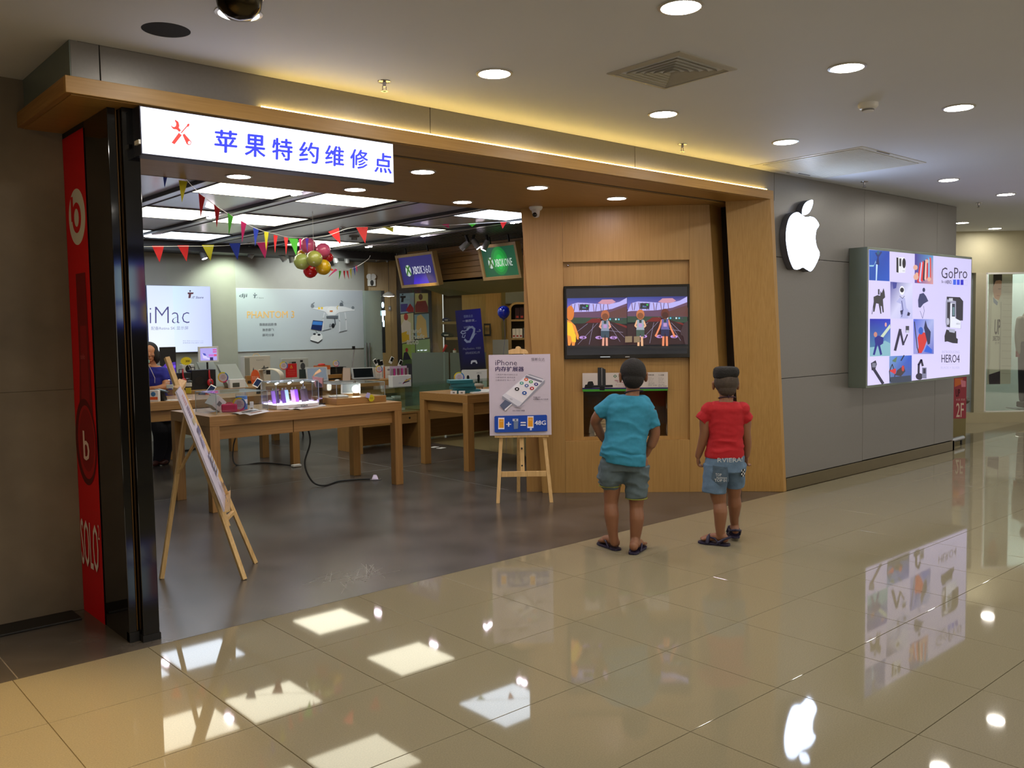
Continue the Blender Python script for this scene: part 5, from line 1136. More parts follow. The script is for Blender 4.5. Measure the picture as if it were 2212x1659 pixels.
# drone advert (crop 500,600 x6.9125)
t, A, w, h = wallart('wall_poster', 'wide pale drone advert on the back wall', 'poster', (507, 622), (787, 752), 8.585, [(48, 155), (1965, 207), (1980, 1032), (78, 1070)], M_print, .012, M_paper)
A.grad([(78, 1070), (1980, 1032), (1965, 207), (48, 155)], [(176, 190, 200), (176, 184, 190), (166, 174, 186), (184, 198, 204)])
A.text('dji', 108, 236, 222, 302, (96, 108, 116), .03, 10).text('iT Store', 365, 288, 475, 308, (120, 130, 136), .01, 6).ell(345, 235, 9, 8, (96, 108, 116)).poly([(320, 250), (380, 250), (375, 264), (356, 264), (352, 302), (330, 302), (337, 264), (320, 264)], (96, 108, 116))
A.text('PHANTOM 3', 228, 490, 935, 590, (228, 182, 106), .005).text('极致航拍影像', 412, 660, 672, 702, (90, 94, 104)).text('到手即飞', 458, 738, 630, 778, (90, 94, 104)).text('即可分享', 458, 812, 630, 852, (90, 94, 104))
wh = (206, 212, 220); gy = (110, 118, 128)
A.poly([(1180, 450), (1290, 450), (1420, 430), (1560, 430), (1640, 430), (1700, 440), (1840, 480), (1835, 495), (1700, 505), (1600, 520), (1540, 560), (1440, 560), (1400, 510), (1290, 480)], wh).ell(1495, 490, 70, 60, (214, 220, 226))
A.ell(1207, 425, 26, 26, gy).poly([(1180, 400), (1240, 365), (1238, 380), (1200, 405)], gy).poly([(1615, 390), (1630, 375), (1660, 380), (1672, 425), (1615, 425)], (90, 98, 108)).line([(1640, 350), (1665, 372)], 10, gy).line([(1665, 374), (1860, 384)], 5, (176, 184, 194)).ell(1812, 452, 22, 22, gy)
A.rect(1290, 440, 1320, 470, (220, 190, 70)).rect(1333, 438, 1362, 470, (220, 190, 70)).line([(1590, 425), (1572, 445), (1578, 472)], 9, (214, 190, 80)).rect(1465, 488, 1508, 510, (190, 110, 60))
for q in ([(1385, 520), (1362, 600), (1358, 770)], [(1600, 530), (1612, 640), (1608, 795)], [(1690, 520), (1706, 620), (1712, 775)]): A.line(q, 16, (196, 202, 210))
A.line([(1356, 780), (1480, 750)], 8, (90, 96, 106)).line([(1608, 800), (1720, 776)], 8, (90, 96, 106)).poly([(1410, 570), (1590, 565), (1585, 605), (1415, 600)], (86, 94, 104)).line([(1535, 600), (1545, 690)], 16, (80, 88, 100)).ell(1512, 706, 24, 32, (30, 34, 40)).ell(1470, 702, 18, 22, (130, 138, 148))
A.poly([(1210, 627), (1362, 642), (1336, 778), (1180, 752)], (24, 40, 90)).poly([(1210, 640), (1355, 652), (1345, 700), (1200, 690)], (60, 120, 200)).poly([(1172, 870), (1230, 820), (1320, 815), (1350, 850), (1345, 900), (1290, 950), (1170, 920)], (216, 222, 228)).line([(1170, 915), (1285, 948), (1345, 905)], 9, (50, 56, 64)).ell(1230, 826, 22, 14, (40, 46, 54)).ell(1298, 836, 24, 15, (40, 46, 54)).line([(1250, 780), (1275, 815)], 10, gy)
A.done('printed_face', M_print, t, loc=(.003, 0, .003))
# hanging tilted console signs on the right wall (rotated frames)
def hang_sign(label, px, w, h, face, name='hanging_sign'):
    # px: outer top-left, top-right, bottom-left pixel, on plane x = 7.3
    a, b, c = [atx(*q, 7.3) for q in px]
    t = thing(name, label, 'sign', (7.3, a.y, (c.z)), math.radians(-90)); W_ = a.y-b.y; H_ = a.z-c.z
    ty = -math.radians(0)
    mwd = M_cw; f = .045
    for q in ((0, W_, H_-f, H_), (0, W_, 0, f), (0, f, f, H_-f), (W_-f, W_, f, H_-f)): MB().box(q[0], q[1], -.02, .07, q[2], q[3]).build('frame', mwd, t, bevel=.003)
    MB().box(f, W_-f, .012, .06, f, H_-f).build('back', M_blackm, t)
    MB().box(.2, .22, .05, .07, H_, ZS-c.z).box(W_-.22, W_-.2, .05, .07, H_, ZS-c.z).build('hanger', M_blackm, t)
    A = Art([(0, 0), (100, 0), (100, 62), (0, 62)], W_-2*f, H_-2*f, front=.010)
    face(A); A.done('lit_face', printed('sign_glow', glow=.5), t, loc=(f, 0, f))
    t.rotation_euler = (math.radians(13), 0, math.radians(-90)); return t
def f360(A):
    A.rect(0, 0, 100, 62, (40, 34, 104)).grad([(0, 62), (100, 62), (100, 40), (0, 40)], [(44, 30, 120), (44, 30, 120), (38, 32, 100), (38, 32, 100)]).grad([(30, 62), (75, 62), (70, 38), (38, 38)], [(70, 30, 230), (60, 28, 220), (42, 34, 112), (42, 34, 112)])
    A.ell(22, 31, 8, 13, (200, 214, 206)).line([(16, 40), (22, 27), (28, 40)], 4, (60, 120, 40)).line([(17, 21), (22, 27), (27, 21)], 4, (60, 120, 40)).text('XBOX', 35, 23, 63, 40, (224, 226, 240), .02).text('360', 65, 23, 87, 40, (196, 198, 220))
def fone(A):
    A.grad([(0, 62), (100, 62), (100, 0), (0, 0)], [(10, 90, 50), (16, 92, 56), (16, 76, 52), (18, 74, 54)]).poly([(p[0], p[1]) for p in [(48+24*math.cos(t), 30+30*math.sin(t)) for t in [i*math.pi/14 for i in range(28)]]], (10, 130, 50)).ell(48, 30, 17, 24, (10, 160, 56)).ell(48, 32, 10, 16, (8, 190, 64))
    A.ell(22, 33, 7.5, 12, (200, 214, 206)).line([(16, 42), (22, 29), (28, 42)], 4, (60, 120, 40)).line([(17, 23), (22, 29), (27, 23)], 4, (60, 120, 40)).text('XBOX', 34, 26, 60, 42, (230, 238, 232), .02).text('ONE', 62, 26, 84, 42, (210, 224, 214))
hang_sign('wood-framed purple console sign hanging under the dark ceiling', [(868, 551), (949, 540), (872, 622)], 0, 0, f360)
hang_sign('wood-framed green console sign hanging beside the wooden television wall', [(1045, 530), (1128, 515), (1050, 606)], 0, 0, fone)

# things against the diagonal wall
def dthing(name, label, cat, px0, py0, px1, py1, d=15.4, thick=.04):
    a = at(px0, py0, d); b = at(px1, py1, d); t = thing(name, label, cat, (a.x, a.y, b.z), RA)
    return t, (px1-px0)*d/FPX, a.z-b.z
t, w, h = dthing('emergency_light', 'white emergency lamp box with two round heads, high on the pale wood wall', 'emergency light', 793, 592, 813, 618, 15.48)
MB().box(.01, w-.01, -.05, 0, 0, h*.55).build('box', M_white, t, bevel=.006)
for s in (.3, .72): MB().cone((w*s, -.02, h*.78), (w*s, -.08, h*.76), .045, .05, 20).ball((w*s, -.03, h*.78), .045, 16, 10).build('lamp_head', M_white, t, smooth=True)
MB().ball((w*.55, -.051, h*.26), (.03, .008, .05), 14, 8).build('button', M_blackm, t, smooth=True)
t, w, h = dthing('wall_poster', 'tall dark-framed game poster of colour panels on the diagonal wall', 'poster', 856, 627, 931, 905, 15.35, .05)
MB().box(0, w, 0, .05, 0, h).build('frame', mat('poster_black', (22, 18, 18), .4), t)
A = Art([(570, 505), (1130, 505), (1145, 2600), (590, 2600)], w, h)
A.poly([(625, 560), (855, 550), (850, 860), (630, 885)], (138, 168, 190)).poly([(870, 560), (1078, 560), (1078, 870), (865, 880)], (190, 184, 130)).poly([(635, 900), (840, 875), (840, 1330), (650, 1370)], (196, 190, 150)).poly([(855, 905), (1088, 890), (1088, 1280), (860, 1300)], (130, 160, 176)).poly([(655, 1380), (860, 1350), (860, 1620), (655, 1640)], (140, 168, 84)).poly([(870, 1320), (1098, 1300), (1100, 1520), (872, 1520)], (140, 168, 130))
A.poly([(635, 730), (750, 725), (740, 850), (640, 860)], (80, 76, 150)).poly([(870, 870), (870, 760), (900, 690), (1040, 680), (1075, 780), (1075, 870)], (140, 46, 44)).ell(960, 620, 34, 50, (70, 44, 40)).poly([(720, 830), (790, 720), (845, 800), (845, 860), (760, 865)], (170, 36, 44)).poly([(640, 1080), (700, 970), (800, 1040), (800, 1330), (660, 1340)], (214, 206, 196)).ell(720, 940, 34, 56, (170, 60, 54)).poly([(880, 1120), (900, 930), (960, 900), (1040, 1000), (1060, 1280), (900, 1290)], (214, 176, 110)).poly([(645, 1200), (760, 1160), (770, 1320), (655, 1350)], (206, 170, 40)).poly([(660, 1640), (680, 1520), (730, 1500), (800, 1640)], (36, 40, 54)).ell(725, 1475, 22, 34, (150, 50, 50))
A.text('grand', 728, 1125, 958, 1225, (206, 206, 200), .03).text('theft', 772, 1222, 1015, 1300, (206, 206, 200), .03).text('auto', 728, 1305, 915, 1388, (206, 206, 200), .03)
A.ell(672, 576, 12, 12, (24, 22, 24)).poly([(634, 600), (722, 600), (718, 632), (690, 632), (680, 700), (644, 700), (655, 632), (634, 632)], (24, 22, 24)).text('iT Store', 704, 655, 780, 668, (80, 90, 100)).poly([(655, 1640), (1100, 1600), (1110, 2560), (660, 2560)], (70, 92, 60)).poly([(700, 1700), (1000, 1700), (1040, 2500), (680, 2500)], (60, 60, 74))
A.done('printed_face', M_print, t)
# black lit pylon with the store mark beside the door
t, w, h = dthing('lit_pylon', 'narrow black strip sign with a glowing white store mark beside the glass door', 'sign', 822, 628, 829, 762, 15.0)
MB().box(0, w, 0, .06, 0, h).build('strip', M_blackm, t)
e_ = emit('pylon_glow', (200, 236, 250), 2.2)
MB().ball((w*.6, -.01, h*.77), (.022, .008, .05), 14, 8).box(-.01, w+.02, -.014, -.002, h*.60, h*.68).box(w*.3, w*.75, -.014, -.002, h*.5, h*.6).box(w*.5, w*.95, -.014, -.002, h*.42, h*.52).build('store_mark', e_, t)
# small wall lamp heads reflected near the partition
for px, py, l in ((840, 636, 'small bright pendant lamp left of the game poster'), (971, 620, 'small bright pendant lamp right of the game poster')):
    p = at(px, py, 14.9); t = thing('pendant_lamp', l, 'pendant lamp', p, RA)
    MB().lathe([(.11, -.03), (.10, .0), (.03, .04), (0, .045)], 24).build('shade', M_white, t, smooth=True)
    MB().lathe([(0, -.04), (.09, -.03), (.09, -.028), (0, -.035)], 24).build('bulb', emit('pendant_glow', (255, 240, 210), 6), t)
    MB().cone((0, 0, .04), (0, 0, 2.84-p.z), .004, .004, 6).build('cable', M_blackm, t)
t, w, h = dthing('wall_switch', 'small grey switch plate on the pale wood wall', 'switch', 839, 661, 845, 671, 15.48)
MB().box(0, w, -.02, 0, 0, h).build('plate', M_grey, t, bevel=.003); MB().box(w*.3, w*.7, -.026, -.02, h*.3, h*.7).build('rocker', M_white, t)
# alcove shelves and contents
t, w, h = dthing('wall_shelf', 'shelf in the dark grey alcove carrying a blue folded bag', 'shelf', 951, 695, 985, 700, 15.3); MB().box(0, w, 0, .3, 0, h).build('board', M_cw, t)
t, w, h = dthing('wall_shelf', 'lower shelf in the dark grey alcove with the dark cap', 'shelf', 963, 729, 990, 734, 15.3); MB().box(0, w, 0, .3, 0, h).build('board', M_cw, t)
def lump(name, label, cat, px0, py0, px1, py1, col, d=15.38, seed=1):
    t, w, h = dthing(name, label, cat, px0, py0, px1, py1, d); m = MB(); m.ball((w*.4, .08, h*.42), (w*.4, .10, h*.42), 20, 12); m.ball((w*.7, .08, h*.3), (w*.3, .09, h*.3), 16, 10)
    blob('body', m, mat(name+'_fabric', col, .8), t, .012, 2, lambda p: .01*noise.noise(p*12+Vector((seed, 0, 0)))); MB().box(w*.3, w*.6, -.03, -.02, h*.3, h*.45).build('tag', M_paper, t); return t
lump('folded_bag', 'blue-grey folded bag on the upper alcove shelf', 'bag', 954, 685, 976, 695, (66, 74, 120))
lump('dark_cap', 'dark green cap between the alcove shelves', 'cap', 951, 715, 980, 729, (44, 58, 56), seed=4)
t, w, h = dthing('red_bat', 'red slanting toy bat leaning behind the glass partition', 'toy', 957, 745, 966, 760, 15.3); MB().cone((.0, 0, 0), (w*.8, 0, h), .016, .028, 12).build('bat', mat('toy_red', (200, 40, 36), .4), t, smooth=True); MB().cone((-.005, 0, -.02), (0, 0, 0), .02, .016, 12).build('grip', M_blackm, t)
t, w, h = dthing('red_bottle', 'tiny red and white bottle beside the blue console poster', 'bottle', 978, 753, 986, 762, 15.3); MB().cone((w/2, 0, 0), (w/2, 0, h*.6), .03, .03, 14).build('bottle', M_white, t); MB().cone((w/2, 0, h*.6), (w/2, 0, h), .018, .01, 12).build('cap', MC['toy_red'], t)
t, w, h = dthing('wall_bracket', 'empty black frame bracket on the olive wall', 'bracket', 1045, 699, 1060, 726, 15.42)
for q in ((0, w, h*.86, h), (0, w, 0, h*.16), (w*.8, w, h*.16, h*.86), (0, w*.12, h*.16, h*.86)): MB().box(q[0], q[1], -.03, .01, q[2], q[3]).build('rail', M_blackm, t)
t, w, h = dthing('grey_board', 'plain pale grey board behind the top of the phone poster', 'board', 1064, 734, 1098, 860, 14.2); MB().box(0, w, 0, .02, 0, h).build('sheet', mat('board_grey', (150, 154, 150), .5), t, bevel=.002); MB().box(w*.2, w*.8, .02, .18, 0, .01).build('foot', M_chrome, t)
# rounded shelf unit with goods
t, w, h = dthing('shelf_unit', 'pale wooden shelf unit with a rounded top corner beside the television wall', 'shelf', 1099, 653, 1176, 905, 14.3)
n_ = 8; R0 = .12
arc = [(R0-R0*math.cos(a), h-R0+R0*math.sin(a)) for a in [math.pi/2*k/n_ for k in range(n_+1)]]
r1 = R0-.035; arc2 = [(R0-r1*math.cos(a), h-R0+r1*math.sin(a)) for a in [math.pi/2*k/n_ for k in range(n_+1)]][::-1]
MB().prism([(0, 0)]+arc+[(w, h), (w, h-.035)]+arc2+[(.035, 0)], .35, 'y', 0).build('carcass', M_cw, t)
MB().box(.03, w, .33, .35, 0, h-.03).build('back', mat('shelf_back', (96, 86, 70), .6), t)
zs_ = [h-(690-653)*14.3/FPX, h-(730-653)*14.3/FPX, h-(772-653)*14.3/FPX, h-(812-653)*14.3/FPX, h-(852-653)*14.3/FPX]
for z in zs_: MB().box(.036, w, .0, .33, z-.03, z).build('shelf', M_cw, t)
def goods(label, u0, n_, wd, hh, si, col, gr, dpt=.2):
    for k in range(n_):
        q = Matrix.Rotation(RA, 3, 'Z') @ Vector((u0+k*(wd+.004), .04, 0)); b = thing('shelf_box', ('left ', 'middle ', 'right ')[k]+label, 'box', (t.location.x+q.x, t.location.y+q.y, t.location.z+zs_[si]+.0005), RA, gr)
        MB().box(0, wd, 0, dpt, 0, hh).build('carton', col, b, bevel=.002); MB().box(wd*.2, wd*.8, -.0015, 0, hh*.12, hh*.3).build('print', mat('carton_print', (170, 60, 56), .5), b)
goods('dark maroon case in a row on the top shelf of the rounded shelf unit', .10, 3, .07, .19, 0, mat('maroon_case', (44, 14, 18), .4), 'dark cases on the top shelf')
goods('white carton with a red mark on the second shelf of the rounded unit', .05, 3, .052, .15, 1, M_paper, 'white cartons on the second shelf')
goods('grey striped carton on the second shelf of the rounded unit', .23, 2, .06, .16, 1, M_grey, 'grey cartons on the second shelf')
goods('small pale carton on the third shelf, above the easel top', .22, 3, .05, .11, 2, M_paper, 'small cartons on the third shelf')
# blue balloon
p = at(1088, 674, 12.2); t = thing('balloon', 'single blue balloon floating beside the rounded shelf unit', 'balloon', p)
MB().lathe([(0, .088), (.045, .077), (.078, .045), (.088, .0), (.078, -.042), (.05, -.078), (.018, -.098), (.006, -.104)], 28).build('skin', mat('balloon_blue', (16, 36, 160), .18, coat=.5), t, smooth=True)
MB().lathe([(.004, -.100), (.012, -.116), (0, -.117)], 12).tube([(0, 0, -.115), (.02, .0, -.3), (-.01, .01, -.6), (.01, 0, -p.z+.001)], .0015, 5).build('knot_string', MC['balloon_blue'], t, smooth=True)

# blue banner with swirl and controller
t, w, h = dthing('blue_banner', 'dark blue console banner with a white dragon-like swirl behind the right table', 'banner', 990, 678, 1046, 800, 13.9)
q = [at(985, 678, 13.9), at(1042, 678, 13.9), at(1050, 798, 13.6), at(995, 801, 13.6)]
t.location = q[3]; t.rotation_euler = (math.radians(-6), math.radians(-4.5), RA); w = (q[2]-q[3]).length; h = (q[0]-q[3]).length
MB().box(0, w, 0, .012, 0, h).build('board', mat('banner_blue', (12, 12, 60), .4), t)
A = Art([(415, 528), (940, 525), (1005, 1640), (490, 1660)], w, h)
A.grad([(490, 1660), (1005, 1640), (940, 525), (415, 528)], [(4, 4, 16), (4, 4, 18), (20, 16, 150), (10, 10, 90)])
c = (150, 166, 206)
A.text('恒新众达', 590, 625, 780, 680, (130, 146, 200)).text('一触即发...', 565, 715, 850, 762, (170, 180, 215), .01)
A.line([(600, 1090), (640, 1130), (700, 1130), (740, 1060), (790, 960), (800, 900), (760, 862), (700, 865), (660, 900)], 40, c).line([(660, 910), (600, 930), (550, 920), (520, 950), (560, 980), (620, 960)], 18, c).line([(560, 1000), (545, 1040), (590, 1050), (610, 1000)], 14, c).line([(700, 1120), (760, 1060), (800, 1000)], 26, c)
for k in range(6): A.line([(600+k*22, 880-k*4), (590+k*22, 845-k*2)], 7, c)
for k in range(7): A.ell(800+k*17, 990-k*12+(k % 3)*14, 6, 7, c)
A.ell(912, 940, 17, 20, c).ell(912, 940, 10, 12, (14, 12, 90)).text('PlayStation.', 555, 1240, 800, 1292, (120, 126, 160)).text('中国版', 818, 1240, 918, 1280, (120, 126, 160)).text('3月20日正式上市', 602, 1318, 892, 1362, (140, 146, 176), .01)
A.poly([(700, 1540), (715, 1485), (750, 1478), (790, 1478), (820, 1485), (840, 1540), (815, 1548), (795, 1515), (745, 1515), (722, 1548)], (190, 196, 214))
A.done('printed_face', M_print, t)
# white console standee below
t, w, h = dthing('console_display', 'white console display box with pictures of black towers under the blue banner', 'display box', 997, 800, 1052, 905, 13.4)
pts = [(0, 0), (w*.55, 0), (w*.85, h*.12), (w*.98, h*.4), (w, h), (0, h)]
MB().prism(pts, .35, 'y', .0).build('carton', M_paper, t, bevel=.004)
A = Art([(0, 0), (100, 0), (100, 190), (0, 190)], w, h)
for y0 in (0, 108):
    A.rect(20, y0+26, 30, y0+48, (20, 20, 22)).ell(25, y0+27, 5, 8, (20, 20, 22)).rect(8, y0+48, 52, y0+53, (24, 24, 26)).rect(62, y0+24, 71, y0+54, (18, 18, 20)).ell(66, y0+24, 5, 7, (18, 18, 20)).rect(53, y0+36, 61, y0+52, (110, 110, 106)).rect(72, y0+34, 82, y0+52, (120, 120, 116)).rect(52, y0+54, 84, y0+58, (24, 24, 26))
A.text('XBOX', 58, 8, 78, 14, (140, 140, 140))
A.done('printed_face', M_print, t); MB().box(w*.75, w*.98, .02, .3, 0, h*.10).build('green_wedge', mat('green_card', (50, 120, 40), .5), t)
# glass partition and doors
def glasspane(label, px0, px1, py0, py1, d, m, frost=None, name='glass_partition', handle=None):
    a = at(px0, py0, d); z1 = at(px0, py0, d).z; t = thing(name, label, 'glass wall' if 'part' in name else 'glass door', (a.x, a.y, 0), RA); w = (px1-px0)*d/FPX
    MB().box(0, w, 0, .012, .01, z1).build('glass_pane', m, t)
    MB().box(0, w, -.01, .02, 0, .01).build('floor_track', M_chrome, t)
    if frost: MB().box(.01, w-.01, -.004, -.001, .25, at(px0, frost, d).z).build('frosted_film', M_frost, t)
    if handle: 
        for s in handle: MB().cone((s, -.05, .75), (s, -.05, 1.35), .014, .014, 12).box(s-.006, s+.006, -.05, 0, .85, .86).box(s-.006, s+.006, -.05, 0, 1.2, 1.21).build('handle', M_chrome, t)
    return t
glasspane('tall smoky glass door at the end of the back wall', 783, 823, 628, 0, 14.6, M_frostl, None, 'glass_door', (.05, .1))
glasspane('glass partition pane with frosted lower half, left of the pendant lamp', 885, 967, 622, 0, 14.6, M_glass, 762)
glasspane('glass partition pane with frosted lower half, behind the blue banner', 968, 1048, 622, 0, 14.6, M_glass, 762)

# ================================================================== FLAGS AND BALLOONS
FM = {k: mat('flag_'+k, c, .6) for k, c in dict(red=(214, 30, 34), yellow=(196, 190, 20), green=(70, 180, 40), blue=(26, 56, 170), pink=(206, 26, 110), orange=(230, 80, 30), purple=(70, 30, 150)).items()}
def bunting(label, pts, flags, r=.0025):
    P = [at(*p) for p in pts]; t = thing('bunting', label, 'bunting', P[0]); O_ = P[0]
    MB().tube([Vector(q)-O_ for q in spline(P, 5, False)], r, 5).build('string', M_white, t, smooth=True)
    for c, a, b, tip, d in flags:
        A_, B_, C_ = at(a[0], a[1], d), at(b[0], b[1], d+.02), at(tip[0], tip[1], d+.01); A_, B_, C_ = [q-O_ for q in (A_, B_, C_)]
        n0 = (B_-A_).cross(C_-A_).normalized()*.0012; vs = []; fs_ = []; K = 6
        for k in range(K+1):
            v = k/K; L_, R_ = A_.lerp(C_, v), B_.lerp(C_, v); wob = math.sin(v*3+a[0])*.006
            for q in (L_, R_): vs.append(q+n0.normalized()*wob)
        m = MB(); vs2 = [v+n0 for v in vs]+[v-n0 for v in vs]; n2 = len(vs)
        for k in range(K):
            i = 2*k; fs_ += [[i, i+1, i+3, i+2], [n2+i+2, n2+i+3, n2+i+1, n2+i], [i, i+2, n2+i+2, n2+i], [i+1, n2+i+1, n2+i+3, i+3]]
        fs_.append([0, n2, n2+1, 1]); m.add(vs2, fs_).build('flag', FM[c], t, fix=True, smooth=True)
    return t
D = 9.6
bunting('row of big triangular flags hung level behind the entrance, red to pink', [(306, 533, D), (400, 532, D), (480, 531, D), (569, 523, D+.2), (640, 516, D+.3)],
 [('red', (328, 531), (354, 531), (345, 567), D), ('red', (383, 530), (408, 530), (403, 565), D), ('yellow', (436, 529), (462, 529), (455, 564), D), ('blue', (495, 526), (520, 525), (513, 562), D), ('pink', (554, 523), (580, 522), (573, 559), D+.2)])
def dz(k): return 6.5+3.1*k/12
sl_ = [(386, 372), (403, 389), (418, 405), (435, 420), (462, 442), (490, 460), (520, 477), (547, 491), (572, 500), (594, 505), (620, 512), (660, 514)]
bunting('string of narrow flags sloping down from the soffit to the balloons', [(x, y, dz(k)) for k, (x, y) in enumerate(sl_)],
 [('blue', (351, 372), (363, 374), (356, 406), 6.4), ('yellow', (386, 389), (405, 392), (393, 438), dz(0)), ('red', (429, 417), (443, 427), (433, 471), dz(3)), ('red', (462, 441), (475, 452), (468, 492), dz(4)), ('green', (492, 460), (504, 468), (494, 508), dz(5)), ('pink', (520, 477), (532, 483), (523, 524), dz(6)), ('blue', (547, 491), (559, 497), (551, 532), dz(7)), ('yellow', (570, 500), (580, 502), (575, 542), dz(8)), ('red', (591, 507), (600, 509), (594, 546), dz(9)), ('red', (613, 512), (622, 514), (618, 550), dz(9.6)), ('green', (623, 514), (644, 516), (640, 553), dz(10)), ('pink', (645, 516), (651, 516), (648, 548), dz(10.3)), ('purple', (660, 515), (667, 515), (664, 545), dz(10.6))])
bunting('loose flags running from the balloons to the right under the light panels', [(668, 514, 9.2), (710, 508, 9.0), (750, 494, 9.2), (785, 490, 9.6), (840, 492, 9.8), (960, 487, 9.9), (1060, 481, 10), (1128, 477, 10.1)],
 [('red', (709, 501), (732, 492), (736, 528), 9.1), ('red', (769, 491), (795, 490), (789, 526), 9.6), ('yellow', (826, 490), (850, 490), (849, 502), 9.8), ('pink', (954, 485), (970, 484), (970, 492), 9.9), ('green', (1010, 483), (1031, 482), (1020, 490), 10), ('red', (1080, 479), (1095, 479), (1086, 494), 10.05)])
bunting('short string of little flags rising right of the balloon cluster', [(712, 575, 9.7), (728, 581, 10), (745, 582, 10.4), (760, 580, 10.8), (774, 574, 11.4), (795, 560, 12.4), (800, 552, 12.8)],
 [('orange', (712, 578), (722, 583), (716, 586), 9.8), ('pink', (728, 583), (724, 580), (710, 599), 9.9), ('green', (732, 585), (737, 585), (732, 603), 10.2), ('red', (742, 585), (746, 585), (745, 603), 10.4), ('red', (749, 585), (753, 585), (753, 603), 10.5), ('yellow', (756, 581), (760, 580), (758, 602), 10.7), ('blue', (763, 577), (767, 576), (766, 595), 11), ('pink', (768, 575), (772, 573), (771, 589), 11.2)])
for px, py, r, d, c, l in ((670.5, 585, 15.6, 9.62, (196, 16, 24), 'red balloon at the bottom of the cluster'), (709, 556, 11, 9.85, (190, 16, 24), 'red balloon peeking out at the right of the cluster'), (651, 549, 9, 9.9, (206, 170, 20), 'yellow balloon half hidden at the back left of the cluster'), (665, 530, 17, 9.75, (206, 90, 130), 'left pink balloon at the top of the cluster'), (698, 541, 16, 9.7, (206, 84, 124), 'right pink balloon at the top of the cluster'), (698, 577, 17, 9.5, (206, 164, 14), 'yellow balloon at the lower right of the cluster'), (652, 565, 17.6, 9.5, (168, 182, 96), 'left pale green balloon of the cluster'), (679, 559, 17.6, 9.35, (150, 152, 70), 'olive green balloon in the middle of the cluster')):
    p = at(px, py, d); r = r*d/FPX; t = thing('balloon', l, 'balloon', p, 0, 'balloon cluster under the shop ceiling')
    cdir = (at(678, 560, 9.7)-p); cdir = cdir.normalized() if cdir.length > .01 else Vector((0, 1, 0)); M = cdir.to_track_quat('Z', 'Y').to_matrix().to_4x4()
    MB().lathe([(0, -r), (r*.5, -r*.87), (r*.86, -r*.5), (r, 0), (r*.88, r*.5), (r*.58, r*.86), (r*.22, r*1.08), (.006, r*1.12)], 28, (0, 0, 0), M).build('skin', mat('balloon_%d_%d_%d' % c, c, .25, coat=.4), t, smooth=True)
    MB().lathe([(.004, r*1.10), (.014, r*1.22), (0, r*1.23)], 10, (0, 0, 0), M).build('knot', mat('balloon_%d_%d_%d' % c, c), t)
p = at(678, 560, 9.7)
t = thing('balloon_string', 'thin string holding the balloon cluster to the shop ceiling', 'string', (p.x, p.y, p.z)); MB().tube([(0, 0, 0), (0, 0, ZS-p.z-.001)], .002, 5).build('cord', M_white, t)
# ================================================================== GOODS ON THE TABLES
def on(name, label, cat, x, y, z, rz=0, group=None): return thing(name, label, cat, (x, y, z+.0006), math.radians(rz), group)
def edges(t, L, D, z0, z1):
    e = .0022
    for x, y in ((0, 0), (L, 0), (0, D), (L, D)): MB().box(x-e, x+e, y-e, y+e, z0, z1).build('edge', M_edge, t)
    for y in (0, D): MB().box(-e, L+e, y-e, y+e, z1-e, z1+e).build('edge', M_edge, t)
    for x in (0, L): MB().box(x-e, x+e, 0, D, z1-e, z1+e).build('edge', M_edge, t)
def acase(label, x0, x1, y0, y1, z0, z1, m=M_acry, base=None):
    t = on('display_case', label, 'display case', x0, y0, z0); L, D, H = x1-x0, y1-y0, z1-z0; b = 0
    if base: MB().box(-.01, L+.01, -.01, D+.01, 0, base).build('plinth', M_tabx, t, bevel=.003); b = base+.0005
    g = .005
    for q in ((0, L, 0, g), (0, L, D-g, D), (0, g, g, D-g), (L-g, L, g, D-g)): MB().box(*q, b, H-g).build('pane', m, t)
    MB().box(0, L, 0, D, H-g, H).build('lid', m, t)
    edges(t, L, D, b, H); return t
def ringbadge(label, px, py, r, d, stem=False):
    p = at(px, py, d); R0 = r*d/FPX; t = thing('round_tag', label, 'price tag', p, RA+math.radians(0), 'round rainbow-rimmed price tags')
    cols = [(200, 50, 110), (70, 80, 170), (60, 120, 170), (200, 190, 50), (226, 196, 40), (214, 170, 50), (210, 110, 60)]; m = MB(); n = 28
    for i in range(n):
        a0, a1 = 2*math.pi*i/n, 2*math.pi*(i+1)/n; c = lin(cols[int(((i+7) % n)/n*7)])
        q = [(R0*f*math.cos(a), -.002, R0*f*math.sin(a)) for f, a in ((.78, a0), (1, a0), (1, a1), (.78, a1))]; m.add(q, [[0, 1, 2, 3]], c)
    m.add([(R0*.79*math.cos(a), -.0015, R0*.79*math.sin(a)) for a in [2*math.pi*i/n for i in range(n)]], [list(range(n))], lin((200, 186, 190)))
    for k in range(4):
        w_ = R0*(.3+.2*((k*7) % 3)/2); z = R0*(.35-.22*k); m.add([(-w_, -.003, z), (w_, -.003, z), (w_, -.003, z+R0*.07), (-w_, -.003, z+R0*.07)], [[0, 1, 2, 3]], lin((140, 90, 120)))
    m.build('printed_face', M_print, t, fix=False)
    MB().cone((0, -.001, 0), (0, .003, 0), R0, R0, n).build('disc', M_paper, t); MB().box(-.012, .012, .004, .012, -R0*1.15 if not stem else ZT+.001-p.z, -R0*.6).build('clip', M_acry, t); return t
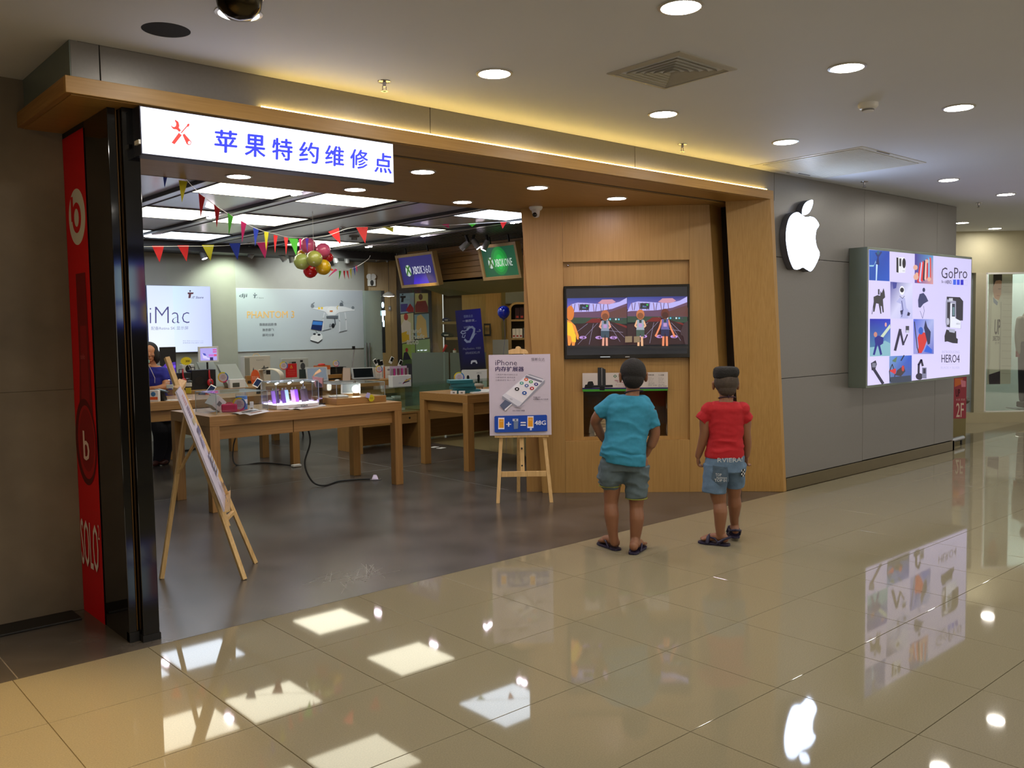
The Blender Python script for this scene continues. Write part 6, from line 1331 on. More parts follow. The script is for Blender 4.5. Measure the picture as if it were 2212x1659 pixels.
# -- front table
t = acase('left clear acrylic case on the front table, over the pink bag', 2.29, 2.77, 3.05, 3.51, ZT, 1.02)
t = on('cube_box', 'tilted grey-white cube inside the left acrylic case', 'box', 2.415, 3.36, ZT, 20)
M_ = T(0, 0, .082) @ R('Y', 38) @ R('X', 12); MB().box(-.055, .055, -.055, .055, -.055, .055, M_).build('cube', M_white, t, bevel=.002); MB().box(-.02, .02, -.0562, -.055, -.02, .02, M_).build('print', M_grey, t); MB().box(-.03, .03, -.03, .03, 0, .012).build('stand', M_acry, t)
t = on('pink_bag', 'small pink soft camera bag in the left acrylic case', 'bag', 2.475, 3.20, ZT, -35)
b = MB(); b.box(-.068, .068, -.03, .03, 0, .074).build('bag', mat('pink_felt', (196, 30, 90), .7), t, bevel=.012); MB().tube([(-.03, 0, .072), (-.02, 0, .084), (.02, 0, .084), (.03, 0, .072)], .004, 6).build('handle', mat('pink_felt', (196, 30, 90)), t, smooth=True)
t = on('round_tin', 'blue and white round tin behind the price tag in the left case', 'tin', 2.645, 3.32, ZT)
MB().lathe([(.052, 0), (.052, .125), (.05, .13)], 28).build('tin', mat('tin_blue', (60, 116, 170), .4), t, smooth=True); MB().lathe([(.0525, .06), (.0525, .10)], 28).build('white_band', M_paper, t); MB().lathe([(.053, .128), (.053, .150), (0, .151)], 28).build('clear_lid', M_acry, t)
t = on('small_carton', 'little white carton beside the round tin', 'box', 2.715, 3.26, ZT, -30); MB().box(-.015, .015, -.02, .02, 0, .075).build('carton', M_paper, t, bevel=.001); MB().box(-.01, .01, -.021, -.02, .01, .02).build('print', M_tabx, t)
ringbadge('round tag standing in the left acrylic case', 517, 873, 14.5, dep(Vector((2.56, 3.14, 0))))
def leaflet(label, pts, col=(206, 204, 206), cat='leaflet'):
    P = [atz(px, py, ZT+.001) for px, py in pts]; c = sum(P, Vector())/len(P); t = thing('leaflet', label, cat, c)
    Q = [p-c for p in P]; n = len(Q); K = 8; m = MB(); a, b_, c_, d_ = Q
    vs = []
    for i in range(K+1):
        u = i/K; z = .0016+abs(math.sin(u*math.pi*2))*.010
        for w_ in (0, 1): q = (a.lerp(b_, u)).lerp(d_.lerp(c_, u), w_); vs.append((q.x, q.y, q.z+z))
    m.add(vs, [[2*i, 2*i+2, 2*i+3, 2*i+1] for i in range(K)]); o = m.build('pages', mat('leaflet_paper', col, .5), t, smooth=True); o.modifiers.new('s', 'SOLIDIFY').thickness = .001
    m = MB()
    for k, cc in enumerate(((170, 60, 50), (120, 110, 100), (90, 90, 96), (160, 120, 110))):
        u0 = .08+.22*k; i = [a.lerp(b_, u).lerp(d_.lerp(c_, u), v) for u, v in ((u0, .2), (u0+.14, .2), (u0+.14, .75), (u0, .75))]; m.add([(q.x, q.y, q.z+.0125) for q in i], [[0, 1, 2, 3]], lin(cc))
    m.build('print', M_print, t, fix=False); return t
leaflet('open printed leaflet at the front edge of the front table', [(497, 894), (540, 898), (583, 889), (540, 884)])
leaflet('bright open leaflet just in front of the glowing phone case', [(606, 886), (650, 885), (706, 877), (670, 874)], (226, 222, 230))
# glowing phone case
cx0, cx1, cy0, cy1 = 2.865, 3.30, 3.06, 3.36
t = on('phone_display_case', 'lit acrylic phone display case with purple phones on the front table', 'display case', cx0, cy0, ZT); L, D = cx1-cx0, cy1-cy0
MB().box(0, L, 0, D, 0, .04).build('base', M_white, t, bevel=.003)
A = Art([(0, 0), (100, 0), (100, 10), (0, 10)], L, .04); A.text('SONY', 56, 2.4, 73, 7.4, (50, 46, 50), .02); A.done('lettering', M_print, t)
glw = emit('case_led', (226, 200, 255), 7.0)
MB().box(.012, L-.012, .012, D-.012, .0405, .046).build('led_floor', glw, t)
for q in ((.0, L, 0, .006), (0, L, D-.006, D), (0, .006, .006, D-.006), (L-.006, L, .006, D-.006)): MB().box(*q, .041, .245).build('pane', M_acry, t)
MB().box(0, L, 0, D, .245, .251).build('lid', M_acry, t); edges(t, L, D, .041, .251)
for k in range(6): MB().ball((.05+k*.065, .10+.10*(k % 2), .234), (.010, .010, .008), 10, 6).build('lamp', emit('case_spot', (236, 240, 255), 25), t)
sp_ = [(.035, (130, 90, 180)), (.085, (40, 26, 60)), (.135, (70, 40, 100)), (.185, (150, 200, 220)), (.235, (190, 150, 200)), (.285, (130, 70, 200)), (.335, (70, 58, 64)), (.385, (60, 50, 56))]
for k, (x, c) in enumerate(sp_):
    q = on('display_phone', ('violet', 'black', 'dark violet', 'ice blue', 'pink', 'bright purple', 'dark brown', 'blackish')[k]+' phone standing in the lit acrylic case', 'phone', cx0+x, cy0+.11+.03*(k % 2), ZT+.0465, 0, 'phones in the lit case')
    M_ = R('X', -14); MB().box(-.021, .021, 0, .007, .0, .125, M_).build('body', mat('phone_%d' % k, c, .3), q, bevel=.003); MB().box(-.018, .018, -.0008, 0, .012, .115, M_).build('screen', mat('phone_scr_%d' % k, tuple(min(255, v+16) for v in c), .1), q)
    MB().cone((0, .034, .122), (0, .034, .142), .009, .007, 10).build('clip', M_chrome, q)
# wedge stand right of it
p = atz(692, 874, ZT); t = thing('clear_stand', 'tall narrow smoked stand with a rosy wedge right of the lit case', 'display stand', (p.x, p.y, ZT+.0006), RA)
MB().box(-.04, .04, -.04, .04, 0, .012).build('foot', M_blackm, t, bevel=.002); MB().box(-.022, .022, -.012, .012, .012, .17).build('post', glass('smoke_acrylic', (.5, .46, .44)), t)
MB().prism([(-.035, .17), (.03, .17), (.035, .26), (-.07, .28)], .05, 'y', -.025).build('wedge', mat('rosy_wedge', (150, 110, 100), .2), t); MB().prism([(-.03, .172), (.026, .172), (.028, .20), (-.03, .24)], .002, 'y', -.028).build('dark_face', M_blackm, t)
MB().tube([(-.06, 0, .28), (-.03, 0, .31), (.01, 0, .335)], [.004, .012, .016], 10).build('wooden_handle', M_pine, t, smooth=True)
# right case on wood plinth
t = acase('right glass case on a wooden plinth on the front table', 3.50, 4.05, 3.07, 3.55, ZT, 1.035, M_acry, .062)
t = on('ring_lamp', 'round glowing white lamp in the right glass case', 'lamp', 3.845, 3.28, ZT+.063, -41)
MB().cone((0, -.012, .065), (0, .012, .065), .038, .038, 28).build('glowing_disc', emit('ring_glow', (255, 252, 236), 9), t); MB().box(-.03, .03, -.02, .02, 0, .026).build('foot', M_tabx, t)
t = on('display_tablet', 'white tablet standing behind the round lamp', 'tablet', 3.84, 3.38, ZT+.063, -41)
MB().box(-.10, .10, 0, .008, .012, .13, R('X', -12)).build('body', M_white, t, bevel=.003); MB().box(-.083, .083, -.0012, 0, .024, .12, R('X', -12)).build('screen', mat('pale_screen', (150, 160, 164), .15), t); MB().box(-.08, .08, -.02, .03, 0, .012).build('stand', M_tabx, t)
t = on('white_gadget', 'flat white gadget lying in the right glass case', 'gadget', 3.63, 3.26, ZT+.063, -20); MB().box(-.09, .09, -.06, .06, 0, .012).build('body', M_white, t, bevel=.004); MB().box(-.05, .06, -.04, .03, .0125, .018).build('pad', M_paper, t, bevel=.002)
p = aty(795, 857, 3.06); t = thing('star_tag', 'yellow star price tag with a lilac card on the right glass case', 'price tag', (p.x, 3.048, p.z))
st = [((.030 if i % 2 else .038)*math.cos(i*math.pi/11), (.030 if i % 2 else .038)*math.sin(i*math.pi/11)) for i in range(22)]
MB().prism([(a+.028, b-.015) for a, b in st], .003, 'y', -.006).build('star', FM['yellow'], t); MB().prism([(-.045, -.0), (-.02, .045), (.015, .035), (-.0, -.015)], .002, 'y', -.009).build('card', mat('lilac_card', (176, 176, 226), .5), t)
def smalltext(t, s, w_, h_, loc, col):
    A = Art([(0, 0), (10, 0), (10, 10), (0, 10)], w_, h_); A.text(s, 0, 0, 10, 10, col, .02); A.done('lettering', M_print, t, loc=loc)
smalltext(t, '153', .03, .02, (.014, -.006, -.026), (110, 70, 10))
# -- second table
def onat(name, label, cat, px, z, y, group=None, py=None, rz=0):
    p = aty(px, 850, y); return thing(name, label, cat, (p.x, y, z+.0006), RA+math.radians(rz), group)
t = onat('phone_stand', 'black angled phone stand at the left end of the second table', 'phone stand', 347, ZT, 5.12)
MB().prism([(-.06, 0), (.05, 0), (.05, .02), (.02, .1), (-.03, .1)], .09, 'y', -.045).build('stand', M_blackm, t, bevel=.003); MB().box(-.08, .06, -.05, .04, .10, .112, R('Y', 14)).build('tray', M_blackm, t, bevel=.003); MB().box(-.05, .03, -.03, .02, .114, .12, R('Y', 14)).build('phone', mat('grey_screen', (140, 160, 166), .2), t)
t = onat('orange_carton', 'orange and blue printed carton beside the black phone stand', 'box', 331, ZT, 5.05); MB().box(-.05, .05, 0, .06, 0, .12).build('carton', M_paper, t); MB().box(-.045, .045, -.001, 0, .02, .05).build('orange_band', mat('orange_print', (220, 90, 40), .5), t); MB().ball((0, -.001, .08), (.025, .003, .025)).build('blue_disc', MC['tin_blue'], t)
for px, yy, l, c in ((367, 5.15, 'clear blister pack with brown earphones near the assistant', (150, 110, 90)), (406, 5.3, 'clear blister pack with a yellow insert behind the leaning poster', (200, 180, 40))):
    t = onat('blister_pack', l, 'package', px, ZT, yy); MB().box(-.045, .045, 0, .035, 0, .19).build('shell', M_acry, t, bevel=.006); MB().box(-.03, .03, .008, .02, .05, .11).build('insert', mat('insert_%d' % px, c, .6), t); MB().box(-.036, .036, .005, .03, .125, .165).build('card', M_paper, t); MB().tube([(-.02, .01, .19), (-.015, .01, .215), (.015, .01, .215), (.02, .01, .19)], .006, 6).build('hanger', M_acry, t)
for px, yy, l, z in ((456, 5.25, 'small phone on a slanted stand above the left acrylic case', .03), (557, 5.2, 'small white phone on a slanted stand left of the curled sheet', .08)):
    t = onat('phone_on_stand', l, 'phone', px, ZT, yy); M_ = T(0, 0, z+.05) @ R('Y', 28) @ R('X', -35)
    MB().box(-.035, .035, 0, .008, -.06, .06, M_).build('body', M_white, t, bevel=.003); MB().box(-.029, .029, -.0012, 0, -.045, .045, M_).build('screen', mat('phone_screen', (36, 50, 84), .12), t); MB().box(-.02, .02, .01, .05, 0, z+.03).build('stand', M_blackm, t)
t = onat('paper_sheet', 'white sheet lying on the second table', 'paper', 385, ZT, 5.05); MB().box(-.12, .12, -.07, .07, 0, .002).build('sheet', M_paper, t); MB().box(-.08, .02, -.04, 0, .002, .0024).build('print', M_grey, t)
t = onat('red_case', 'flat red case beside a blue one at the back of the second table', 'case', 443, ZT, 5.65); MB().box(-.06, .02, -.05, .05, 0, .02).build('blue_half', mat('dull_blue', (40, 60, 110), .5), t); MB().box(.021, .09, -.05, .05, 0, .022).build('red_half', MC['toy_red'], t)
t = onat('curled_sheet', 'large curled white advert sheet with an orange end disc on the second table', 'display', 581, ZT, 5.5)
pr = spline([Vector((x, z)) for x, z in ((-.10, .26), (0, .275), (.10, .262), (.16, .21), (.165, .15))], 5, False); mm_ = MB(); pts_ = [tuple(p) for p in pr]+[(a-.004, b-.005) for a, b in [tuple(p) for p in pr][::-1]]
MB().prism(pts_, .18, 'y', -.09).build('sheet', mat('cream_sheet', (216, 208, 190), .5), t, smooth=False); MB().prism([(-.09, .268), (-.06, .0), (-.10, .0), (-.104, .262)], .18, 'y', -.09).build('back_sheet', MC['cream_sheet'], t)
MB().prism([(-.13+.055*math.cos(a), .17+.10*math.sin(a)) for a in [2*math.pi*i/24 for i in range(24)]], .006, 'y', -.10).build('orange_disc', mat('orange_disc', (206, 88, 40), .5), t)
A = Art([(0, 0), (10, 0), (10, 10), (0, 10)], .09, .05); A.text('惊喜优惠', .5, 1, 9.5, 4.6, (236, 190, 170), .01).text('买就送好礼', .5, 5.4, 9.5, 9, (236, 190, 170), .01); A.done('lettering', M_print, t, loc=(-.175, -.101, .145))
MB().prism([(.0, .26), (.05, .262), (.05, .21), (.0, .21)], .001, 'y', -.092).build('frame_print', M_blackm, t); MB().box(-.1, .12, -.02, .05, 0, .012).build('foot', M_tabx, t)
ringbadge('round tag hanging over the brown riser at the back', 482, 815, 11.5, dep(aty(482, 815, 6.52)), True)
ringbadge('round tag behind the red sign', 613, 790, 9, dep(aty(613, 790, 6.6)), True)
ringbadge('small round tag above the black box, right of the orange carton', 726, 785, 7, dep(aty(726, 785, 6.9)), True)
ringbadge('round tag on the white brochures right of the second laptop', 819, 797, 7.5, dep(aty(819, 797, 6.6)), True)
ringbadge('round tag leaning on the teal box stack', 992, 815, 11.5, dep(Vector((5.36, 3.42, 0))))
# -- wall-side table
Y3 = 6.75
def b3(name, label, cat, px0, py0, px1, py1, y=Y3, thick=.15, m=M_paper, group=None, z0=None):
    a = aty(px0, py0, y); b = aty(px1, py1, y); z = ZT+.0006 if z0 is None else z0; t = thing(name, label, cat, (a.x, y, z), 0, group); w, h = b.x-a.x, a.z-z
    MB().box(0, w, 0, thick, 0, h).build('body', m, t, bevel=.003); return t, w, h
t, w, h = b3('desktop_computer', 'black-screened desktop computer with purple wallpaper behind the assistant', 'computer', 345, 750, 382, 815, 6.9, .02, M_blackm, z0=ZT+.13)
A = Art([(0, 0), (10, 0), (10, 10), (0, 10)], w-.02, h-.02); A.poly([(0, 6.5), (3, 5), (10, 4.6), (10, 8), (4, 10), (0, 10)], (70, 40, 150)).poly([(3, 6), (10, 5.6), (10, 6.4), (5, 7.4)], (110, 70, 220)).ell(6.5, 7.7, .5, .25, (240, 190, 250)).ell(5, 8.4, .5, .3, (240, 200, 250)); A.done('screen', M_glowd, t, loc=(.01, -.001, .01)); MB().box(w*.4, w*.6, .02, .04, -.13, .2).box(w*.25, w*.75, -.05, .12, -.13, -.122).build('stand', M_chrome, t)
t, w, h = b3('headphone_box', 'left black headphone display box with red headphones', 'display box', 383, 806, 414, 832, 6.62, .15, M_blackm); MB().tube([(w*.35, .1, h), (w*.35, .1, h+.04), (w*.65, .1, h+.04), (w*.65, .1, h)], .006, 6).build('handle', M_blackm, t)
t, w2, h2 = b3('headphone_box', 'right black headphone display box with bigger red headphones', 'display box', 414, 800, 467, 832, 6.62, .15, M_blackm); MB().tube([(w2*.1, .1, h2), (w2*.1, .1, h2+.035), (w2*.25, .1, h2+.035), (w2*.25, .1, h2)], .006, 6).build('handle', M_blackm, t); MB().cone((w2*.3, -.001, h2*.45), (w2*.3, -.003, h2*.45), .055, .055, 24).build('round_print', mat('dark_print', (34, 32, 32), .3), t)
redh = mat('headphone_red', (176, 22, 34), .3, coat=.4)
for px, py, s, l in ((396, 824, .85, 'red headphone on the left black box'), (453, 826, 1, 'red headphone on the right black box')):
    p = aty(px, py, 6.60); t = thing('headphones', l, 'headphones', p, 0, 'red headphones on the black boxes')
    ec = MB().ball((0, -.02, 0), (.042*s, .022, .050*s), 20, 14).build('ear_cup', redh, t, smooth=True); MB().tube([(0, -.015, .03), (-.006, -.01, .08), (-.004, -.005, .13), (0, .0, .16)], [.014*s, .012*s, .011*s, .008*s], 10).build('band', redh, t, smooth=True); MB().cone((0, -.040, 0), (0, -.044, 0), .016*s, .014*s, 16).build('logo_disc', M_chrome, ec)
p = aty(402, 780, 6.7); t = thing('star_sign', 'yellow starburst 300 sign on a stick above the headphone boxes', 'price sign', p)
st = [((.058 if i % 2 else .072)*math.cos(i*math.pi/18)*1.1, (.058 if i % 2 else .072)*math.sin(i*math.pi/18)*.78) for i in range(36)]
MB().prism(st, .004, 'y', -.004).build('starburst', mat('star_yellow', (222, 200, 20), .5), t); smalltext(t, '300', .055, .026, (-.01, -.005, -.014), (40, 34, 10)); MB().tube([(0, .002, 0), (.05, .0, -.1), (.03, 0, -.25), (-.02, 0, -p.z+ZT+.001)], .003, 6).build('stick', M_white, t)
t, w, h = b3('headphone_carton', 'white headphone carton under the starburst sign', 'box', 394, 788, 420, 812, 7.0, .1, M_paper, z0=None); MB().ball((w*.5, -.002, h*.82), (.04, .004, .05)).build('picture', M_blackm, t)
t, w, h = b3('ad_tablet', 'white-framed tablet with a lilac advert screen on a black pole', 'tablet', 428, 749, 473, 783, 6.8, .02, M_white, z0=aty(430, 783, 6.8).z)
A = Art([(0, 0), (10, 0), (10, 8), (0, 8)], w-.05, h-.045); A.rect(0, 0, 10, 8, (166, 156, 226)).poly([(1, 3), (3, 3.8), (4, 6), (5.6, 6.6), (6, 7.6), (1.5, 6.5)], (206, 196, 240)).poly([(1.2, 3), (3, 3.4), (3.6, 5), (2, 4.6)], (70, 80, 180)).rect(5, 4, 8, 5.4, (190, 110, 206)).rect(8.1, 4, 9.8, 5.4, (206, 80, 120)).rect(7.5, .6, 9.8, 1.6, (200, 90, 160)).rect(7.5, 2, 9.8, 3, (200, 90, 160)).rect(5.6, 6, 7.6, 8, (40, 30, 90)); A.done('screen', M_glowd, t, loc=(.025, -.001, .022)); MB().cone((w*.45, .02, -t.location.z+ZT+.002), (w*.45, .02, .05), .012, .012, 12).box(w*.3, w*.6, -.04, .08, -t.location.z+ZT+.002, -t.location.z+ZT+.012).build('pole', M_blackm, t)
def slant(label, px0, py0, px1, py1, y, lean):
    a = aty(px0, py0, y); b = aty(px1, py1, y); t = thing('slanted_display', label, 'display board', (a.x, y, ZT+.0006)); w, h = b.x-a.x-lean, a.z-ZT
    MB().hexa([(lean, -.06, 0), (w+lean, -.06, 0), (w+lean, .1, 0), (lean, .1, 0)], [(0, .08, h), (w, .08, h), (w, .1, h), (0, .1, h)]).build('board', mat('pale_board', (170, 178, 172), .4), t, bevel=.003); return t, w, h
t, w, h = slant('pale blank slanted display board under the advert tablet', 430, 783, 482, 820, 7.0, .09); MB().box(.1, .2, .05, .06, h*.7, h*.72).build('slot', M_grey, t)
t, w, h = slant('slanted white display board with blue pictures beside the round tag', 474, 788, 533, 842, 6.62, .10)
A = Art([(0, 0), (10, 0), (10, 8), (0, 8)], w*.9, h*.55)
for x in (1.5, 3.4, 5.3, 8.5): A.rect(x, 2, x+1.5, 5, (90, 106, 160))
A.text('手机配件专区', 2, .4, 7, 1.1, (120, 126, 130)); o = A.done('print', M_print, t, loc=(.04, .012, h*.42)); o.rotation_euler.x = math.radians(-27)
t, w, h = b3('camera_carton', 'white carton with a small camera picture in front of the slanted board', 'box', 497, 822, 531, 842, 6.30-.0, .12, M_paper, z0=ZT-.0) if False else b3('camera_carton', 'white carton with a small camera picture in front of the slanted board', 'box', 497, 820, 531, 842, 6.48, .07, M_paper); MB().box(w*.15, w*.6, -.002, 0, h*.1, h*.6).build('picture', mat('dark_picture', (80, 80, 70), .5), t)
for px0, px1, py0, l in ((466, 494, 815, 'brown wooden riser block left of the slanted board'), (533, 560, 812, 'brown wooden riser block below the drone carton'), (705, 742, 810, 'brown wooden riser block behind the first laptop')):
    t, w, h = b3('riser_block', l, 'riser', px0, py0, px1, 840, 6.88 if px0 > 600 else 7.14, .07, M_tabx); MB().box(.01, w-.01, -.001, .0, .01, h*.4).build('dark_recess', M_blackm, t)
t, w, h = b3('drone_carton', 'big white drone carton with a rope handle below the drone advert', 'box', 528, 770, 585, 815, 7.22, .13, mat('carton_cream', (196, 194, 182), .6))
A = Art([(250, 268), (770, 268), (770, 640), (250, 640)], w, h); A.rect(250, 290, 350, 640, (140, 142, 132)).text('PHANTOM 3', 485, 315, 640, 335, (130, 128, 120)).poly([(400, 470), (420, 415), (440, 465), (540, 460), (610, 430), (640, 395), (660, 430), (720, 420), (730, 445), (640, 475), (560, 480)], (90, 92, 90)).poly([(430, 480), (760, 475), (740, 500), (600, 520), (450, 498)], (150, 150, 144)); A.done('print', M_print, t); MB().tube([(w*.38, .05, h), (w*.45, .05, h+.03), (w*.58, .05, h+.03), (w*.65, .05, h)], .005, 6).build('rope_handle', M_pine, t, smooth=True)
t, w, h = b3('red_sign', 'small red notice sign with a gold triangle at the back of the shop', 'sign', 617, 786, 642, 816, 6.6, .01, mat('sign_red', (196, 30, 32), .4), z0=aty(617, 816, 6.6).z)
A = Art([(0, 0), (10, 0), (10, 12), (0, 12)], w, h); A.poly([(5, 1), (6.3, 4), (3.7, 4)], (206, 160, 60)).ell(5, 3.2, .5, .5, (196, 30, 32)).text('防盗报警', 2, 5.4, 8, 6.6, (216, 100, 90)).text('敬请爱护展品', 1.5, 7.4, 8.5, 8.4, (216, 100, 90)).text('谢谢合作', 2, 9, 8, 10, (216, 100, 90)); A.done('print', M_print, t); MB().cone((w/2, .006, -t.location.z+ZT+.002), (w/2, .006, .01), .006, .006, 8).build('post', M_acry, t)
t, w, h = b3('camera_pack', 'large white rounded action camera pack behind the red sign', 'package', 609, 775, 667, 812, 7.0, .08, mat('pack_white', (176, 182, 178), .5)); A = Art([(0, 0), (10, 0), (10, 7), (0, 7)], w, h); A.rect(6.8, .6, 7.9, 1.2, (30, 30, 32)).ell(7.8, 2.4, .9, 1, (70, 74, 76)).rect(6.3, 3.3, 9.2, 6, (50, 62, 66)).rect(3.6, 1, 5.2, 1.6, (50, 46, 44)).text('HERO', 2.6, 1, 3.6, 1.5, (90, 90, 90)); A.done('print', M_print, t)
def laptop(label, px0, py0, px1, py1, y):
    a = aty(px0, py0, y); b = aty(px1, py1, y); t = thing('laptop', label, 'laptop', (a.x, y, ZT+.0006), math.radians(-12)); w, h = (b.x-a.x)*1.02, a.z-ZT
    MB().box(0, w, -.16, .02, 0, .012).build('base', M_chrome, t, bevel=.002); M_ = T(0, .02, .01) @ R('X', -16)
    MB().box(0, w, 0, .008, 0, h*1.02, M_).build('lid', mat('silver_frame', (176, 180, 180), .35), t, bevel=.002); MB().box(w*.07, w*.93, -.0012, 0, h*.12, h*.93, M_).build('screen', mat('dark_screen', (24, 28, 32), .08), t); MB().box(w*.1, w*.9, -.13, -.02, .0125, .0135).build('keyboard', M_blackm, t); return t, w, h
laptop('open silver laptop with a black silhouette on its screen, left one', 663, 795, 706, 825, 6.75); laptop('open silver laptop with a blank dark screen, right one', 762, 796, 806, 822, 6.75)
t, w, h = b3('orange_box', 'white carton with orange lid and red bow at the back of the shop', 'box', 688, 790, 714, 815, 7.1, .14, M_paper); MB().box(-.003, w+.003, -.003, .143, h*.72, h).build('orange_lid', mat('orange_lid', (214, 110, 50), .5), t, bevel=.002); MB().ball((w*.4, .05, h+.01), (.06, .04, .02)).build('bow', MC['toy_red'], t, smooth=True); MB().box(w*.3, w*.7, -.002, 0, h*.2, h*.45).build('print', MC['carton_print'], t)
t, w, h = b3('black_box', 'low black box under the small round tag', 'box', 714, 794, 742, 812, 7.2, .12, M_blackm); MB().box(-.02, w+.04, -.02, .12, h, h+.006).build('lid', M_blackm, t)
a = aty(740, 822, 6.7); t = thing('tent_card', 'pinkish tent card standing between the two laptops', 'card', (a.x, 6.7, ZT+.0006), math.radians(-14)); w = .115
MB().hexa([(0, 0, 0), (w, 0, 0), (w, .003, 0), (0, .003, 0)], [(.03, .06, .18), (w+.02, .06, .18), (w+.02, .063, .18), (.03, .063, .18)]).build('front_card', mat('pink_card', (184, 164, 150), .6), t); MB().hexa([(.01, .12, 0), (w+.05, .12, 0), (w+.05, .123, 0), (.01, .123, 0)], [(.03, .064, .18), (w+.02, .064, .18), (w+.02, .067, .18), (.03, .067, .18)]).build('back_card', M_tabx, t)
t = onat('computer_mouse', 'white computer mouse left of the tent card', 'mouse', 729, ZT, 6.62); MB().ball((0, 0, .014), (.035, .05, .016), 18, 10).build('shell', M_white, t, smooth=True); MB().box(-.02, .06, .05, .052, 0, .003).build('cable', M_white, t)
t = onat('mouse_base', 'dark round puck right of the computer mouse', 'puck', 737, ZT, 6.55); MB().lathe([(.03, 0), (.03, .012), (.02, .018), (0, .019)], 20).build('puck', mat('dark_red', (60, 24, 20), .4), t, smooth=True); MB().lathe([(.012, .0185), (.01, .022), (0, .023)], 12).build('knob', M_blackm, t)
for px0, px1, py0, l in ((806, 826, 794, 'white brochure stack under the round tag, right of the second laptop'), (828, 847, 792, 'white brochure with an orange spine beside the marker pens')):
    t, w, h = b3('brochure', l, 'brochure', px0, py0, px1, 820, 6.72, .02, M_paper)
    A = Art([(0, 0), (10, 0), (10, 14), (0, 14)], w, h); A.rect(0, 0, 2, 14, (196, 110, 70) if px0 > 820 else (190, 184, 176)).ell(6, 4, 1.6, 1.2, (150, 140, 150)); A.text('专业版', 4, 9, 9, 10, (150, 130, 110)); A.done('print', M_print, t)
tph = onat('phone_rack', 'clear rack holding sample phones at the right end of the wall-side table', 'phone rack', 828, ZT, 6.9); MB().box(-.2, .2, -.05, .1, 0, .02).build('base', M_acry, tph); MB().box(-.18, .18, .04, .05, .02, .2).build('back', M_acry, tph)
for px, py, a, l in ((812, 783, -30, 'tilted black phone, leftmost on the clear rack'), (819, 784, -20, 'black phone second on the clear rack'), (825, 786, -12, 'small white keypad phone low on the clear rack'), (846, 778, 30, 'white calculator-like phone hanging above the pens'), (865, 785, 28, 'white phone with green top, in front of the dark poster')):
    p = aty(px, py, 6.85); t = thing('sample_phone', l, 'phone', p, 0, 'sample phones at the right of the wall-side table'); M_ = R('Y', -a)
    M_ = R('Y', a if px > 840 else -a*-1)
    MB().box(-.028, .028, 0, .012, -.055, .055, M_).build('body', M_white if px != 819 else M_blackm, t, bevel=.004); MB().box(-.022, .022, -.001, 0, -.02, .045, M_).build('screen', mat('dark_screen', (24, 28, 32)), t)
    MB().tube([(0, .01, 0), (.0, .03, -.1), (0, .05, -p.z+ZT+.003)], .003, 6).build('support', M_acry, t)
# thin bright lamp arm
a = aty(758, 792, 6.95); t = thing('desk_lamp', 'thin silver desk lamp arm rising behind the laptops', 'lamp', (a.x, 6.95, ZT+.0006)); b_ = aty(765, 755, 6.95); MB().cone((0, 0, .01), (b_.x-a.x, 0, b_.z-ZT), .008, .008, 8).build('arm', M_chrome, t); MB().lathe([(.05, 0), (.05, .012), (0, .014)], 20).build('foot', M_blackm, t); MB().box(b_.x-a.x-.03, b_.x-a.x+.012, -.01, .01, b_.z-ZT, b_.z-ZT+.05).build('joint', M_blackm, t)
# -- marker pens on the glass showcase
zt_ = .8096
p = aty(868, 832, 5.2); t = thing('pen_box', 'white box of coloured pens standing on the glass showcase', 'pen box', (p.x-.14, 5.2, zt_)); w = .29
MB().box(0, w, 0, .1, 0, .15).build('tray', M_white, t, bevel=.002)
for k in range(9): MB().box(.01+k*.03, .01+k*.03+.022, .03, .05, .15, .24).build('pen_pack', mat('pen_%d' % (k % 4), ((150, 140, 140), (196, 60, 140), (176, 160, 170), (130, 70, 90))[k % 4], .4), t)
MB().box(-.0, w*.92, .06, .064, .15, .27).build('header_card', mat('header_lilac', (196, 176, 196), .5), t)
A = Art([(0, 0), (29, 0), (29, 15), (0, 15)], w, .15); A.line([(16, 11), (22, 6)], 1.5, (170, 60, 140)).line([(19, 8), (28, 5)], 1.5, (210, 170, 60)).line([(17, 10), (26, 8)], 1.3, (40, 36, 50)).text('stylus', 9, 9.5, 13, 10.8, (60, 80, 180)); A.done('print', M_print, t)
# -- right table goods
stk = [('bottom teal box of the stack on the right table', 5.33, 3.36, .30, .20, 0), ('second teal box of the stack, shifted right', 5.29, 3.38, .26, .2, 6), ('third teal box of the stack', 5.27, 3.36, .26, .2, -4), ('top teal box with a pale lid on the stack', 5.245, 3.37, .26, .20, 4)]
z = ZT+.0006; tl_ = mat('teal_box', (16, 104, 112), .45)
for k, (l, x, y, w, d, a) in enumerate(stk):
    t = thing('teal_box', l, 'box', (x, y, z), math.radians(a-30), 'teal boxes stacked on the right table'); MB().box(-w/2, w/2, -d/2, d/2, 0, .036).build('carton', tl_, t, bevel=.002); MB().box(-w/2+.01, w/2-.01, -d/2+.01, d/2-.01, .0362, .037).build('lid_print', mat('teal_lid', (120, 170, 176), .5) if k == 3 else tl_, t); z += .0375
for x, y, l in ((5.12, 3.32, 'left small white carton at the edge of the right table'), (5.17, 3.24, 'right small white carton at the edge of the right table')):
    t = on('white_carton', l, 'box', x, y, ZT, -41); MB().box(-.035, .035, -.03, .03, 0, .032).build('carton', M_paper, t, bevel=.001); MB().box(-.012, .012, -.031, -.03, .008, .024).build('mark', M_grey, t)
for k, (x, y, a) in enumerate(((5.38, 3.17, -20), (5.5, 3.2, 12), (5.62, 3.3, -35))):
    t = on('paper_pile', ('left', 'middle', 'right')[k]+' pile of white leaflets on the right table', 'paper', x, y, ZT+.004*k, a, 'leaflet piles on the right table')
    for j in range(3): MB().box(-.11+.004*j, .11-.003*j, -.07, .07+.004*j, j*.005, j*.005+.0045).build('leaflet', M_paper, t)
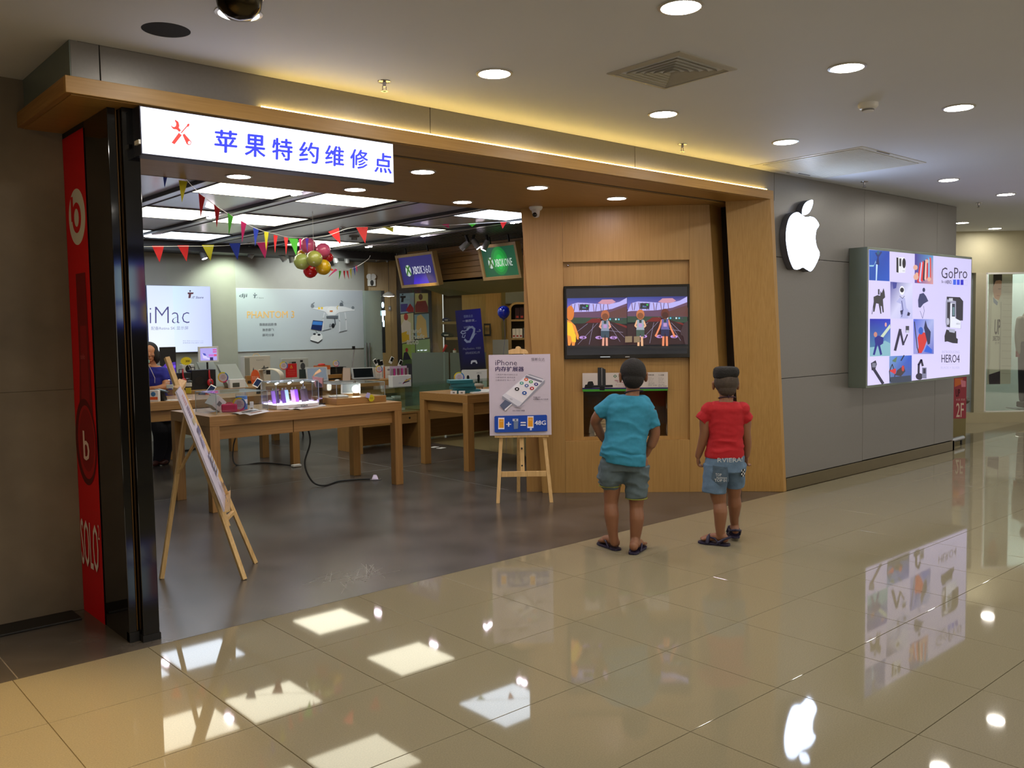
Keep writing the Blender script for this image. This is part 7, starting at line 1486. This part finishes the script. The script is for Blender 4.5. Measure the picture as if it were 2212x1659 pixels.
t = on('game_gadget', 'pale small gadget on legs on the right table left of the phone poster', 'gadget', 5.60, 3.48, ZT, -30); MB().ball((0, 0, .06), (.07, .045, .028), 20, 10).build('shell', mat('beige_plastic', (150, 140, 120), .5), t, smooth=True)
for s in (-1, 1): MB().cone((s*.045, 0, .05), (s*.05, 0, 0), .01, .007, 10).build('leg', MC['beige_plastic'], t)
MB().tube([(.05, 0, .01), (.12, -.04, .005), (.2, -.03, .005)], .004, 6).build('cable', M_blackm, t)
t = on('black_gadget', 'dark gadget with a bright edge next to the phone poster', 'gadget', 5.72, 3.14, ZT, -20); MB().box(-.06, .06, -.04, .04, 0, .03).build('body', M_blackm, t, bevel=.006); MB().box(-.05, .05, -.03, .02, .03, .034).build('pale_top', M_white, t)
# -- chairs, cables, floor box
def chair(label, x, y, rz):
    t = on('black_chair', label, 'chair', x, y, 0, rz, 'black chairs behind the wall-side table'); m = M_blackm
    MB().box(-.21, .21, -.2, .2, .43, .46).build('seat', m, t, bevel=.012)
    MB().hexa([(-.2, .19, .48), (.2, .19, .48), (.2, .21, .48), (-.2, .21, .48)], [(-.19, .26, .80), (.19, .26, .80), (.19, .28, .80), (-.19, .28, .80)]).build('backrest', m, t, bevel=.008)
    for sx in (-1, 1):
        for sy in (-1, 1): MB().cone((sx*.16, sy*.15, .43), (sx*.2, sy*.2, 0), .016, .013, 12).build('leg', m, t)
    return t
chair('black chair half hidden under the back of the wall-side table, left', 5.30, 7.72, 180); chair('black chair behind the wall-side table near the glass door', 6.85, 7.5, 200)
p = atz(812, 1036, 0); t = thing('floor_socket', 'small open metal floor socket box on the grey floor under the front table', 'floor socket', (p.x, p.y, .0005), RA)
MB().box(-.055, .055, -.045, .045, 0, .006).build('frame', M_chrome, t, bevel=.002); MB().hexa([(-.04, -.02, .006), (.03, -.02, .006), (.03, .03, .006), (-.04, .03, .006)], [(-.025, .0, .05), (.008, .0, .05), (.008, .012, .05), (-.025, .012, .05)]).build('open_lid', M_chrome, t)
def cable(label, pts, r=.009, head=None):
    P = [Vector(q) for q in pts]; O_ = P[0].copy(); t = thing('power_cable', label, 'cable', O_); MB().tube([Vector(q)-O_ for q in spline(P, 6, False)], r, 8).build('cord', mat('cable_grey', (40, 42, 42), .5), t, smooth=True)
    if head: MB().box(-.05, .05, -.03, .03, 0, .02, Matrix.Translation(P[-1]-O_)).build('plug', M_white, t)
    return t
cable('thick dark cable dropping from the front table to the floor socket', [(3.45, 3.66, .70), (3.50, 3.62, .45), (3.42, 3.60, .22), (3.44, 3.50, .05), tuple(atz(700, 1049, .01)), tuple(atz(730, 1040, .01)), tuple(atz(770, 1036, .01)), tuple(atz(800, 1035, .012))])
cable('dark cable from the second table lying on the floor by its leg', [(3.50, 5.45, .70), (3.56, 5.46, .45), (3.50, 5.48, .2), tuple(atz(510, 1004, .01)), tuple(atz(560, 1000, .01)), tuple(atz(600, 1002, .01)), tuple(atz(640, 1007, .01))], .008, True)
cable('dark cable on the floor below the assistant', [tuple(atz(338, 978, .01)), tuple(atz(360, 972, .01)), tuple(atz(400, 973, .01)), tuple(atz(425, 968, .01))], .010)
cable('coiled dark cable on the floor behind the phone poster easel', [tuple(atz(1136, 994, .01)), tuple(atz(1148, 988, .012)), tuple(atz(1160, 983, .012)), tuple(atz(1152, 981, .01)), tuple(atz(1138, 984, .01)), tuple(atz(1142, 992, .01))], .009)
for px, py, l in ((938, 966, 'left paper scrap on the floor between the tables'), (953, 968, 'right paper scrap on the floor between the tables')):
    p = atz(px, py, 0); t = thing('paper_scrap', l, 'paper', (p.x, p.y, .0006), .3); MB().box(-.06, .06, -.04, .04, 0, .002).build('sheet', M_paper, t)
# -- mat by the concrete wall
t = thing('floor_mat', 'black floor mat at the foot of the concrete wall', 'mat', (-.4, .75, .0005)); MB().box(-1.6, .885, -.09, .095, 0, .012).build('mat', M_blackm, t, bevel=.003)
# ================================================================== BEYOND THE GREY WALL
fd = 13.55
def fl_(px, py): return at(px, py, fd)
t = thing('window_poster', 'tall fashion poster of a man in a white sweatshirt in the far shop window', 'poster', at(2133, 830, 13.75), RA); w, h = 50*13.75/FPX, at(2133, 588, 13.75).z-t.location.z
MB().box(0, w, 0, .02, 0, h).build('board', M_paper, t)
A = Art([(475, 405), (640, 405), (630, 1165), (495, 1165)], w, h, front=-.001)
A.poly([(475, 405), (495, 1165), (630, 1165), (640, 405)], (196, 192, 180))
for k in range(16): A.line([(575, 430+k*45), (636, 432+k*45)], 3, (176, 170, 158))
A.poly([(500, 560), (540, 620), (560, 700), (560, 1110), (500, 1110)], (206, 202, 188)).poly([(503, 470), (562, 470), (560, 580), (545, 625), (515, 610), (505, 560)], (190, 140, 116)).poly([(502, 415), (563, 410), (564, 480), (548, 470), (520, 475), (505, 520)], (50, 40, 36)).line([(540, 540), (556, 540)], 5, (90, 60, 50)).line([(530, 590), (548, 592)], 5, (150, 90, 80)).poly([(505, 600), (540, 640), (535, 665), (510, 640)], (130, 140, 160)).text('UP', 524, 765, 560, 865, (60, 56, 60), .03).text('DIRECTION', 515, 875, 560, 905, (80, 74, 76), .02).text('EST. 1971', 530, 912, 556, 926, (110, 100, 100)).poly([(500, 1110), (565, 1090), (567, 1165), (503, 1165)], (56, 44, 60)).line([(560, 640), (562, 1090)], 6, (170, 166, 156))
A.done('printed_face', M_print, t)
# mannequin at the edge
p = at(2222, 880, 13.9); t = thing('mannequin', 'dressed mannequin cut by the right edge in the far shop window', 'mannequin', (p.x, p.y, .16), RA)
m = MB(); loft(m, [(1.05, 0, 0, .15, .10), (1.35, 0, 0, .17, .11), (1.5, 0, 0, .10, .08)]); limb(m, [(-.16, 0, 1.40), (-.19, 0, 1.15), (-.17, 0, .9)], [.06, .05, .04]); m.ball((0, 0, 1.66), (.09, .1, .12)); blob('figure', m, mat('grey_sweater', (130, 126, 118), .8), t, .01, 2)
m = MB(); limb(m, [(-.08, 0, 1.0), (-.09, 0, .6), (-.09, 0, .16)], [.10, .08, .06]); limb(m, [(.08, 0, 1.0), (.09, 0, .6), (.09, 0, .16)], [.10, .08, .06]); blob('jeans', m, mat('dark_jeans', (26, 28, 44), .8), t, .01, 2)
MB().box(-.17, -.03, -.14, .06, .03, .12).box(.03, .17, -.14, .06, .03, .12).build('shoe', M_blackm, t, bevel=.02); MB().box(-.25, .25, -.2, .2, 0, .012).build('base_plate', M_chrome, t, bevel=.002); MB().box(-.21, -.13, -.02, .02, .82, 1.0).build('checked_cuff', mat('red_check', (120, 30, 40), .7), t)
# red 2F sign pillar, bench, tulip chair
p = atz(2062, 950, 0); t = thing('sign_pillar', 'slim olive pillar with a red floor sign reading 2F behind the wall corner', 'sign', (p.x+.12, p.y+.06, 0), RA); d = dep(Vector((p.x, p.y+.1, 0))); k = d/FPX
w = 26*k; zz = lambda py: at(2062, py, d).z; MB().box(-.05, w, 0, .12, 0, zz(905)).build('pillar', mat('olive_pillar', (120, 110, 66), .5), t, bevel=.002); MB().box(-.05, w, -.002, .12, zz(905), zz(800)).build('red_board', mat('crimson_board', (150, 40, 60), .5), t)
A = Art([(250, 1140), (320, 1140), (320, 1420), (250, 1420)], w, zz(905)*0+(zz(818)-zz(905)), front=-.003); A.poly([(250, 1140), (250, 1200), (290, 1180), (300, 1140)], (206, 110, 60)).poly([(285, 1150), (315, 1160), (315, 1200), (290, 1200)], (214, 130, 150)).text('2F', 262, 1312, 305, 1410, (216, 196, 180), .01).text('UP', 258, 1216, 282, 1268, (70, 30, 40), .02).text('女装 男装', 258, 1280, 312, 1296, (206, 160, 160)); A.done('printed_face', M_print, t, loc=(0, 0, zz(905)))
p = atz(2075, 966, 0); t = thing('tube_bench', 'low steel tube bumper on the floor at the wall corner', 'bumper', (10.30, .14, 0)); a = Vector((0, 0, .10)); MB().cone((0, 0, .075), (.52, .02, .075), .032, .032, 18).build('tube', M_chrome, t, smooth=True)
for x in (.06, .46): MB().cone((x, .01, 0), (x, .01, .06), .014, .012, 12).build('foot', M_blackm, t)
p = atz(2092, 935, 0); t = thing('tulip_chair', 'dark round-backed swivel chair partly hidden by the red sign pillar', 'chair', (p.x+.1, p.y+.3, 0), RA); dk = mat('dark_shell', (64, 60, 50), .3)
k = dep(t.location)/FPX; zs = at(2095, 868, dep(t.location)).z
MB().lathe([(.17, 0), (.16, .02), (.04, .05), (.03, .1), (.03, zs-.06), (.06, zs-.03)], 28).build('pedestal', dk, t, smooth=True)
m = MB(); m.ball((0, 0, zs+.03), (.27, .24, .09), 26, 12); m.ball((-.06, .16, zs+.16), (.22, .07, .18), 20, 12); blob('seat_shell', m, dk, t, .012, 3); MB().ball((.02, -.02, zs+.10), (.18, .16, .03), 20, 8).build('cushion', M_blackm, t, smooth=True)
